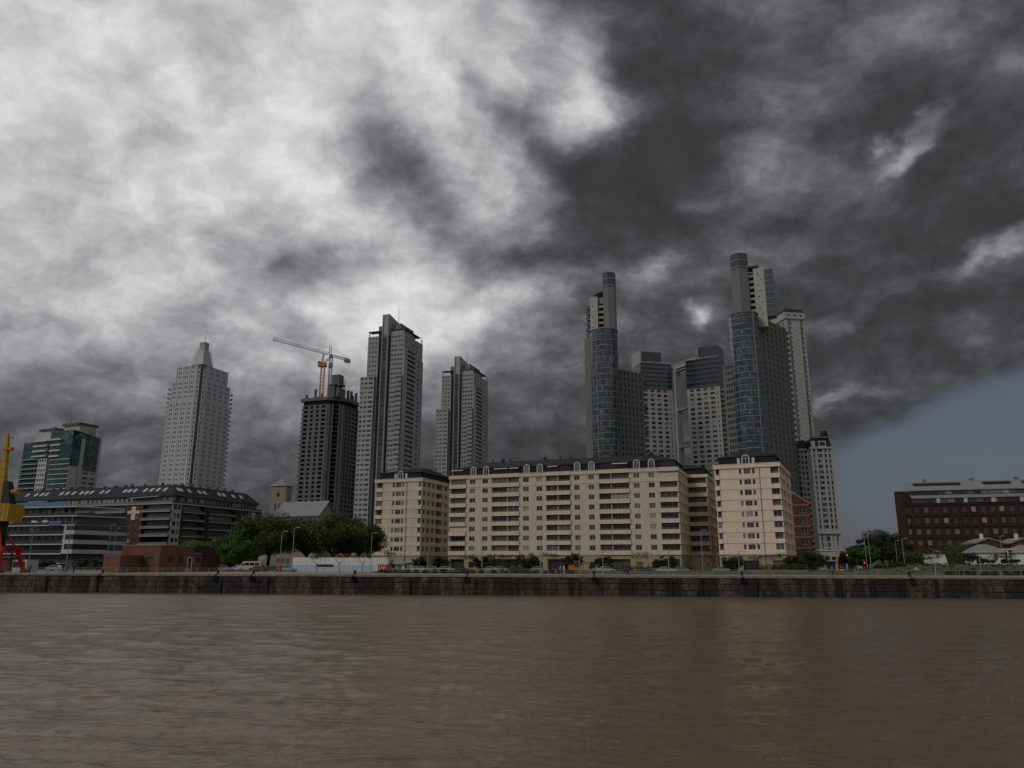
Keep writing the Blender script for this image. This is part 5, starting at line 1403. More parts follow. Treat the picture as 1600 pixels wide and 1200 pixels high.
# stepped glazed roof storeys
for k, (y, za, zb_) in enumerate(((.9, 0.3, 1.9), (2.6, 3.2, 4.7))):
    Fg = Face((3.2, y), (1, 0)); n = 34
    m = MB(); m.fbox(Fg, 0, W0 - 4, -3, 0, z0 + za, z0 + zb_, 'grey_dark'); m.build('roof_storey', root)
    for i in range(n):
        a, b = (W0 - 4) * i / n, (W0 - 4) * (i + 1) / n
        g = MB(); g.fbox(Fg, a + .12, b - .12, .003, .06, z0 + za + .15, z0 + zb_ - .15, 'pane'); g.build('window', root)
    p = Fg.p; m = MB(); za2 = z0 + zb_
    m.hexa([p(-.3, .5, za2), p(W0 - 4, .5, za2), p(W0 - 4, -2.2, za2 + 1.2), p(-.3, -2.2, za2 + 1.2), p(-.3, .5, za2 + .25), p(W0 - 4, .5, za2 + .25), p(W0 - 4, -2.2, za2 + 1.5), p(-.3, -2.2, za2 + 1.5)], 'roof_grey'); m.build('roof_slope', root)
m = MB(); y0 = 4.6; z1 = z0 + 6.0
m.hexa([(2.6, y0, z1 - .4), (W0, y0, z1 - .4), (W0, D0 * .6, z1 + 2.2), (2.6, D0 * .6, z1 + 2.2), (2.6, y0, z1), (W0, y0, z1), (W0, D0 * .6, z1 + 2.6), (2.6, D0 * .6, z1 + 2.6)], 'roof_grey'); m.build('roof_slope', root)
for i, a in enumerate((5, 27, 39, 51, 63)):
    m = MB(); b = a + (15 if i == 0 else 8.5); m.hexa([(a, y0 + 1.6, z1 + .9), (b, y0 + 1.6, z1 + .9), (b, y0 + 3.4, z1 + 1.7), (a, y0 + 3.4, z1 + 1.7), (a, y0 + 1.5, z1 + 1.2), (b, y0 + 1.5, z1 + 1.2), (b, y0 + 3.3, z1 + 2.0), (a, y0 + 3.3, z1 + 2.0)], 'black_paint'); m.build('roof_terrace', root)
for i, a in enumerate((9, 24, 38, 52, 66)):
    m = MB(); m.box(a, a + 1.2, D0 * .6, D0 * .6 + 1, z1 + 2.4, z1 + 3.4, 'grey_mid'); m.hexa([(a - .4, D0 * .6 - .3, z1 + 3.4), (a + 2.0, D0 * .6 - .3, z1 + 3.9), (a + 2.0, D0 * .6 + 1, z1 + 3.9), (a - .4, D0 * .6 + 1, z1 + 3.4), (a - .4, D0 * .6 - .3, z1 + 3.6), (a + 2, D0 * .6 - .3, z1 + 4.1), (a + 2, D0 * .6 + 1, z1 + 4.1), (a - .4, D0 * .6 + 1, z1 + 3.6)], 'grey_light'); m.build('roof_vent', root)
for i in range(8):
    x = 8 + i * 8.4; m = MB(); m.fbox(Face((3.2, .9), (1, 0)), x - .5, x + .5, .07, .5, z0 + .3, z0 + 1.8, 'white_wall'); m.build('roof_pier', root)

# --- low white pavilions in front of the warehouse
def pavilion(name, label, px0, px1, Y, py_base, py_eave, py_ridge, flip=1):
    C = corner(px0, 870, Y); rt = thing(name, label, 'house', (C.x, C.y, zat(px0, py_base, Y)), -R(12)); ph = R(12)
    Wd = span(C, e1(ph), px1, 870); zb = zat(px0, py_base, Y); ze = zat(px0, py_eave, Y) - zb; zr = zat(px0, py_ridge, Y) - zb; D = 7.0
    m = MB(); F = Face((0, 0), (1, 0)); ops = [(Wd * .62, Wd * .74, 0.5, 2.1, .15)]
    wall(m, F, 0, Wd, -1.5, ze, ops, 'white_paint', back='dark_void'); m.quad([(Wd, 0, -1.5), (Wd, D, -1.5), (Wd, D, ze), (Wd, 0, ze)], 'white_paint'); m.quad([(0, D, -1.5), (0, 0, -1.5), (0, 0, ze), (0, D, ze)], 'white_paint'); m.quad([(Wd, D, -1.5), (0, D, -1.5), (0, D, ze), (Wd, D, ze)], 'white_paint'); m.build('wall', rt)
    window(rt, F, Wd * .62, Wd * .74, .5, 2.1, .14, 1, 1)
    m = MB(); o = .5; b = [(-o, -o), (Wd + o, -o), (Wd + o, D + o), (-o, D + o)]; t = [(Wd * .35, D * .45), (Wd * .62, D * .45), (Wd * .62, D * .55), (Wd * .35, D * .55)]
    for i in range(4):
        j = (i + 1) % 4; m.quad([(*b[i], ze), (*b[j], ze), (*t[j], zr), (*t[i], zr)], 'roof_grey'); m.quad([(*b[i], ze - .2), (*b[j], ze - .2), (*b[j], ze), (*b[i], ze)], 'white_trim')
    m.quad([(*p, zr) for p in t], 'roof_grey'); m.build('roof', rt)
    return rt, Wd
pavilion('white_pavilion', 'small white pavilion with hipped grey roof on the embankment', 1524, 1572, 178, 880, 862, 850)
pavilion('white_pavilion', 'white pavilion at the far right with deep eaves and doorway', 1588, 1640, 180, 880, 862, 851)
C = corner(1576, 870, 181); rt = thing('covered_walk', 'flat roofed covered walk joining the two white pavilions', 'walkway', (C.x, C.y, zat(1576, 880, 181)), -R(12))
m = MB(); m.box(-1, 3.6, .5, 5, 3.0, 3.35, 'white_trim'); m.build('roof', rt); m = MB(); m.box(-.8, 3.4, 4.6, 5, -1.5, 3.0, 'dark_void'); m.build('back_wall', rt)
for x in (.2, 1.6, 3.0): m = MB(); m.box(x - .1, x + .1, .6, .8, -1.5, 3.0, 'white_paint'); m.build('post', rt)
for px, lab in ((1545, 'brick gable with pale roof edge behind the first white pavilion'), (1600, 'brick gable with pale roof edge behind the far right pavilion')):
    C = corner(px - 20, 850, 205); zb = GZ; rt = thing('brick_gable', lab, 'building', (C.x, C.y, GZ), -R(12))
    Wd = span(C, e1(R(12)), px + 22, 850); ze = zat(px, 849, 205) - GZ; zr = zat(px, 842, 205) - GZ
    m = MB(); m.prism([(0, 0), (Wd, 0), (Wd, 10), (0, 10)], 0, ze, 'brick'); m.quad([(0, 0, ze), (Wd, 0, ze), (Wd / 2, 0, zr)], 'brick'); m.build('wall', rt)
    m = MB()
    for a, b in (((-.5, ze - .2), (Wd / 2, zr)), ((Wd + .5, ze - .2), (Wd / 2, zr))): m.hexa([(a[0], -.4, a[1]), (b[0], -.4, b[1]), (b[0], 10, b[1]), (a[0], 10, a[1]), (a[0], -.4, a[1] + .35), (b[0], -.4, b[1] + .35), (b[0], 10, b[1] + .35), (a[0], 10, a[1] + .35)], 'roof_grey')
    m.build('roof', rt); m = MB(); m.box(2, 2.7, 2, 2.7, ze, zr + 1.4, 'white_paint'); m.build('chimney', rt)
C = corner(1450, 875, 172); zb = zat(1450, 880, 172); rt = thing('site_cabin', 'plain white cabin with sloping end on the embankment', 'cabin', (C.x, C.y, zb), -R(10))
Wd = span(C, e1(R(10)), 1481, 872); zc_ = zat(1450, 867, 172) - zb
m = MB(); m.hexa([(0, 0, -.8), (Wd, 0, -.8), (Wd, 2.6, -.8), (0, 2.6, -.8), (0, 0, zc_), (Wd - .5, 0, zc_ + .05), (Wd - .5, 2.6, zc_ + .05), (0, 2.6, zc_)], 'white_paint'); m.build('body', rt)
m = MB(); m.box(-.15, Wd - .35, -.15, 2.75, zc_ + .06, zc_ + .2, 'roof_grey'); m.build('roof', rt)
m = MB(); m.box(Wd * .1, Wd * .22, -.05, -.003, -.6, zc_ - .5, 'grey_light'); m.build('door', rt)

# --- long brick and balcony block with a slate roof on the left
ph = R(21); C = corner(268, 800, 283)
root = thing('slate_roof_block', 'long brick and balcony block with dark slate roof full of skylights', 'building', (C.x, C.y, GZ), -ph)
f = lambda px, py=810: span(C, e1(ph), px, py); s = lambda px, py=800: span(C, e2(ph), px, py)
zE = z_of(268, 773, 283); fl = 3.0; n_f = int(zE / fl)
W0 = abs(f(-40, 800)); D0 = s(410, 790)
F = Face((0, 0), (1, 0)); S = Face((0, 0), (0, 1))
w = MB(); ops = []; sops = []
fb = [(f(222), f(266)), (f(150), f(196)), (f(60), f(140))]; fw_ = [f(203.5), f(212.5)]
pos_rows = [zE - 3.2 - (k + 1) * fl for k in range(8)]
for r_, zf in enumerate(pos_rows):
    for a, b in fb:
        ops.append((a, b, zf + .9, zf + 2.75, 1.4))
        m = MB(); m.fbox(F, a - .1, b + .1, -.1, .8, zf, zf + .25, 'grey_light'); m.fbox(F, a - .1, b + .1, .70, .78, zf + .25, zf + .95, 'grey_mid'); m.build('balcony', root)
        window(root, F, a + .3, b - .3, zf + .9, zf + 2.7, 1.35, max(3, int((b - a) / 1.6)), 1, 'grey_mid', 'balcony_door')
    for x in fw_:
        ops.append((x - .8, x + .8, zf + .9, zf + 2.4, .25)); window(root, F, x - .8, x + .8, zf + .9, zf + 2.4, .24, 2, 1)
sb = [(s(285.5), s(319)), (s(327), s(368))]; sw_ = [s(273), s(279.5), s(378), s(391), s(400)]
for r_, zf in enumerate(pos_rows):
    for a, b in sb:
        sops.append((a, b, zf + .9, zf + 2.75, 1.4))
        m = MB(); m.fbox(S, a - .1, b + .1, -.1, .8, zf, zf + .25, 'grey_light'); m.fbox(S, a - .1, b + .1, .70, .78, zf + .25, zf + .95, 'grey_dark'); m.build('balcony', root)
        window(root, S, a + .3, b - .3, zf + .9, zf + 2.7, 1.35, max(3, int((b - a) / 2)), 1, 'grey_mid', 'balcony_door')
    for k, x in enumerate(sw_):
        h = 1.0 if k < 2 else 1.1
        sops.append((x - h, x + h, zf + .9, zf + 2.5, .25)); window(root, S, x - h, x + h, zf + .9, zf + 2.5, .24, 2, 1)
zt = zE - 3.2
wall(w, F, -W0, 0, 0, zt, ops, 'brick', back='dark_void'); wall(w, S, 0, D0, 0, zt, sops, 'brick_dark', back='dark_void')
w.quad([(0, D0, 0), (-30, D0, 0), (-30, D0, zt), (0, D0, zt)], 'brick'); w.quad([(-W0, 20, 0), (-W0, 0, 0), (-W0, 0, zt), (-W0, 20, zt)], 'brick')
w.quad([(-W0, 0, zt), (0, 0, zt), (0, D0, zt), (-20, D0, zt), (-20, 20, zt), (-W0, 20, zt)], 'grey_mid'); w.build('wall', root)
pm = MB()
for zf in pos_rows + [pos_rows[-1] - fl]:
    m = MB(); m.fbox(S, .02, s(282.5), .003, .22, zf - .45, zf + .85, 'grey_light'); m.build('spandrel', root)
for x in (.02, s(276.2) - .3, s(282.5) - .5):
    m = MB(); m.fbox(S, x, x + .5, .003, .24, 0, zt, 'grey_light'); m.build('corner_pier', root)
for a, zr in ((fw_[0] + (fw_[1] - fw_[0]) / 2, pos_rows[1]),):
    m = MB(); m.fbox(F, a - 1.0, a + 1.0, .003, .1, zr + .3, zr + 5.2, 'white_trim'); m.fbox(F, a - 3.1, a + 3.1, .101, .14, zr + 2.6, zr + 3.7, 'white_trim'); m.build('white_cross_panel', root)
for a, zr in ((s(385), pos_rows[2]), (s(396), pos_rows[1])):
    m = MB(); m.fbox(S, a - 1.2, a + 1.2, .003, .1, zr + .3, zr + 5.4, 'white_trim'); m.build('white_cross_panel', root)
# attic storey, terrace parapet, roof
Fa = Face((0, 1.6), (1, 0)); Sa = Face((-1.6, 0), (0, 1))
m = MB(); m.fbox(Fa, -W0, -1.6, -4, 0, zt, zE, 'grey_wall'); m.fbox(Sa, 1.6, D0 - 1, -4, 0, zt, zE, 'grey_wall'); m.build('attic', root)
g = MB()
for i in range(44):
    x = -W0 + (W0 - 3) * (i + .5) / 44; g.fbox(Fa, x - .75, x + .55, .003, .05, zt + .5, zE - .5, 'pane_joined')
for i in range(22):
    x = 3 + (D0 - 5) * (i + .5) / 22; g.fbox(Sa, x - .8, x + .8, .003, .05, zt + .5, zE - .5, 'pane_joined')
g.build('attic_windows', root, kind='stuff')
m = MB(); m.fbox(F, -W0, .3, -.2, .3, zt - .1, zt + .25, 'grey_light'); m.fbox(S, .3, D0, -.2, .3, zt - .1, zt + .25, 'grey_light')
m.fbox(F, -W0, 0, -.05, .05, zt + .25, zt + 1.1, 'grey_mid'); m.fbox(S, .1, D0, -.05, .05, zt + .25, zt + 1.1, 'grey_dark'); m.build('terrace_parapet', root)
hr = 4.6; dd = 5.0
r = MB(); zr = zE + hr
r.quad([(-W0, .9, zE), (-.9, .9, zE), (-.9 - dd, .9 + dd, zr), (-W0, .9 + dd, zr)], 'slate'); r.quad([(-.9, .9, zE), (-.9, D0 - .5, zE), (-.9 - dd, D0 - 3.5, zr), (-.9 - dd, .9 + dd, zr)], 'slate')
r.quad([(-.9, D0 - .5, zE), (-15, D0 - .5, zE), (-.9 - dd, D0 - 3.5, zr)], 'slate'); r.quad([(-W0, .9 + dd, zr), (-.9 - dd, .9 + dd, zr), (-16, 22, zE), (-W0, 22, zE)], 'slate'); r.quad([(-.9 - dd, .9 + dd, zr), (-.9 - dd, D0 - 3.5, zr), (-15, D0 - .5, zE), (-16, 22, zE)], 'slate')
r.quad([(-W0, .9, zE - .3), (-.9, .9, zE - .3), (-.9, .9, zE), (-W0, .9, zE)], 'slate_steep'); r.quad([(-.9, .9, zE - .3), (-.9, D0 - .5, zE - .3), (-.9, D0 - .5, zE), (-.9, .9, zE)], 'slate_steep')
ro = r.build('roof', root)
sm = MB(); sm.hexa([(-.75, 0, 0), (.75, 0, 0), (.75, 1.5, 1.38), (-.75, 1.5, 1.38), (-.75, -.1, .12), (.75, -.1, .12), (.75, 1.4, 1.5), (-.75, 1.4, 1.5)], 'white_wall'); sky_mesh = sm.mesh('skylight')
sr = random.Random(5)
for px in (32, 45.5, 54.5, 62, 85, 94, 104, 116, 124, 132, 148, 157, 184, 191.5, 200, 216, 226, 236, 247):
    x = f(px, 765); link('skylight', sky_mesh, ro, loc=(x, .9 + 1.9, zE + 1.9 * hr / dd + .04))
for px in (290, 294, 307, 323, 331, 354, 361, 376, 388):
    y = s(px, 768); link('skylight', sky_mesh, ro, loc=(-.9 - 1.9, y, zE + 1.9 * hr / dd + .04), rz=R(90))
for i in range(16):
    m = MB(); x = -W0 + 6 + i * (W0 - 14) / 16 + sr.uniform(-2, 2); m.box(x - .4, x + .4, dd + .6, dd + 1.4, zr - .2, zr + sr.uniform(.5, 1.1), 'grey_dark'); m.build('roof_vent', ro)
for i in range(7):
    m = MB(); y = 10 + i * (D0 - 18) / 7; m.box(-.9 - dd - .4, -.9 - dd + .4, y - .4, y + .4, zr - .2, zr + sr.uniform(.5, 1.1), 'grey_dark'); m.build('roof_vent', ro)
m = MB(); a, b = f(201), f(245); m.hexa([(a, -.9, zE - .9), (b, -.9, zE - .5), (b, 1.6, zE - .1), (a, 1.6, zE - .5), (a, -.9, zE - .7), (b, -.9, zE - .3), (b, 1.6, zE + .05), (a, 1.6, zE - .35)], 'awning'); m.build('awning', root)
m = MB(); a, b = f(42), f(68); m.hexa([(a, -.6, zE - .9), (b, -.6, zE - .9), (b, 1.6, zE - .5), (a, 1.6, zE - .5), (a, -.6, zE - .7), (b, -.6, zE - .7), (b, 1.6, zE - .35), (a, 1.6, zE - .35)], 'white_trim'); m.build('awning', root)

# --- white terraced block in front of it
ph = R(17); C = corner(117, 840, 250)
root = thing('terraced_block', 'pale terraced block with long ribbon balconies left of the pump house', 'building', (C.x, C.y, GZ), -ph)
f = lambda px, py=840: span(C, e1(ph), px, py); s = lambda px, py=840: span(C, e2(ph), px, py)
W0 = abs(f(-25)); D0 = 26.0; fl = 3.05
phs = R(40)
D1 = span(C, e2(phs), 196, 845)
tz = z_of(117, 790, 250); nfl = int(tz / fl)
zl = [tz - k * fl for k in range(nfl + 1)]
F = Face((-W0, 0), (1, 0)); q = ph - R(0)
sd = (e2(phs).x, e2(phs).y)
# flank is turned a little towards the viewer
lx, ly = math.sin(phs - ph), math.cos(phs - ph)
S = Face((0, 0), (lx, ly))
w = MB()
m = MB()
poly0 = [(-W0, 1.6), (-3.0, 1.6), (lx * 1.5 - 2.5, 2.6), (lx * D1 - 2, ly * D1), (-W0, 24)]
w.prism([(-W0, 1.8), (-1.5, 1.8), (lx * D1 - 1.5, ly * D1 + .2), (-W0, ly * D1 + 2)], 0, tz - fl - .1, 'grey_dark'); w.build('wall', root)
for k, z in enumerate(zl):
    if z < 1: continue
    top = k == 0
    in_ = {0: 6, 1: 3.2, 2: 1.2}.get(k, 0.0)
    m = MB(); xe = W0 - in_ * .6
    if k in (0, 1, 2):
        e = in_ * .2
        m.prism([(-W0, -.6 + e), (-in_ * .3, -.6 + e), (lx * D1 - in_ * .3, ly * D1), (-W0, ly * D1)], z - .3, z, 'white_trim')
    else:
        m.fbox(F, 0, W0 - 4.5, -1.8, .5, z - .3, z, 'white_pier')
    m.build('floor_slab', root)
    m = MB()
    if k in (0, 1, 2):
        if k: m.fbox(F, 0, W0 - in_ * .3 - .2, .42 - in_ * .2, .47 - in_ * .2, z, z + .9, 'glass_slate'); m.fbox(S, 0, D1, -in_ * .3 - .2, -in_ * .3 - .15, z, z + .9, 'glass_slate')
    else: m.fbox(F, 0, W0 - 4.5, .42, .47, z, z + 1.0, 'glass_slate')
    m.build('balustrade', root)
    if k < nfl - 1:
        for i in range(13):
            a = W0 * i / 14 + .6; window(root, Face((-W0, 1.8), (1, 0)), a, a + W0 / 14 - 1.2, z + .1 if not top else z - fl + .2, (z + fl - .5) if not top else z - .5, 0, 2, 1, 'grey_light', 'glazed_door')
# white corner bay with dark ribbon windows
for k in range(3, nfl):
    z = zl[k]
    m = MB(); m.fbox(F, W0 - 4.4, W0 + .0, -2, .55, z - .1, z + 1.25, 'white_wall'); m.fbox(S, .02, D1 * .62, -2, .5, z - .1, z + 1.25, 'grey_light'); m.build('bay_band', root)
    m = MB(); m.fbox(F, W0 - 4.3, W0 - 3.6, -1, .5, z + 1.25, z + fl - .1, 'white_wall'); m.build('bay_pier', root)
    m = MB(); m.fbox(F, W0 - 3.6, W0 - .1, -1.2, .3, z + 1.25, z + fl - .1, 'pane_dark'); m.fbox(S, .05, D1 * .6, -1.2, .3, z + 1.25, z + fl - .1, 'pane_dark'); m.build('ribbon_window', root)
    m = MB(); m.fbox(S, D1 * .62, D1, -2, .3, z - .1, z + 1.0, 'grey_light'); m.build('bay_band', root)
    m = MB(); m.fbox(S, D1 * .62, D1, -1.2, .15, z + 1.0, z + fl - .1, 'glass_slate'); m.build('ribbon_window', root)
m = MB(); m.fbox(F, W0 * .22, W0 - 8, -2.6, -2.45, tz + .25, tz + 2.6 - 1.0, 'blue_cloth'); m.build('terrace_screen', root)
for a in (.1, .24, .5, .62):
    m = MB(); x = W0 * a; m.fbox(F, x, x + 2.2, -.9, -.2, zl[2] + .2, zl[2] + 1.5, 'white_paint'); m.build('terrace_box', root)
m = MB(); m.fbox(F, W0 * .72, W0 * .85, .5, .55, zl[2] - .2, zl[2] + 1.2, 'blue_cloth'); m.build('hung_cloth', root)

# --- church-like hall with a square tower behind the trees
C = corner(446, 790, 305); ph = R(22)
root = thing('hall_tower', 'square ochre tower with low pyramid roof beside the grey gabled hall', 'tower', (C.x, C.y, GZ), -ph)
W0 = abs(span(C, e1(ph), 421, 790)); D0 = span(C, e2(ph), 454.5, 790); zt = z_of(446, 759, 305); zr = z_of(440, 748, 308)
F, S, L = block(W0, D0); w = MB(); ops = [(W0 * .30, W0 * .45, zt - 9.5, zt - 7, .3), (W0 * .55, W0 * .70, zt - 9.5, zt - 7, .3), (W0 * .25, W0 * .75, zt - 14, zt - 11.5, .3)]
wall(w, F, 0, W0, 0, zt, ops, 'ochre_wall', back='dark_void'); w.quad([S.p(0, 0, 0), S.p(D0, 0, 0), S.p(D0, 0, zt), S.p(0, 0, zt)], 'ochre_wall'); close(w, W0, D0, 0, zt, 'ochre_wall'); w.build('wall', root)
for a, b, c, d, dep in ops: window(root, F, a, b, c, d, .28, 1, 1)
m = MB(); x = W0 * .5; m.quad([F.p(x + .9 * math.cos(t), .03, zt - 3.5 + .9 * math.sin(t)) for t in [2 * math.pi * i / 14 for i in range(14)]], 'dark_void'); m.build('round_window', root)
m = MB(); cx, cy = -W0 / 2, D0 / 2
b = [(-W0 - .5, -.5), (.5, -.5), (.5, D0 + .5), (-W0 - .5, D0 + .5)]
for i in range(4): j = (i + 1) % 4; m.quad([(*b[i], zt), (*b[j], zt), (cx, cy, zr)], 'roof_grey')
m.quad([(*p, zt - .02) for p in reversed(b)], 'roof_grey'); m.build('roof', root)
C = corner(498, 800, 292); root = thing('gabled_hall', 'stone hall with grey gabled roof showing above the tree crowns', 'hall', (C.x, C.y, GZ), -ph)
W0 = abs(span(C, e1(ph), 430, 800)); zE = z_of(470, 806, 295); zr = z_of(495, 784, 298); D0 = 11
w = MB(); w.prism([(-W0, 0), (0, 0), (0, D0), (-W0, D0)], 0, zE, 'ochre_wall'); w.quad([(0, 0, zE), (0, D0, zE), (0, D0 / 2, zr)], 'ochre_wall'); w.quad([(-W0, D0, zE), (-W0, 0, zE), (-W0, D0 / 2, zr)], 'ochre_wall'); w.build('wall', root)
m = MB()
for s_, y in ((1, -.6), (-1, D0 + .6)): m.hexa([(-W0 - .5, y, zE - .3), (.8, y, zE - .3), (.8, D0 / 2, zr), (-W0 - .5, D0 / 2, zr), (-W0 - .5, y, zE), (.8, y, zE), (.8, D0 / 2, zr + .35), (-W0 - .5, D0 / 2, zr + .35)], 'roof_grey')
m.build('roof', root)
F = Face((-W0, 0), (1, 0))
for a in (.42, .6, .74): window(root, F, W0 * a, W0 * a + 2.6, zE - 3.4, zE - .6, -.02, 2, 1, 'white_paint')
for i in range(8):
    for zz in (2, 6, 10): window(root, F, 2 + i * W0 / 9, 4 + i * W0 / 9, zz, zz + 2.2, -.02, 2, 1)

# --- brick pump house on the quay
ph = R(-14); C = corner(249, 880, 167)
root = thing('pump_house', 'low flat roofed brick pump house standing close to the quay edge', 'building', (C.x, C.y, GZ), 0)
rt = math.atan2(1, 1)
# plan: bright left face turned to the light, long dark right face, small lean-to at the left
A = corner(190, 870, 172); B = corner(316, 870, 184); A -= C; B -= C
h1 = z_of(249, 852, 167); h1b = z_of(300, 858, 182)
def face_between(p, q): d = (q - p); return Face(p, d.normalized(), d.length)
FL, FR = face_between(A, Vector((0, 0))), face_between(Vector((0, 0)), B)
w = MB(); oL = [(FL.W * .66, FL.W * .84, 2.0, 3.2, .25)]
xr = lambda px: span(C, (B).normalized(), px, 880)
oR = [(xr(262), xr(268.5), 2.2, 3.4, .25), (xr(278.5), xr(285.5), 2.2, 3.4, .25), (xr(306), xr(312), 2.2, 3.3, .25), (xr(293), xr(298.5), .0, 3.1, .3)]
wall(w, FL, 0, FL.W, 0, h1, oL, 'brick_pump', back='dark_void')
wall(w, FR, 0, xr(301), 0, h1, [o for o in oR if o[1] < xr(300)], 'brick_pump', back='dark_void')
wall(w, FR, xr(301), FR.W, 0, h1 - 1.6, [oR[2]], 'brick_pump', back='dark_void')
bk = Vector((2.0, 9.0))
top = [(A.x, A.y), (0, 0), tuple(FR.p(xr(301), 0, 0)[:2]), (B.x * .75 + 1.0, B.y + 6), (A.x + 2, A.y + 10)]
w.quad([(x, y, h1) for x, y in top], 'grey_mid')
for p, q in zip(top[2:], top[3:] + top[:1]): w.quad([(*p, 0), (*q, 0), (*q, h1), (*p, h1)], 'brick_dark')
e_ = FR.p(FR.W, 0, 0); g_ = (e_[0] + 1.5, e_[1] + 7); w.quad([(e_[0], e_[1], 0), (*g_, 0), (*g_, h1 - 1.6), (e_[0], e_[1], h1 - 1.6)], 'brick_dark'); s_ = FR.p(xr(301), 0, 0); w.quad([(s_[0], s_[1], h1 - 1.6), (e_[0], e_[1], h1 - 1.6), (*g_, h1 - 1.6), (s_[0], s_[1] + 6, h1 - 1.6)], 'grey_mid')
w.build('wall', root)
m = MB(); m.fbox(FL, -.1, FL.W + .05, -.3, .12, h1 - .05, h1 + .2, 'coping'); m.fbox(FR, .05, xr(301), -.3, .12, h1 - .05, h1 + .2, 'coping'); m.fbox(FR, xr(301) + .01, FR.W, -.3, .12, h1 - 1.65, h1 - 1.42, 'coping'); m.build('parapet_cap', root)
window(root, FL, *oL[0][:4], .24, 2, 1, 'grey_dark')
for o in oR[:3]: window(root, FR, *o[:4], .24, 2, 1, 'grey_dark')
m = MB(); a, b = oR[3][:2]; m.fbox(FR, a - .2, a, -.1, .12, 0, 3.3, 'white_paint'); m.fbox(FR, b, b + .2, -.1, .12, 0, 3.3, 'white_paint'); m.fbox(FR, a, b, -.1, .12, 3.1, 3.3, 'white_paint'); m.fbox(FR, a, b, -.28, -.2, 0, 2.2, 'zinc'); m.fbox(FR, a + .2, b - .2, -.199, -.18, .9, 2.0, 'car_glass'); m.build('door', root)
A2, B2 = corner(161, 880, 164) - C, corner(187, 880, 160) - C; E2 = corner(209, 880, 166) - C
h2 = z_of(187, 868, 160)
w = MB(); w.prism([tuple(A2), tuple(B2), tuple(E2), (E2.x + .6, E2.y + 5), (A2.x + 2.5, A2.y + 7)], 0, h2, 'brick_pump'); w.build('lean_to', root)
w = MB(); w.prism([(A2.x - .12, A2.y - .1), (B2.x, B2.y - .15), (E2.x + .1, E2.y - .1), (E2.x + .6, E2.y + 5), (A2.x + 2.5, A2.y + 7)], h2 + .002, h2 + .18, 'coping'); w.build('lean_to_cap', root)

# --- white site hoarding between the trees and the cream block
C = corner(456, 885, 186); ph = R(4); 
root = thing('site_hoarding', 'white construction hoarding with pale blue lower boards under the big trees', 'fence', (C.x, C.y, GZ), -ph)
Wd = span(C, e1(ph), 590, 885); zt = z_of(470, 871, 186); n = 18
for i in range(n):
    a, b = Wd * i / n, Wd * (i + 1) / n
    m = MB(); m.box(a + .015, b - .015, -.03, .05, 0, zt * .46, 'blue_hoarding'); m.build('panel', root)
    m = MB(); m.box(a + .015, b - .015, 0.0, .05, zt * .46 + .02, zt, 'white_paint'); m.build('panel', root)
for i in range(n + 1): m = MB(); x = Wd * i / n; m.box(x - .05, x + .05, .051, .2, 0, zt - .2, 'steel'); m.build('post', root)
m = MB(); a, b = span(C, e1(ph), 495, 885), span(C, e1(ph), 521, 885); m.box(a, b, -.08, -.031, 1.2, 1.75, 'dark_void'); m.build('slot', root)
m = MB(); m.box(Wd + .05, Wd + 3.2, -3.0, .1, .0, 3.3, 'white_paint') ; m.build('end_box', root)
# red banner panel beside it
C = corner(590.5, 885, 181); root = thing('red_banner', 'red hoarding panel with worn white lettering marks beside the white hoarding', 'sign', (C.x, C.y, GZ), -ph)
Wd = span(C, e1(ph), 608, 885); zt = z_of(600, 882, 181)
m = MB(); m.box(0, Wd, -.05, .05, .1, zt, 'red_paint'); m.build('board', root)
for x in (.1, Wd - .1): m = MB(); m.box(x - .06, x + .06, .052, .15, 0, zt, 'steel'); m.build('post', root)
mk = MB()
for (a, b, c, d) in ((.10, .16, .30, .85), (.10, .26, .42, .50), (.34, .40, .55, .85), (.44, .52, .40, .70), (.60, .66, .5, .85), (.55, .8, .28, .36), (.72, .8, .5, .62)): mk.box(Wd * a, Wd * b, -.062, -.052, zt * c, zt * d, 'white_paint')
mk.build('lettering', root)
# grey sheds next to the banner
for px0, px1, py, lab, mt in ((609, 632, 882, 'pale grey site shed with sheet roof beside the red banner', 'white_paint'), (632, 642, 880, 'small blue grey kiosk next to the pale site shed', 'blue_hoarding')):
    C = corner(px0, 885, 183); root = thing('site_shed', lab, 'shed', (C.x, C.y, GZ), -ph); Wd = span(C, e1(ph), px1, 885); h = z_of(px0, py, 183)
    m = MB(); m.box(0, Wd, 0, 3, 0, h, mt); m.build('body', root)
    m = MB(); m.hexa([(-.2, -.4, h + .01), (Wd + .2, -.4, h + .01), (Wd + .2, 3.2, h + .01), (-.2, 3.2, h + .01), (-.2, -.4, h + .15), (Wd + .2, -.4, h + .15), (Wd * .8, 1.6, h + 1.3), (Wd * .25, 1.6, h + 1.3)], 'roof_grey'); m.build('roof', root)
    m = MB(); m.box(Wd * .55, Wd * .8, -.04, -.003, .0, 2.0, 'grey_mid'); m.build('door', root)
    m = MB(); m.box(Wd * .12, Wd * .4, -.04, -.003, 1.0, 1.9, 'car_glass'); m.build('window', root)
# brick kiosk under the crane
C = corner(-14, 885, 172); root = thing('quay_kiosk', 'little brick kiosk with white sill boards behind the red crane legs', 'kiosk', (C.x, C.y, GZ), -R(8)); Wd = span(C, e1(R(8)), 38, 885)
m = MB(); m.box(0, Wd * .55, 0, 4, 0, 3.0, 'brick'); m.build('wall', root); m = MB(); m.box(Wd * .56, Wd, .5, 4, 0, 2.6, 'white_wall'); m.box(Wd * .6, Wd * .96, .45, .499, .9, 2.2, 'pane_dark'); m.build('annex', root)
m = MB(); m.box(-.3, Wd * .55 + .2, -.4, 4.2, 3.0, 3.25, 'grey_mid'); m.build('roof', root)

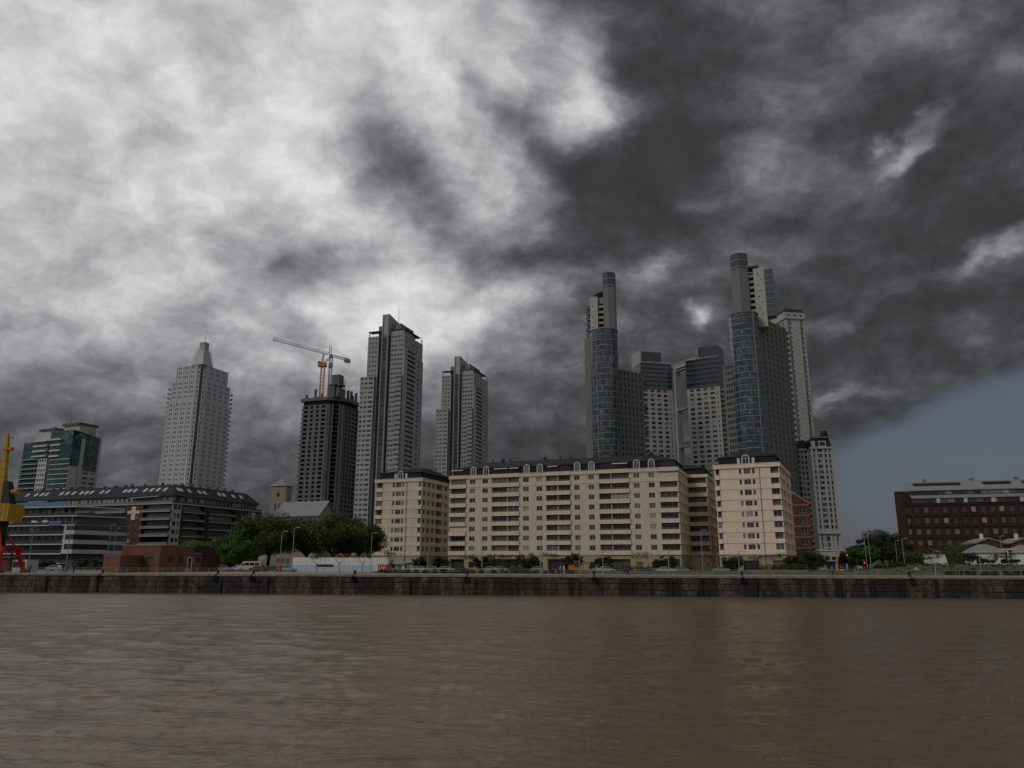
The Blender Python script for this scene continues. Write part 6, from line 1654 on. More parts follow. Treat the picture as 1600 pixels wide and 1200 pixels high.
# ------------------------------------------------------------------ yellow dockside crane at the left edge
C = corner(-9, 880, 157)
root = thing('dock_crane', 'old yellow dockside crane on a red portal at the left end of the quay', 'crane', (C.x, C.y, GZ), R(-4))
def zc2(py): return z_of(0, py, 157)
zp = zc2(852); hw_ = 4.0
for sx_ in (-1, 1):
    for sy in (-1, 1):
        m = MB(); m.hexa([(sx_ * hw_ - .35, sy * 3.6 - .35, 0), (sx_ * hw_ + .35, sy * 3.6 - .35, 0), (sx_ * hw_ + .35, sy * 3.6 + .35, 0), (sx_ * hw_ - .35, sy * 3.6 + .35, 0), (sx_ * 2.4 - .35, sy * 2.2 - .35, zp), (sx_ * 2.4 + .35, sy * 2.2 - .35, zp), (sx_ * 2.4 + .35, sy * 2.2 + .35, zp), (sx_ * 2.4 - .35, sy * 2.2 + .35, zp)], 'red_paint'); lg = m.build('leg', root)
        m = MB(); m.box(sx_ * hw_ - .8, sx_ * hw_ + .8, sy * 3.6 - .3, sy * 3.6 + .3, 0, .5, 'black_paint'); m.build('bogie', lg)
for sy in (-1, 1):
    m = MB(); m.box(-3.6, 3.6, sy * 2.6 - .3, sy * 2.6 + .3, zp - 1.2, zp - .3, 'red_paint'); m.build('cross_beam', root)
    m = MB(); m.tube((-3.4, sy * 2.9, 2.4), (0, sy * 2.4, zp - .6), .16, 'red_paint'); m.tube((3.4, sy * 2.9, 2.4), (0, sy * 2.4, zp - .6), .16, 'red_paint'); m.build('brace', root)
zq = zc2(829)
m = MB()
for a in range(4):
    sx_, sy = ((-1, -1), (1, -1), (1, 1), (-1, 1))[a]; m.tube((sx_ * 2.3, sy * 2.0, zp - .2), (sx_ * .7, sy * .7, zq), .2, 'red_paint')
m.build('pyramid_frame', root)
m = MB(); m.lathe([(1.5, zp - .5), (1.3, zq), (1.5, zc2(815))], 'black_paint', 14); m.build('pedestal', root, True)
zh0, zh1 = zc2(815), zc2(788)
def lx(px, py): return corner(px, py, 157).x - C.x
hx1 = lx(26, 800); hx0 = hx1 - 8.9
m = MB(); m.box(hx0, hx1, -2.2, 2.2, zh0, zh1, 'yellow_paint'); hs = m.build('machine_house', root)
for i in range(9):
    m = MB(); x = hx0 + .3 + i * 1.0; m.box(x - .05, x + .05, -2.26, -2.203, zh0 + .1, zh1 - .1, 'yellow_paint'); m.build('rib', hs)
for k in range(1, 5):
    m = MB(); z = zh0 + (zh1 - zh0) * k / 5; m.box(hx0, hx1 - 2.7, -2.29, -2.262, z - .04, z + .04, 'black_paint'); m.build('seam', hs)
m = MB(); m.lathe([(.35, 0), (.35, .02), (.01, .03)], 'steel', 10); e = m.build('emblem', hs); e.location = (hx1 - 1.7, -2.3, (zh0 + zh1) / 2); e.rotation_euler = (R(90), 0, 0)
z2 = zc2(752); wa, wb, wc, wd = lx(6, 788), lx(21, 788), lx(9, 752), lx(17, 752)
m = MB(); m.hexa([(wa, -1.0, zh1), (wb, -1.0, zh1), (wb, 1.0, zh1), (wa, 1.0, zh1), (wc, -.7, z2), (wd, -.7, z2), (wd, .7, z2), (wc, .7, z2)], 'black_paint'); m.build('winch_tower', root)
m = MB(); m.tube((lx(17, 769), 0, zc2(769)), (lx(28, 769), 0, zc2(768.5)), .55, 'yellow_paint', n=12); m.build('counterweight', root)
ztop = zc2(677); ba, bb_, bc, bd = lx(-7, 788), lx(6, 788), lx(10.5, 678), lx(14, 678)
m = MB(); m.hexa([(ba, -.7, zh1), (bb_, -.7, zh1), (bb_, .7, zh1), (ba, .7, zh1), (bc, -.22, ztop), (bd, -.22, ztop), (bd, .22, ztop), (bc, .22, ztop)], 'yellow_paint'); bo = m.build('boom', root)
for k in range(9):
    tt = (k + .5) / 9; m = MB(); z = zh1 + (ztop - zh1) * tt; x = (ba + bb_) / 2 * (1 - tt) + (bc + bd) / 2 * tt; ww = (bb_ - ba) / 2 * (1 - tt) + (bd - bc) / 2 * tt
    m.box(x - ww - .05, x + ww + .05, -.75 * (1 - tt) - .25 * tt - .02, .75 * (1 - tt) + .25 * tt + .02, z - .08, z + .08, 'yellow_paint'); m.build('boom_collar', bo)
zs_ = zc2(701); sa, sb_ = lx(6, 701), lx(20, 701)
m = MB(); m.box(sa, sb_, -.5, .5, zs_ - .3, zs_ + .2, 'orange_paint'); m.tube((sb_ - .4, -.3, zs_ + .05), (sb_ - .4, .3, zs_ + .05), .45, 'orange_paint', n=12); m.build('sheave_head', root)
ta, tb_ = lx(13, 684), lx(20, 684); zq_ = zc2(684)
m = MB(); m.box(ta, tb_, -.08, .08, zq_ - .1, zq_ + .1, 'yellow_paint'); m.tube((tb_ - .1, -.15, zq_), (tb_ - .1, .15, zq_), .24, 'yellow_paint', n=10); m.build('tip_sheave', root)
for a, b in (((lx(15, 702), .2, zs_), (lx(19, 752), .2, z2 - .5)), ((lx(13, 702), -.2, zs_), (lx(11, 752), -.2, z2)), ((lx(6, 715), 0, zc2(715)), (lx(-30, 788), 0, zh1 + .2))):
    m = MB(); m.tube(a, b, .05, 'yellow_paint', n=4); m.build('cable', root)
m = MB(); m.box(hx0 + 2.4, hx0 + 4.4, -2.9, -2.31, zh0 + .6, zh1 - .4, 'yellow_paint'); m.box(hx0 + 2.6, hx0 + 4.2, -2.93, -2.902, zh0 + 1.2, zh1 - .7, 'car_glass'); m.build('cab', root)
m = MB(); 
for k in range(14): m.box(-.9, -.3, -2.35, -2.30, k * .5 + 1, k * .5 + 1.05, 'red_paint')
m.box(-.95, -.9, -2.4, -2.3, .5, 8, 'red_paint'); m.box(-.3, -.25, -2.4, -2.3, .5, 8, 'red_paint'); m.build('ladder', root)

# ------------------------------------------------------------------ trees
def leaf_cloud(mb, centres, n, s, mat, rg, squash=.75):
    v, fc = mb.v, mb.f; k = mb.mi(mat); tot = sum(c[3] ** 2 for c in centres)
    for cx, cy, cz, rr in centres:
        for _ in range(max(4, int(n * rr * rr / tot))):
            while True:
                x, y, z = rg.uniform(-1, 1), rg.uniform(-1, 1), rg.uniform(-1, 1); d = x * x + y * y + z * z
                if .12 < d < 1: break
            p = Vector((cx + x * rr, cy + y * rr, cz + z * rr * squash))
            a = Vector((rg.uniform(-1, 1), rg.uniform(-1, 1), rg.uniform(-.5, .5))).normalized(); b = a.cross(Vector((rg.uniform(-.6, .6), rg.uniform(-.6, .6), 1))).normalized()
            q = s * rg.uniform(.6, 1.3); o = len(v)
            v.extend([tuple(p - a * q), tuple(p - b * q * .55), tuple(p + a * q), tuple(p + b * q * .55)]); fc.append((o, o + 1, o + 2, o + 3)); mb.m.append(k)
def make_tree(name, label, loc, H, cr, bole, mat, n, s, seed, group=None, spread=1.0, flat=.55, nl=7, dome=True, trunk_r=.28, cat='tree', bare=False, dense=1.0, low=-.45):
    rg = random.Random(seed); t = thing(name, label, cat, (loc[0], loc[1], loc[2] if len(loc) > 2 else GZ - .02), rg.uniform(0, 6), group)
    tr = MB(); cs = []
    tr.tube((0, 0, -.05), (0, 0, .3), trunk_r * 1.5, 'bark', trunk_r, 8); top = Vector((rg.uniform(-.3, .3), rg.uniform(-.3, .3), bole)); tr.tube((0, 0, .3), top, trunk_r, 'bark', trunk_r * .8, 8)
    ch = H - bole; zc = bole + ch * .5
    for i in range(nl):
        a = 2 * math.pi * (i + rg.uniform(-.3, .3)) / nl; rr = cr * rg.uniform(.45, .78)
        e = Vector((math.cos(a) * rr, math.sin(a) * rr, bole + ch * rg.uniform(.35, .62))); mid = top.lerp(e, .5) + Vector((0, 0, ch * .06))
        tr.tube(top, mid, trunk_r * .55, 'bark', trunk_r * .38, 6); tr.tube(mid, e, trunk_r * .38, 'bark', trunk_r * .2, 5)
        for j in range(3):
            b = e + Vector((rg.uniform(-1, 1) * cr * .35, rg.uniform(-1, 1) * cr * .35, ch * rg.uniform(.1, .35))); tr.tube(e, b, trunk_r * .2, 'bark', trunk_r * .06, 4)
            if bare:
                for _ in range(4):
                    b2 = b + Vector((rg.uniform(-1, 1) * cr * .3, rg.uniform(-1, 1) * cr * .3, ch * rg.uniform(.05, .25))); tr.tube(b, b2, trunk_r * .1, 'bark', trunk_r * .04, 3); cs.append((*b2, cr * .13))
    tr.build('trunk', t)
    if not bare:
        nb = int(34 * dense)
        for _ in range(nb):
            a = rg.uniform(0, 2 * math.pi); u = math.sqrt(rg.uniform(0, 1)); lim = math.sqrt(max(0, 1 - u * u * .92))
            zz = zc + ch * .5 * lim * rg.uniform(low if dome else -.9, .86)
            cs.append((math.cos(a) * u * cr * .84, math.sin(a) * u * cr * .84, zz, cr * rg.uniform(.17, .29)))
    c = MB(); leaf_cloud(c, cs, n, s, mat, rg, .7); c.build('crown', t)
    return t
def at(px, Y, py=885): p = corner(px, py, Y); return (p.x, p.y, GZ - .02)
def hgt(px, py, Y): return zat(px, py, Y) - GZ
BG = 'big spreading trees left of the cream blocks'
for k, (px, Y, top, cr, lab) in enumerate((
    (418, 212, 801, 11.2, 'big spreading tree with forked dark trunk behind two lamp posts'),
    (478, 224, 806, 9.5, 'big spreading tree whose crown rises behind the white hoarding'),
    (522, 214, 802, 10.5, 'broad dark tree in the middle of the white hoarding'),
    (558, 222, 815, 8.0, 'dark tree crown closest to the smaller cream block'))):
    make_tree('spreading_tree', lab, at(px, Y), hgt(px, top, Y), cr, 4.0, 'leaf_tipa', 34000, .25, 20 + k, BG, trunk_r=.5, nl=8, dense=2.6, low=-.8)
LG = 'bright green trees by the pump house'
for k, (px, Y, top, cr, lab) in enumerate((
    (300, 206, 843, 6.2, 'bright green round tree just right of the brick pump house'),
    (340, 208, 838, 6.5, 'bright green round tree in the middle of its group of three'),
    (376, 204, 842, 6.0, 'bright green round tree behind the white minibus'))):
    make_tree('round_tree', lab, at(px, Y), hgt(px, top, Y), cr, 1.8, 'leaf_light', 15000, .19, 40 + k, LG, dense=1.5, trunk_r=.25, dome=False)
SG = 'small round street trees before the cream blocks'
for k, (px, Y, top, cr, lab) in enumerate((
    (651, 192, 868, 2.4, 'small dark round tree before the right flank of the smaller cream block'),
    (688, 192, 869, 2.4, 'small dark round tree at the gap between the two left cream blocks'),
    (756, 188, 864, 2.5, 'small dark round tree before the second balcony stack'),
    (825, 186, 864, 2.9, 'largest dark round tree before the long cream block'),
    (896, 182, 865, 2.7, 'dark round tree directly behind the orange excavator'),
    (944, 184, 869, 2.1, 'small dark round tree before the fourth balcony stack'),
    (1041, 176, 867, 2.3, 'small dark round tree before the right corner of the long cream block'),
    (1147, 172, 867, 2.5, 'dark round tree before the front of the peach block'),
    (1273, 178, 861, 3.6, 'wide dark tree at the foot of the red brick block'),
    (1240, 182, 868, 2.6, 'dark tree before the right flank of the peach block'))):
    make_tree('round_tree', lab, at(px, Y), hgt(px, top, Y), cr * 1.15, .7, 'leaf_dark', 8000, .15, 60 + k, SG, dense=1.2, trunk_r=.14, dome=False)
YG = 'thin young trees along the quay'
for k, (px, Y, top, lab) in enumerate((
    (496, 172, 868, 'thin nearly bare tree before the left part of the white hoarding'), (531, 172, 866, 'thin nearly bare tree before the middle of the white hoarding'),
    (567, 171, 867, 'thin nearly bare tree before the right end of the white hoarding'), (610, 178, 861, 'thin leafy tree behind the red banner'),
    (733, 176, 868, 'thin sparse tree before the first window column of the long block'), (786, 178, 866, 'thin sparse tree between two dark round trees'),
    (862, 178, 863, 'thin reddish sparse tree left of the orange excavator'), (1003, 172, 865, 'thin sparse tree with pale leaves before the seventh window column'),
    (1108, 176, 868, 'thin sparse tree in the gap beside the peach block'), (1186, 170, 868, 'thin sparse tree before the downpipe of the peach block'),
    (1215, 172, 866, 'thin sparse tree under the right loggias of the peach block'), (1455, 150, 869, 'thin tree with few dark leaves before the white cabin'),
    (1502, 158, 872, 'thin sparse tree on the grassy bank left of the pavilions'), (1565, 149, 866, 'thin tree with few dark leaves before the first pavilion'))):
    make_tree('young_tree', lab, at(px, Y), hgt(px, top, Y), 2.1, 1.7, 'leaf_dry' if k in (6, 3, 7, 8) else 'leaf_olive', 240 if k < 3 else 420, .16, 90 + k, YG, nl=5, trunk_r=.07, bare=True)
RG = 'large trees left of the brick warehouse'
for k, (px, Y, top, cr, mat, lab, dn) in enumerate((
    (1379, 232, 823, 7.8, 'leaf_dark', 'tall dark domed tree standing out against the clear sky', 1.5),
    (1352, 222, 838, 4.6, 'leaf_dark', 'narrow dark tree left of the tall domed tree', 1.3),
    (1350, 200, 850, 4.2, 'leaf_light', 'lower bright green tree at the traffic lights', 1.4),
    (1405, 210, 846, 6.0, 'leaf_dark', 'dark tree at the corner of the brick warehouse', 1.4),
    (1330, 330, 857, 6.0, 'leaf_dark', 'low far tree beside the podium of the ornate tower', 1.2))):
    make_tree('dense_tree', lab, at(px, Y), hgt(px, top, Y), cr, 2.0 if k != 0 else 3.0, mat, 20000, .22, 130 + k, RG, dense=dn, trunk_r=.35, dome=False)
for k, (px, Y, top, cr, mat, lab) in enumerate((
    (128, 196, 872, 2.0, 'leaf_tipa', 'small tree before the ground floor of the terraced block'), (152, 194, 873, 1.9, 'leaf_tipa', 'small tree close to the lean-to of the pump house'),
    (72, 205, 874, 2.2, 'leaf_olive', 'small olive tree between two tall lamp posts on the left'))):
    make_tree('round_tree', lab, at(px, Y), hgt(px, top, Y), cr, 1.0, mat, 2200, .2, 150 + k, None, trunk_r=.1, dome=False)
# bushes on the embankment and hedges
def bush(name, label, px, Y, w, d, h, mat, n, seed, group, z=None, cat='bush'):
    rg = random.Random(seed); p = corner(px, 885, Y); t = thing(name, label, cat, (p.x, p.y, GZ + (z or 0) - .02), 0, group)
    c = MB(); cs = [(rg.uniform(-1, 1) * w * .42, rg.uniform(-1, 1) * d * .4, h * rg.uniform(.3, .62), min(w, h) * rg.uniform(.28, .42)) for _ in range(16)]
    leaf_cloud(c, cs, n, .2, mat, rg, .8); c.build('foliage', t)
    m = MB(); 
    for i in range(4): a = rg.uniform(-.25, .25) * w; m.tube((a * .3, 0, -.05), (a, rg.uniform(-.3, .3), h * .5), .06, 'bark', .03, 4)
    m.build('stem', t)
EG = 'bushes on the grassy embankment'
bl = ['rounded olive bush at the left foot of the embankment', 'dark low bush beside the cyclist on the embankment', 'olive bush below the corner of the brick warehouse', 'tall olive bush left of the white cabin', 'wide bush behind the white cabin',
      'bushy olive thicket right of the white cabin', 'dark bush left of the first white pavilion', 'low bush in front of the first white pavilion', 'low bush between the two pavilions', 'tall thicket climbing the warehouse wall', 'pale thicket before the warehouse ground floor']
for k, (px, Y, w, d, h, mat, z) in enumerate(((1385, 163, 5, 3, 3.2, 'leaf_olive', 0), (1402, 160, 4.5, 3, 3.4, 'leaf_dark', 0), (1425, 186, 8, 4, 4.4, 'leaf_olive', 1.5), (1440, 192, 7, 4, 4.6, 'leaf_tipa', 2), (1470, 190, 9, 4, 5.4, 'leaf_olive', 2.2),
     (1498, 186, 8, 4, 6.0, 'leaf_tipa', 2.2), (1518, 170, 4, 3, 2.6, 'leaf_dark', 2.4), (1540, 165, 4, 2, 1.3, 'leaf_olive', 2.2), (1580, 166, 4, 2, 1.2, 'leaf_olive', 2.2), (1512, 204, 9, 5, 7.0, 'leaf_tipa', 2), (1455, 214, 12, 5, 5.5, 'leaf_olive', 1))):
    bush('embankment_bush', bl[k], px, Y, w, d, h, mat, 1500, 200 + k, EG, z)
def hedge(label, px0, px1, y, h, mat, seed, n):
    rg = random.Random(seed); x0, x1 = span(Q(0, y), e1(QPHI), px0, 890), span(Q(0, y), e1(QPHI), px1, 890); p = Q(x0, y)
    t = thing('hedge', label, 'hedge', (p.x, p.y, GZ - .03), -QPHI); L = x1 - x0; c = MB(); k = int(L / .9)
    cs = [(L * (i + rg.random()) / k, rg.uniform(-.3, .3), h * rg.uniform(.3, .6), h * rg.uniform(.45, .65)) for i in range(k)]
    leaf_cloud(c, cs, n, .16, mat, rg, .8); c.build('foliage', t)
    s = MB()
    for i in range(0, k, 2): s.tube((L * i / k, 0, -.05), (L * i / k, rg.uniform(-.1, .1), h * .6), .05, 'bark', .03, 4)
    s.build('stem', t)
hedge('low clipped hedge before the smaller cream block', 592, 760, 15.0, 1.0, 'hedge', 301, 4200)
hedge('low clipped hedge before the middle of the long block', 764, 900, 15.5, .95, 'hedge', 302, 3600)
hedge('dark hedge inside the fence at the foot of the peach block', 1170, 1262, 40.0, 2.1, 'leaf_dark', 303, 4200)
hedge('dark hedge inside the fence at the right end of the long block', 950, 1085, 42.0, 1.9, 'leaf_dark', 304, 4800)
hedge('dark low hedge along the rail below the embankment', 1478, 1640, 14.5, 1.0, 'hedge', 305, 4800)
# rough growth over the embankment
rg = random.Random(77); c = MB(); cs = []
for _ in range(420):
    i, j = rg.uniform(1, 25), rg.uniform(.6, 8.5); a = mound(i, j); cs.append((a[0], a[1], a[2] + .05, rg.uniform(.25, .75) * (1.0 if j > 3 else .6)))
leaf_cloud(c, cs[:250], 9000, .15, 'leaf_olive', rg, .5); leaf_cloud(c, cs[250:], 7000, .15, 'hedge', rg, .5)
o = c.build('ground_cover'); o.location = (Q0.x, Q0.y, GZ); o.rotation_euler = (0, 0, -QPHI); o['kind'] = 'stuff'; o['label'] = 'rough low growth covering the grassy embankment'; o['category'] = 'ground cover'
# low garden wall and mesh fence before the cream blocks
for px0, px1, y, h, lab in ((1168, 1262, 34.0, .7, 'low pale garden wall at the foot of the peach block'),):
    x0, x1 = span(Q(0, y), e1(QPHI), px0, 890), span(Q(0, y), e1(QPHI), px1, 890); p = Q(x0, y); t = thing('garden_wall', lab, 'wall', (p.x, p.y, GZ - .02), -QPHI)
    m = MB(); m.box(0, x1 - x0, 0, .3, 0, h, 'white_trim'); m.build('wall', t); m = MB(); m.box(-.05, x1 - x0 + .05, -.06, .36, h, h + .1, 'coping'); m.build('cap', t)
railing(690, 945, 39.0, 'tall dark metal fence before the shops of the long cream block', 'garden_fence', 2.0, 2.2, 'grey_dark', 3, .05)
railing(946, 1100, 37.0, 'tall dark metal fence before the right end of the long block', 'garden_fence', 2.0, 2.2, 'grey_dark', 3, .05)
railing(1130, 1262, 36.0, 'tall dark metal fence before the peach block', 'garden_fence', 2.0, 2.2, 'grey_dark', 3, .05)
railing(1040, 1162, 20.0, 'low green mesh fence on the lawn right of the long block', 'mesh_fence', .9, 2.5, 'galvanised', 2, .04)

# ------------------------------------------------------------------ lamp posts
LPG = 'tall street lamps along the promenade'
def lamp(px, Y, top, lab, arms=1, r=.10):
    p = corner(px, 885, Y); h = hgt(px, top, Y); t = thing('street_lamp', lab, 'lamp', (p.x, p.y, GZ - .006), 0, LPG)
    m = MB(); m.tube((0, 0, 0), (0, 0, h), r, 'galvanised', r * .6, 8); m.tube((0, 0, 0), (0, 0, .5), r * 1.8, 'galvanised', r * 1.5, 8); m.build('pole', t)
    for k in range(arms):
        s_ = 1 if k == 0 else -1
        m = MB(); m.path([(0, 0, h - .1), (s_ * .3, 0, h + .08), (s_ * .7, 0, h + .1)], .04, 'galvanised', 5); m.build('arm', t)
        m = MB(); m.hexa([(s_ * .55, -.13, h + .03), (s_ * 1.25, -.1, h + .07), (s_ * 1.25, .1, h + .07), (s_ * .55, .13, h + .03), (s_ * .55, -.1, h + .17), (s_ * 1.2, -.07, h + .17), (s_ * 1.2, .07, h + .17), (s_ * .55, .1, h + .17)], 'grey_light'); m.build('lamp_head', t)
for px, Y, top, lab, ar in ((44, 168, 817, 'tall lamp post right of the red crane leg', 1), (103, 170, 807, 'tallest lamp post before the terraced block', 1),
    (166, 205, 820, 'lamp post rising behind the lean-to of the pump house', 1), (175, 212, 826, 'lamp post standing just right of the one behind the lean-to', 1),
    (437, 172, 831, 'lamp post beside the forked tree trunk and red bin', 1), (456, 165, 825, 'lamp post at the left end of the white hoarding', 1),
    (579, 178, 833, 'lamp post at the right end of the white hoarding', 1), (668, 158, 850, 'slim lamp post before the right flank of the smaller cream block', 1),
    (753, 152, 846, 'slim lamp post before the second dark round tree', 1), (845, 150, 842, 'slim lamp post before the fourth window column', 1),
    (906, 152, 838, 'slim lamp post behind the orange excavator', 1), (942, 146, 862, 'slim lamp post on the lawn near the seated pair', 1),
    (1045, 146, 862, 'slim lamp post before the right corner of the long block', 1), (1098, 175, 829, 'tall lamp post in the gap between the cream and peach blocks', 1),
    (1155, 146, 862, 'slim lamp post before the peach block front', 1), (1308, 190, 855, 'lamp post before the podium of the ornate tower', 1),
    (1355, 188, 838, 'left of two tall lamp posts at the traffic lights', 2), (1361, 188, 834, 'right of two tall lamp posts at the traffic lights', 2),
    (1403, 200, 845, 'lamp post before the dark warehouse corner tree', 1), (1414, 180, 842, 'tall lamp post before the corner of the brick warehouse', 1),
    (1461, 142, 862, 'slim lamp post beside the white cabin', 1), (1532, 146, 861, 'slim lamp post before the first pavilion', 1), (1569, 195, 838, 'thin pole rising behind the pavilions', 1)):
    lamp(px, Y, top, lab, ar)

# traffic lights, red showing
def signal(px, Y, py, lab, h_arm=0.0):
    p = corner(px, 885, Y); z = hgt(px, py, Y); t = thing('traffic_light', lab, 'traffic light', (p.x, p.y, GZ - .008), 0, 'traffic lights showing red')
    m = MB(); x = -h_arm; m.tube((x, 0, 0), (x, 0, z + .9), .09, 'orange_paint' if h_arm else 'galvanised', .07, 8)
    if h_arm: m.path([(x, 0, z + .8), (x + h_arm * .5, 0, z + 1.1), (0, .16, z + .9)], .06, 'orange_paint', 5)
    m.build('pole', t)
    m = MB(); m.box(-.2, .2, -.14, .14, z - .95, z + .35, 'black_paint'); hd = m.build('signal_head', t)
    for i, mt in enumerate(('lamp_red', 'car_glass', 'car_glass')):
        m = MB(); zz = z - i * .38; m.lathe([(.17, 0), (.15, .03), (.01, .06)], mt, 12); o = m.build('lens', hd, True); o.location = (0, -.142, zz); o.rotation_euler = (R(90), 0, 0)
        m = MB(); m.path([(-.17, -.15, zz + .06), (0, -.3, zz + .2), (.17, -.15, zz + .06)], .02, 'black_paint', 4); m.build('hood', hd)
signal(1325, 196, 867.5, 'red traffic light on a mast arm before the ornate tower podium', 2.5)
signal(1313.5, 160, 890.5, 'low red traffic light on the promenade side of the crossing')
signal(1351, 186, 879.5, 'red traffic light on a pole beside the bright green tree')
# white marker posts at the crossing
for px, lab in ((1284, 'white marker post left of the crossing beside its twin'), (1290.5, 'white marker post second from the wide dark tree'), (1299, 'short white post near the parked bicycle'), (1318, 'slim grey post between the crossing and the low traffic light'), (1336, 'white marker post before the bright green tree'), (1341, 'white marker post in the middle of its row of three'), (1347, 'white marker post at the right end of its row of three')):
    p = corner(px, 890, 150); t = thing('marker_post', lab, 'post', (p.x, p.y, GZ - .008), 0, 'marker posts at the crossing'); m = MB(); m.lathe([(.06, 0), (.06, 1.5), (.04, 1.55), (.01, 1.57)], 'galvanised', 8); m.build('shaft', t); m = MB(); m.lathe([(.16, 0), (.16, .06), (.1, .1)], 'grey_mid', 8); m.build('base', t)
# litter bin and orange barriers
p = corner(437.5, 885, 163); t = thing('litter_bin', 'red litter bin on a post before the forked tree', 'bin', (p.x, p.y, GZ - .008)); m = MB(); m.lathe([(.36, .55), (.42, 1.5), (.40, 1.52), (.30, 1.45)], 'red_paint', 12); m.build('body', t, True); m = MB(); m.tube((0, 0, 0), (0, 0, .6), .08, 'steel'); m.build('post', t)
p = corner(1388, 885, 175); t = thing('road_barrier', 'orange and white road barrier beside the trees at the crossing', 'barrier', (p.x, p.y, GZ), R(-8)); 
for z in (1.9,): m = MB(); m.box(-1.7, 1.7, -.06, .06, z, z + .2, 'orange_paint'); m.build('bar', t)
for x in (-1.6, 1.6): m = MB(); m.box(x - .06, x + .06, -.055, .055, -.05, 1.9, 'white_paint'); m.build('post', t)

# ------------------------------------------------------------------ vehicles
def vehicle(name, label, px, Y, rz, paint, kind, group='vehicles parked behind the promenade'):
    p = corner(px, 885, Y); t = thing(name, label, 'van' if kind == 'van' else 'car', (p.x, p.y, GZ - .002), rz, group)
    if kind == 'van': L, Wd, H, prof = 6.2, 2.0, 2.55, [(-3.1, .45), (-3.1, 2.35), (-2.9, 2.5), (1.3, 2.5), (2.15, 1.45), (3.0, 1.15), (3.1, .9), (3.1, .45)]
    else: L, Wd, H, prof = 4.3, 1.75, 1.45, [(-2.1, .4), (-2.15, .85), (-1.95, .98), (-1.5, 1.02), (-.95, 1.42), (.45, 1.45), (1.2, 1.0), (2.0, .85), (2.15, .6), (2.12, .4)]
    b = MB(); n = len(prof); hw = Wd / 2; wt = lambda z: hw * (1 - .16 * max(0, (z - .95)) / .55) if kind != 'van' else hw * (1 - .05 * max(0, z - 1.2))
    o = len(b.v); k = b.mi(paint)
    for s_ in (-1, 1): b.v.extend([(x, s_ * wt(z), z) for x, z in prof])
    for i in range(n): j = (i + 1) % n; b.f.append((i, j, n + j, n + i)); b.m.append(k)
    b.f.append(tuple(range(n))); b.m.append(k); b.f.append(tuple(reversed(range(n, 2 * n)))); b.m.append(k); b.build('body', t)
    def sidewin(x0, x1, z0, z1, sl0=0, sl1=0):
        for s_ in (-1, 1):
            m = MB(); y = lambda z: s_ * (wt(z) + .012); q = [(x0, y(z0), z0), (x1, y(z0), z0), (x1 - sl1, y(z1), z1), (x0 + sl0, y(z1), z1)]; m.quad(q if s_ < 0 else q[::-1], 'car_glass'); m.build('side_window', t)
    if kind == 'van':
        for a in (-2.8, -1.5, -.2): sidewin(a, a + 1.15, 1.5, 2.15)
        sidewin(1.1, 1.85, 1.45, 2.1, 0, .5)
        m = MB(); m.quad([(2.13, -.8, 1.52), (2.13, .8, 1.52), (1.42, .75, 2.4), (1.42, -.75, 2.4)], 'car_glass'); m.build('windscreen', t)
    else:
        sidewin(-1.35, -.35, 1.02, 1.36, .5, 0); sidewin(-.25, 1.05, 1.02, 1.38, 0, .6)
        m = MB(); m.quad([(1.18, -.66, 1.04), (1.18, .66, 1.04), (.52, .58, 1.43), (.52, -.58, 1.43)], 'car_glass'); m.build('windscreen', t)
        m = MB(); m.quad([(-1.52, .66, 1.05), (-1.52, -.66, 1.05), (-1.0, -.58, 1.41), (-1.0, .58, 1.41)], 'car_glass'); m.build('rear_window', t)
    wr = .36 if kind == 'van' else .31; wb = L * .31
    for sx_ in (-1, 1):
        for sy in (-1, 1):
            m = MB(); m.tube((sx_ * wb, sy * (hw - .2), wr), (sx_ * wb, sy * (hw + .02), wr), wr, 'rubber', n=14); w_ = m.build('wheel', t); m = MB(); m.tube((sx_ * wb, sy * (hw + .021), wr), (sx_ * wb, sy * (hw + .03), wr), wr * .58, 'steel', n=10); m.build('rim', w_)
    for sy in (-1, 1):
        m = MB(); x = L / 2; m.box(x - .1, x + .02, sy * hw * .72 - .16, sy * hw * .72 + .16, .62, .8, 'white_paint'); m.build('headlight', t)
        m = MB(); m.box(-x - .04, -x + .08, sy * hw * .75 - .14, sy * hw * .75 + .14, .7, .92, 'car_red'); m.build('tail_light', t)
vehicle('minibus', 'white minibus parked beside the bright green trees', 390, 196, R(178), 'car_white', 'van', None)
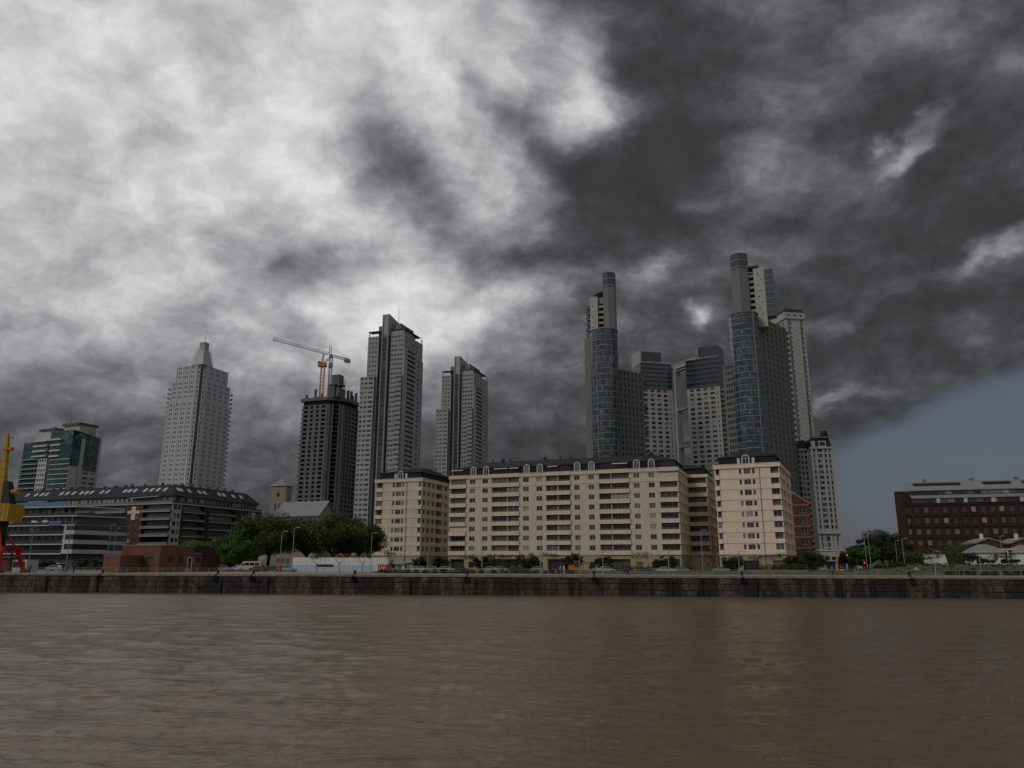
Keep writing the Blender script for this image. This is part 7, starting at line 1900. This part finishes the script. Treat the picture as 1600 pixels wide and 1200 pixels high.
for px, Y, rz, pt, lab in ((372, 200, 180, 'car_white', 'white car parked half behind the white minibus'), (404, 190, 172, 'car_red', 'dark red car parked right of the white minibus'),
    (322, 196, 0, 'car_dark', 'dark car parked right of the pump house'), (350, 195, 5, 'car_silver', 'silver car between the pump house and the minibus'),
    (448, 186, 10, 'car_silver', 'silver car parked at the left end of the white hoarding'), (424, 192, 0, 'car_dark', 'dark car parked under the forked tree'),
    (655, 176, 0, 'car_white', 'white car behind the hedge near the kiosk'), (673, 178, 185, 'car_silver', 'silver car behind the hedge at the smaller cream block'), (697, 180, 0, 'car_white', 'white car parked at the gap between the two left cream blocks'),
    (720, 181, 0, 'car_dark', 'dark car before the first window column of the long block'), (765, 178, 180, 'car_white', 'white car before the second balcony stack'), (783, 180, 0, 'car_silver', 'silver car in a row before the second balcony stack'),
    (808, 178, 12, 'car_dark', 'dark car left of the largest round tree'), (842, 179, 0, 'car_silver', 'silver car right of the largest round tree'), (946, 172, 0, 'car_white', 'white car before the fourth balcony stack'),
    (1040, 170, 0, 'car_white', 'white car before the right corner of the long block'), (1061, 171, 180, 'car_silver', 'silver car parked at the right end of the long block'), (1128, 186, 0, 'car_silver', 'silver car in the gap left of the peach block'),
    (1356, 178, 90, 'car_dark', 'dark car waiting at the traffic lights'), (88, 190, 0, 'car_silver', 'silver car before the terraced block'), (1245, 180, 20, 'car_red', 'red car at the foot of the red brick block')):
    vehicle('parked_car', lab, px, Y, R(rz), pt, 'car')
# orange excavator
p = corner(900, 885, 168); t = thing('excavator', 'small orange excavator working behind the lawn', 'excavator', (p.x, p.y, GZ), R(6))
for s_ in (-1, 1):
    m = MB(); pr = [(-1.2, .1), (-1.4, .35), (-1.2, .62), (1.2, .62), (1.4, .35), (1.2, .1)]; a = len(m.v)
    m.prism([(x, z) for x, z in pr], 0, .4, 'rubber'); o = m.build('track', t); o.rotation_euler = (R(90), 0, 0); o.location = (0, s_ * .85 + .2, 0)
m = MB(); m.box(-1.5, 1.0, -.9, .9, .7, 1.35, 'orange_paint'); m.box(-1.5, -.5, -.85, .85, 1.35, 1.75, 'orange_paint'); m.build('body', t)
m = MB(); m.hexa([(-.4, -.85, 1.36), (.9, -.85, 1.36), (.9, .15, 1.36), (-.4, .15, 1.36), (-.3, -.8, 2.5), (.5, -.8, 2.5), (.5, .1, 2.5), (-.3, .1, 2.5)], 'car_glass'); c = m.build('cab', t); m = MB(); m.box(-.4, .6, -.86, .16, 2.5, 2.6, 'orange_paint'); m.build('cab_roof', c)
m = MB(); m.path([(.8, .45, 1.2), (2.0, .45, 2.5), (3.3, .45, 1.9)], .16, 'orange_paint', 6); m.build('arm', t); m = MB(); m.hexa([(3.0, .1, 1.0), (3.7, .1, .9), (3.7, .8, .9), (3.0, .8, 1.0), (3.1, .1, 1.9), (3.6, .1, 1.8), (3.6, .8, 1.8), (3.1, .8, 1.9)], 'black_paint'); m.build('bucket', t)
for px, Y, lab, pt in ((548, 192, 'orange digger arm showing above the white hoarding', 'orange_paint'),):
    p = corner(px, 885, Y); t = thing('digger', lab, 'digger', (p.x, p.y, GZ), 0); m = MB(); m.box(-1.5, 1.3, -1, 1, .5, 2.2, pt); m.box(-.2, 1.1, -.9, .3, 2.2, 3.6, 'car_glass'); m.build('body', t)
    m = MB(); m.path([(-1, .5, 2.0), (-2.4, .5, 4.2), (-4.0, .5, 3.6)], .2, pt, 6); m.build('arm', t); m = MB(); m.box(-.3, 1.2, -1, .4, 3.6, 3.75, pt); m.build('cab_roof', t)
    for s_ in (-1, 1): m = MB(); m.box(-1.7, 1.7, s_ * 1.0 - .25, s_ * 1.0 + .25, 0, .6, 'rubber'); m.build('track', t)

# ------------------------------------------------------------------ people
def person(label, px, Y, rz, pose, top, legs, group='people on the promenade', base=0.0, at_=None):
    p = corner(px, 890, Y) if at_ is None else Vector(at_); t = thing('person', label, 'person', (p.x, p.y, GZ - .008 + base), rz, group)
    J = {'walk': dict(hip=.92, kl=(.05, .14, .48), kr=(-.05, -.05, .48), fl=(.05, .30, .06), fr=(-.05, -.32, .1), sh=1.42, lean=.03, el=(.25, -.12, 1.12), er=(-.25, .12, 1.12), hl=(.24, .10, .9), hr=(-.24, .24, .94)),
         'stand': dict(hip=.92, kl=(.09, .02, .48), kr=(-.09, 0, .48), fl=(.10, 0, .05), fr=(-.10, 0, .05), sh=1.42, lean=0, el=(.26, -.03, 1.14), er=(-.26, -.03, 1.14), hl=(.25, .06, .88), hr=(-.25, .06, .88)),
         'sit': dict(hip=.42, kl=(.1, .42, .46), kr=(-.1, .40, .46), fl=(.1, .48, .05), fr=(-.1, .44, .05), sh=.95, lean=.06, el=(.25, .02, .68), er=(-.25, .02, .68), hl=(.14, .3, .56), hr=(-.14, .3, .56)),
         'ride': dict(hip=.98, kl=(.1, .36, .72), kr=(-.1, .30, .58), fl=(.1, .20, .42), fr=(-.1, .12, .2), sh=1.40, lean=.34, el=(.2, .52, 1.18), er=(-.2, .52, 1.18), hl=(.22, .68, 1.08), hr=(-.22, .68, 1.08))}[pose]
    h, s_, ln = J['hip'], J['sh'], J['lean']
    V = [(0, 0, h), (0, ln * .5, (h + s_) / 2), (0, ln, s_ - .03), (0, ln * 1.1, s_ + .09), (.17, ln, s_ - .02), J['el'], J['hl'], (-.17, ln, s_ - .02), J['er'], J['hr'], (.09, 0, h - .03), J['kl'], J['fl'], (J['fl'][0], J['fl'][1] + .15, J['fl'][2] - .01), (-.09, 0, h - .03), J['kr'], J['fr'], (J['fr'][0], J['fr'][1] + .15, J['fr'][2] - .01)]
    E = [(0, 1), (1, 2), (2, 3), (2, 4), (4, 5), (5, 6), (2, 7), (7, 8), (8, 9), (0, 10), (10, 11), (11, 12), (12, 13), (0, 14), (14, 15), (15, 16), (16, 17)]
    RR = [.15, .145, .13, .055, .07, .05, .035, .07, .05, .035, .10, .07, .05, .04, .10, .07, .05, .04]
    b = MB()
    for a, c in E: 
        mt = legs if a in (0, 10, 11, 14, 15) and c not in (1,) else ('skin' if c in (3,) else top)
        if c in (13, 17): mt = 'cloth_dark'
        b.tube(V[a], V[c], RR[a], mt, RR[c], 8)
    for i, v in enumerate(V):
        if i in (3,): continue
        mt = legs if i in (0, 10, 11, 12, 14, 15, 16) else ('skin' if i in (6, 9) else top)
        r_ = RR[i]; b.lathe([(r_ * .5, v[2] - r_ * .86), (r_ * .9, v[2] - r_ * .4), (r_, v[2]), (r_ * .9, v[2] + r_ * .4), (r_ * .5, v[2] + r_ * .86)], mt, 8, (v[0], v[1]))
    hy, hz = ln * 1.2 + .02, s_ + .20
    b.lathe([(.03, hz - .125), (.065, hz - .10), (.08, hz - .03), (.082, hz + .03), (.07, hz + .09), (.03, hz + .12)], 'skin', 10, (0, hy)); b.build('body', t, True)
    m = MB(); m.lathe([(.086, hz), (.09, hz + .05), (.078, hz + .1), (.03, hz + .135)], 'hair', 10, (0, hy - .012)); m.build('hair', t, True)
    return t
def bicycle(label, px, Y, rz, paint='grey_dark'):
    p = corner(px, 890, Y); t = thing('bicycle', label, 'bicycle', (p.x, p.y, GZ - .008), rz, 'bicycles on the promenade')
    for y in (-.5, .55):
        m = MB(); m.path([(0, y + .33 * math.cos(a), .34 + .33 * math.sin(a)) for a in [2 * math.pi * i / 16 for i in range(17)]], .02, 'rubber', 5); w_ = m.build('wheel', t)
        m = MB()
        for i in range(6): a = math.pi * i / 6; m.tube((0, y - .32 * math.cos(a), .34 - .32 * math.sin(a)), (0, y + .32 * math.cos(a), .34 + .32 * math.sin(a)), .005, 'steel', n=3)
        m.build('spokes', w_)
    m = MB(); bb, st, hd = (0, -.05, .3), (0, -.2, .82), (0, .38, .86)
    for a, c in ((bb, st), (bb, hd), (st, hd), (bb, (0, -.5, .34)), (st, (0, -.5, .34)), (hd, (0, .55, .34))): m.tube(a, c, .02, paint, n=5)
    m.build('frame', t); m = MB(); m.box(-.07, .07, -.34, -.1, .88, .94, 'black_paint'); m.build('saddle', t); m = MB(); m.path([(-.26, .52, 1.02), (0, .42, 1.0), (.26, .52, 1.02)], .015, 'black_paint', 5); m.tube((0, .38, .86), (0, .42, 1.0), .018, 'black_paint'); m.build('handlebar', t)
    return p
pc = bicycle('bicycle ridden by the person in a pale shirt', 1435, 133, R(90))
person('person in a pale shirt cycling along the promenade below the warehouse', 0, 0, R(90), 'ride', 'cloth_white', 'cloth_grey', at_=pc)
person('walker in white beside the excavator', 881, 141, R(-90), 'walk', 'cloth_white', 'cloth_pink')
person('walker in pink close behind the one in white', 875.5, 141.5, R(-90), 'walk', 'cloth_pink', 'cloth_grey')
person('person in dark clothes sitting on the lawn edge, left of a pair', 976, 146, R(180), 'sit', 'cloth_dark', 'cloth_blue', base=-.05)
person('person in dark jacket sitting on the lawn edge, right of a pair', 980.5, 146, R(190), 'sit', 'cloth_dark', 'cloth_dark', base=-.05)
person('person in blue standing beside the lamp post near the crane', 46.5, 152, R(30), 'stand', 'cloth_blue', 'cloth_dark')
person('person in dark clothes walking before the terraced block', 98, 152, R(90), 'walk', 'cloth_dark', 'cloth_blue')
person('person in blue walking towards the pump house', 105, 151, R(90), 'walk', 'cloth_blue', 'cloth_dark')
person('person in dark jacket standing by the terraced block entrance', 115.5, 156, R(160), 'stand', 'cloth_dark', 'cloth_dark')
pb = bicycle('bicycle standing at the crossing near the low traffic light', 1303, 141, R(80))
person('person in dark clothes standing with the bicycle at the crossing', 1300.5, 141.8, R(80), 'stand', 'cloth_grey', 'cloth_dark')
# distant wood closing the view beyond the warehouse and the crossing
rg = random.Random(91); c = MB(); A0, A1 = corner(1285, 880, 430), corner(1700, 880, 400); cs = []
for i in range(170):
    t_ = rg.random(); p = A0.lerp(A1, t_); r_ = rg.uniform(2.0, 4.2); cs.append((p.x + rg.uniform(-3, 3), p.y + rg.uniform(-8, 8), rg.uniform(1.0, 8.0), r_))
leaf_cloud(c, cs, 22000, .55, 'leaf_dark', rg, .9)
o = c.build('far_wood'); o.location = (0, 0, GZ - .1); o['kind'] = 'stuff'; o['label'] = 'low dark distant wood beyond the crossing and warehouse'; o['category'] = 'wood'
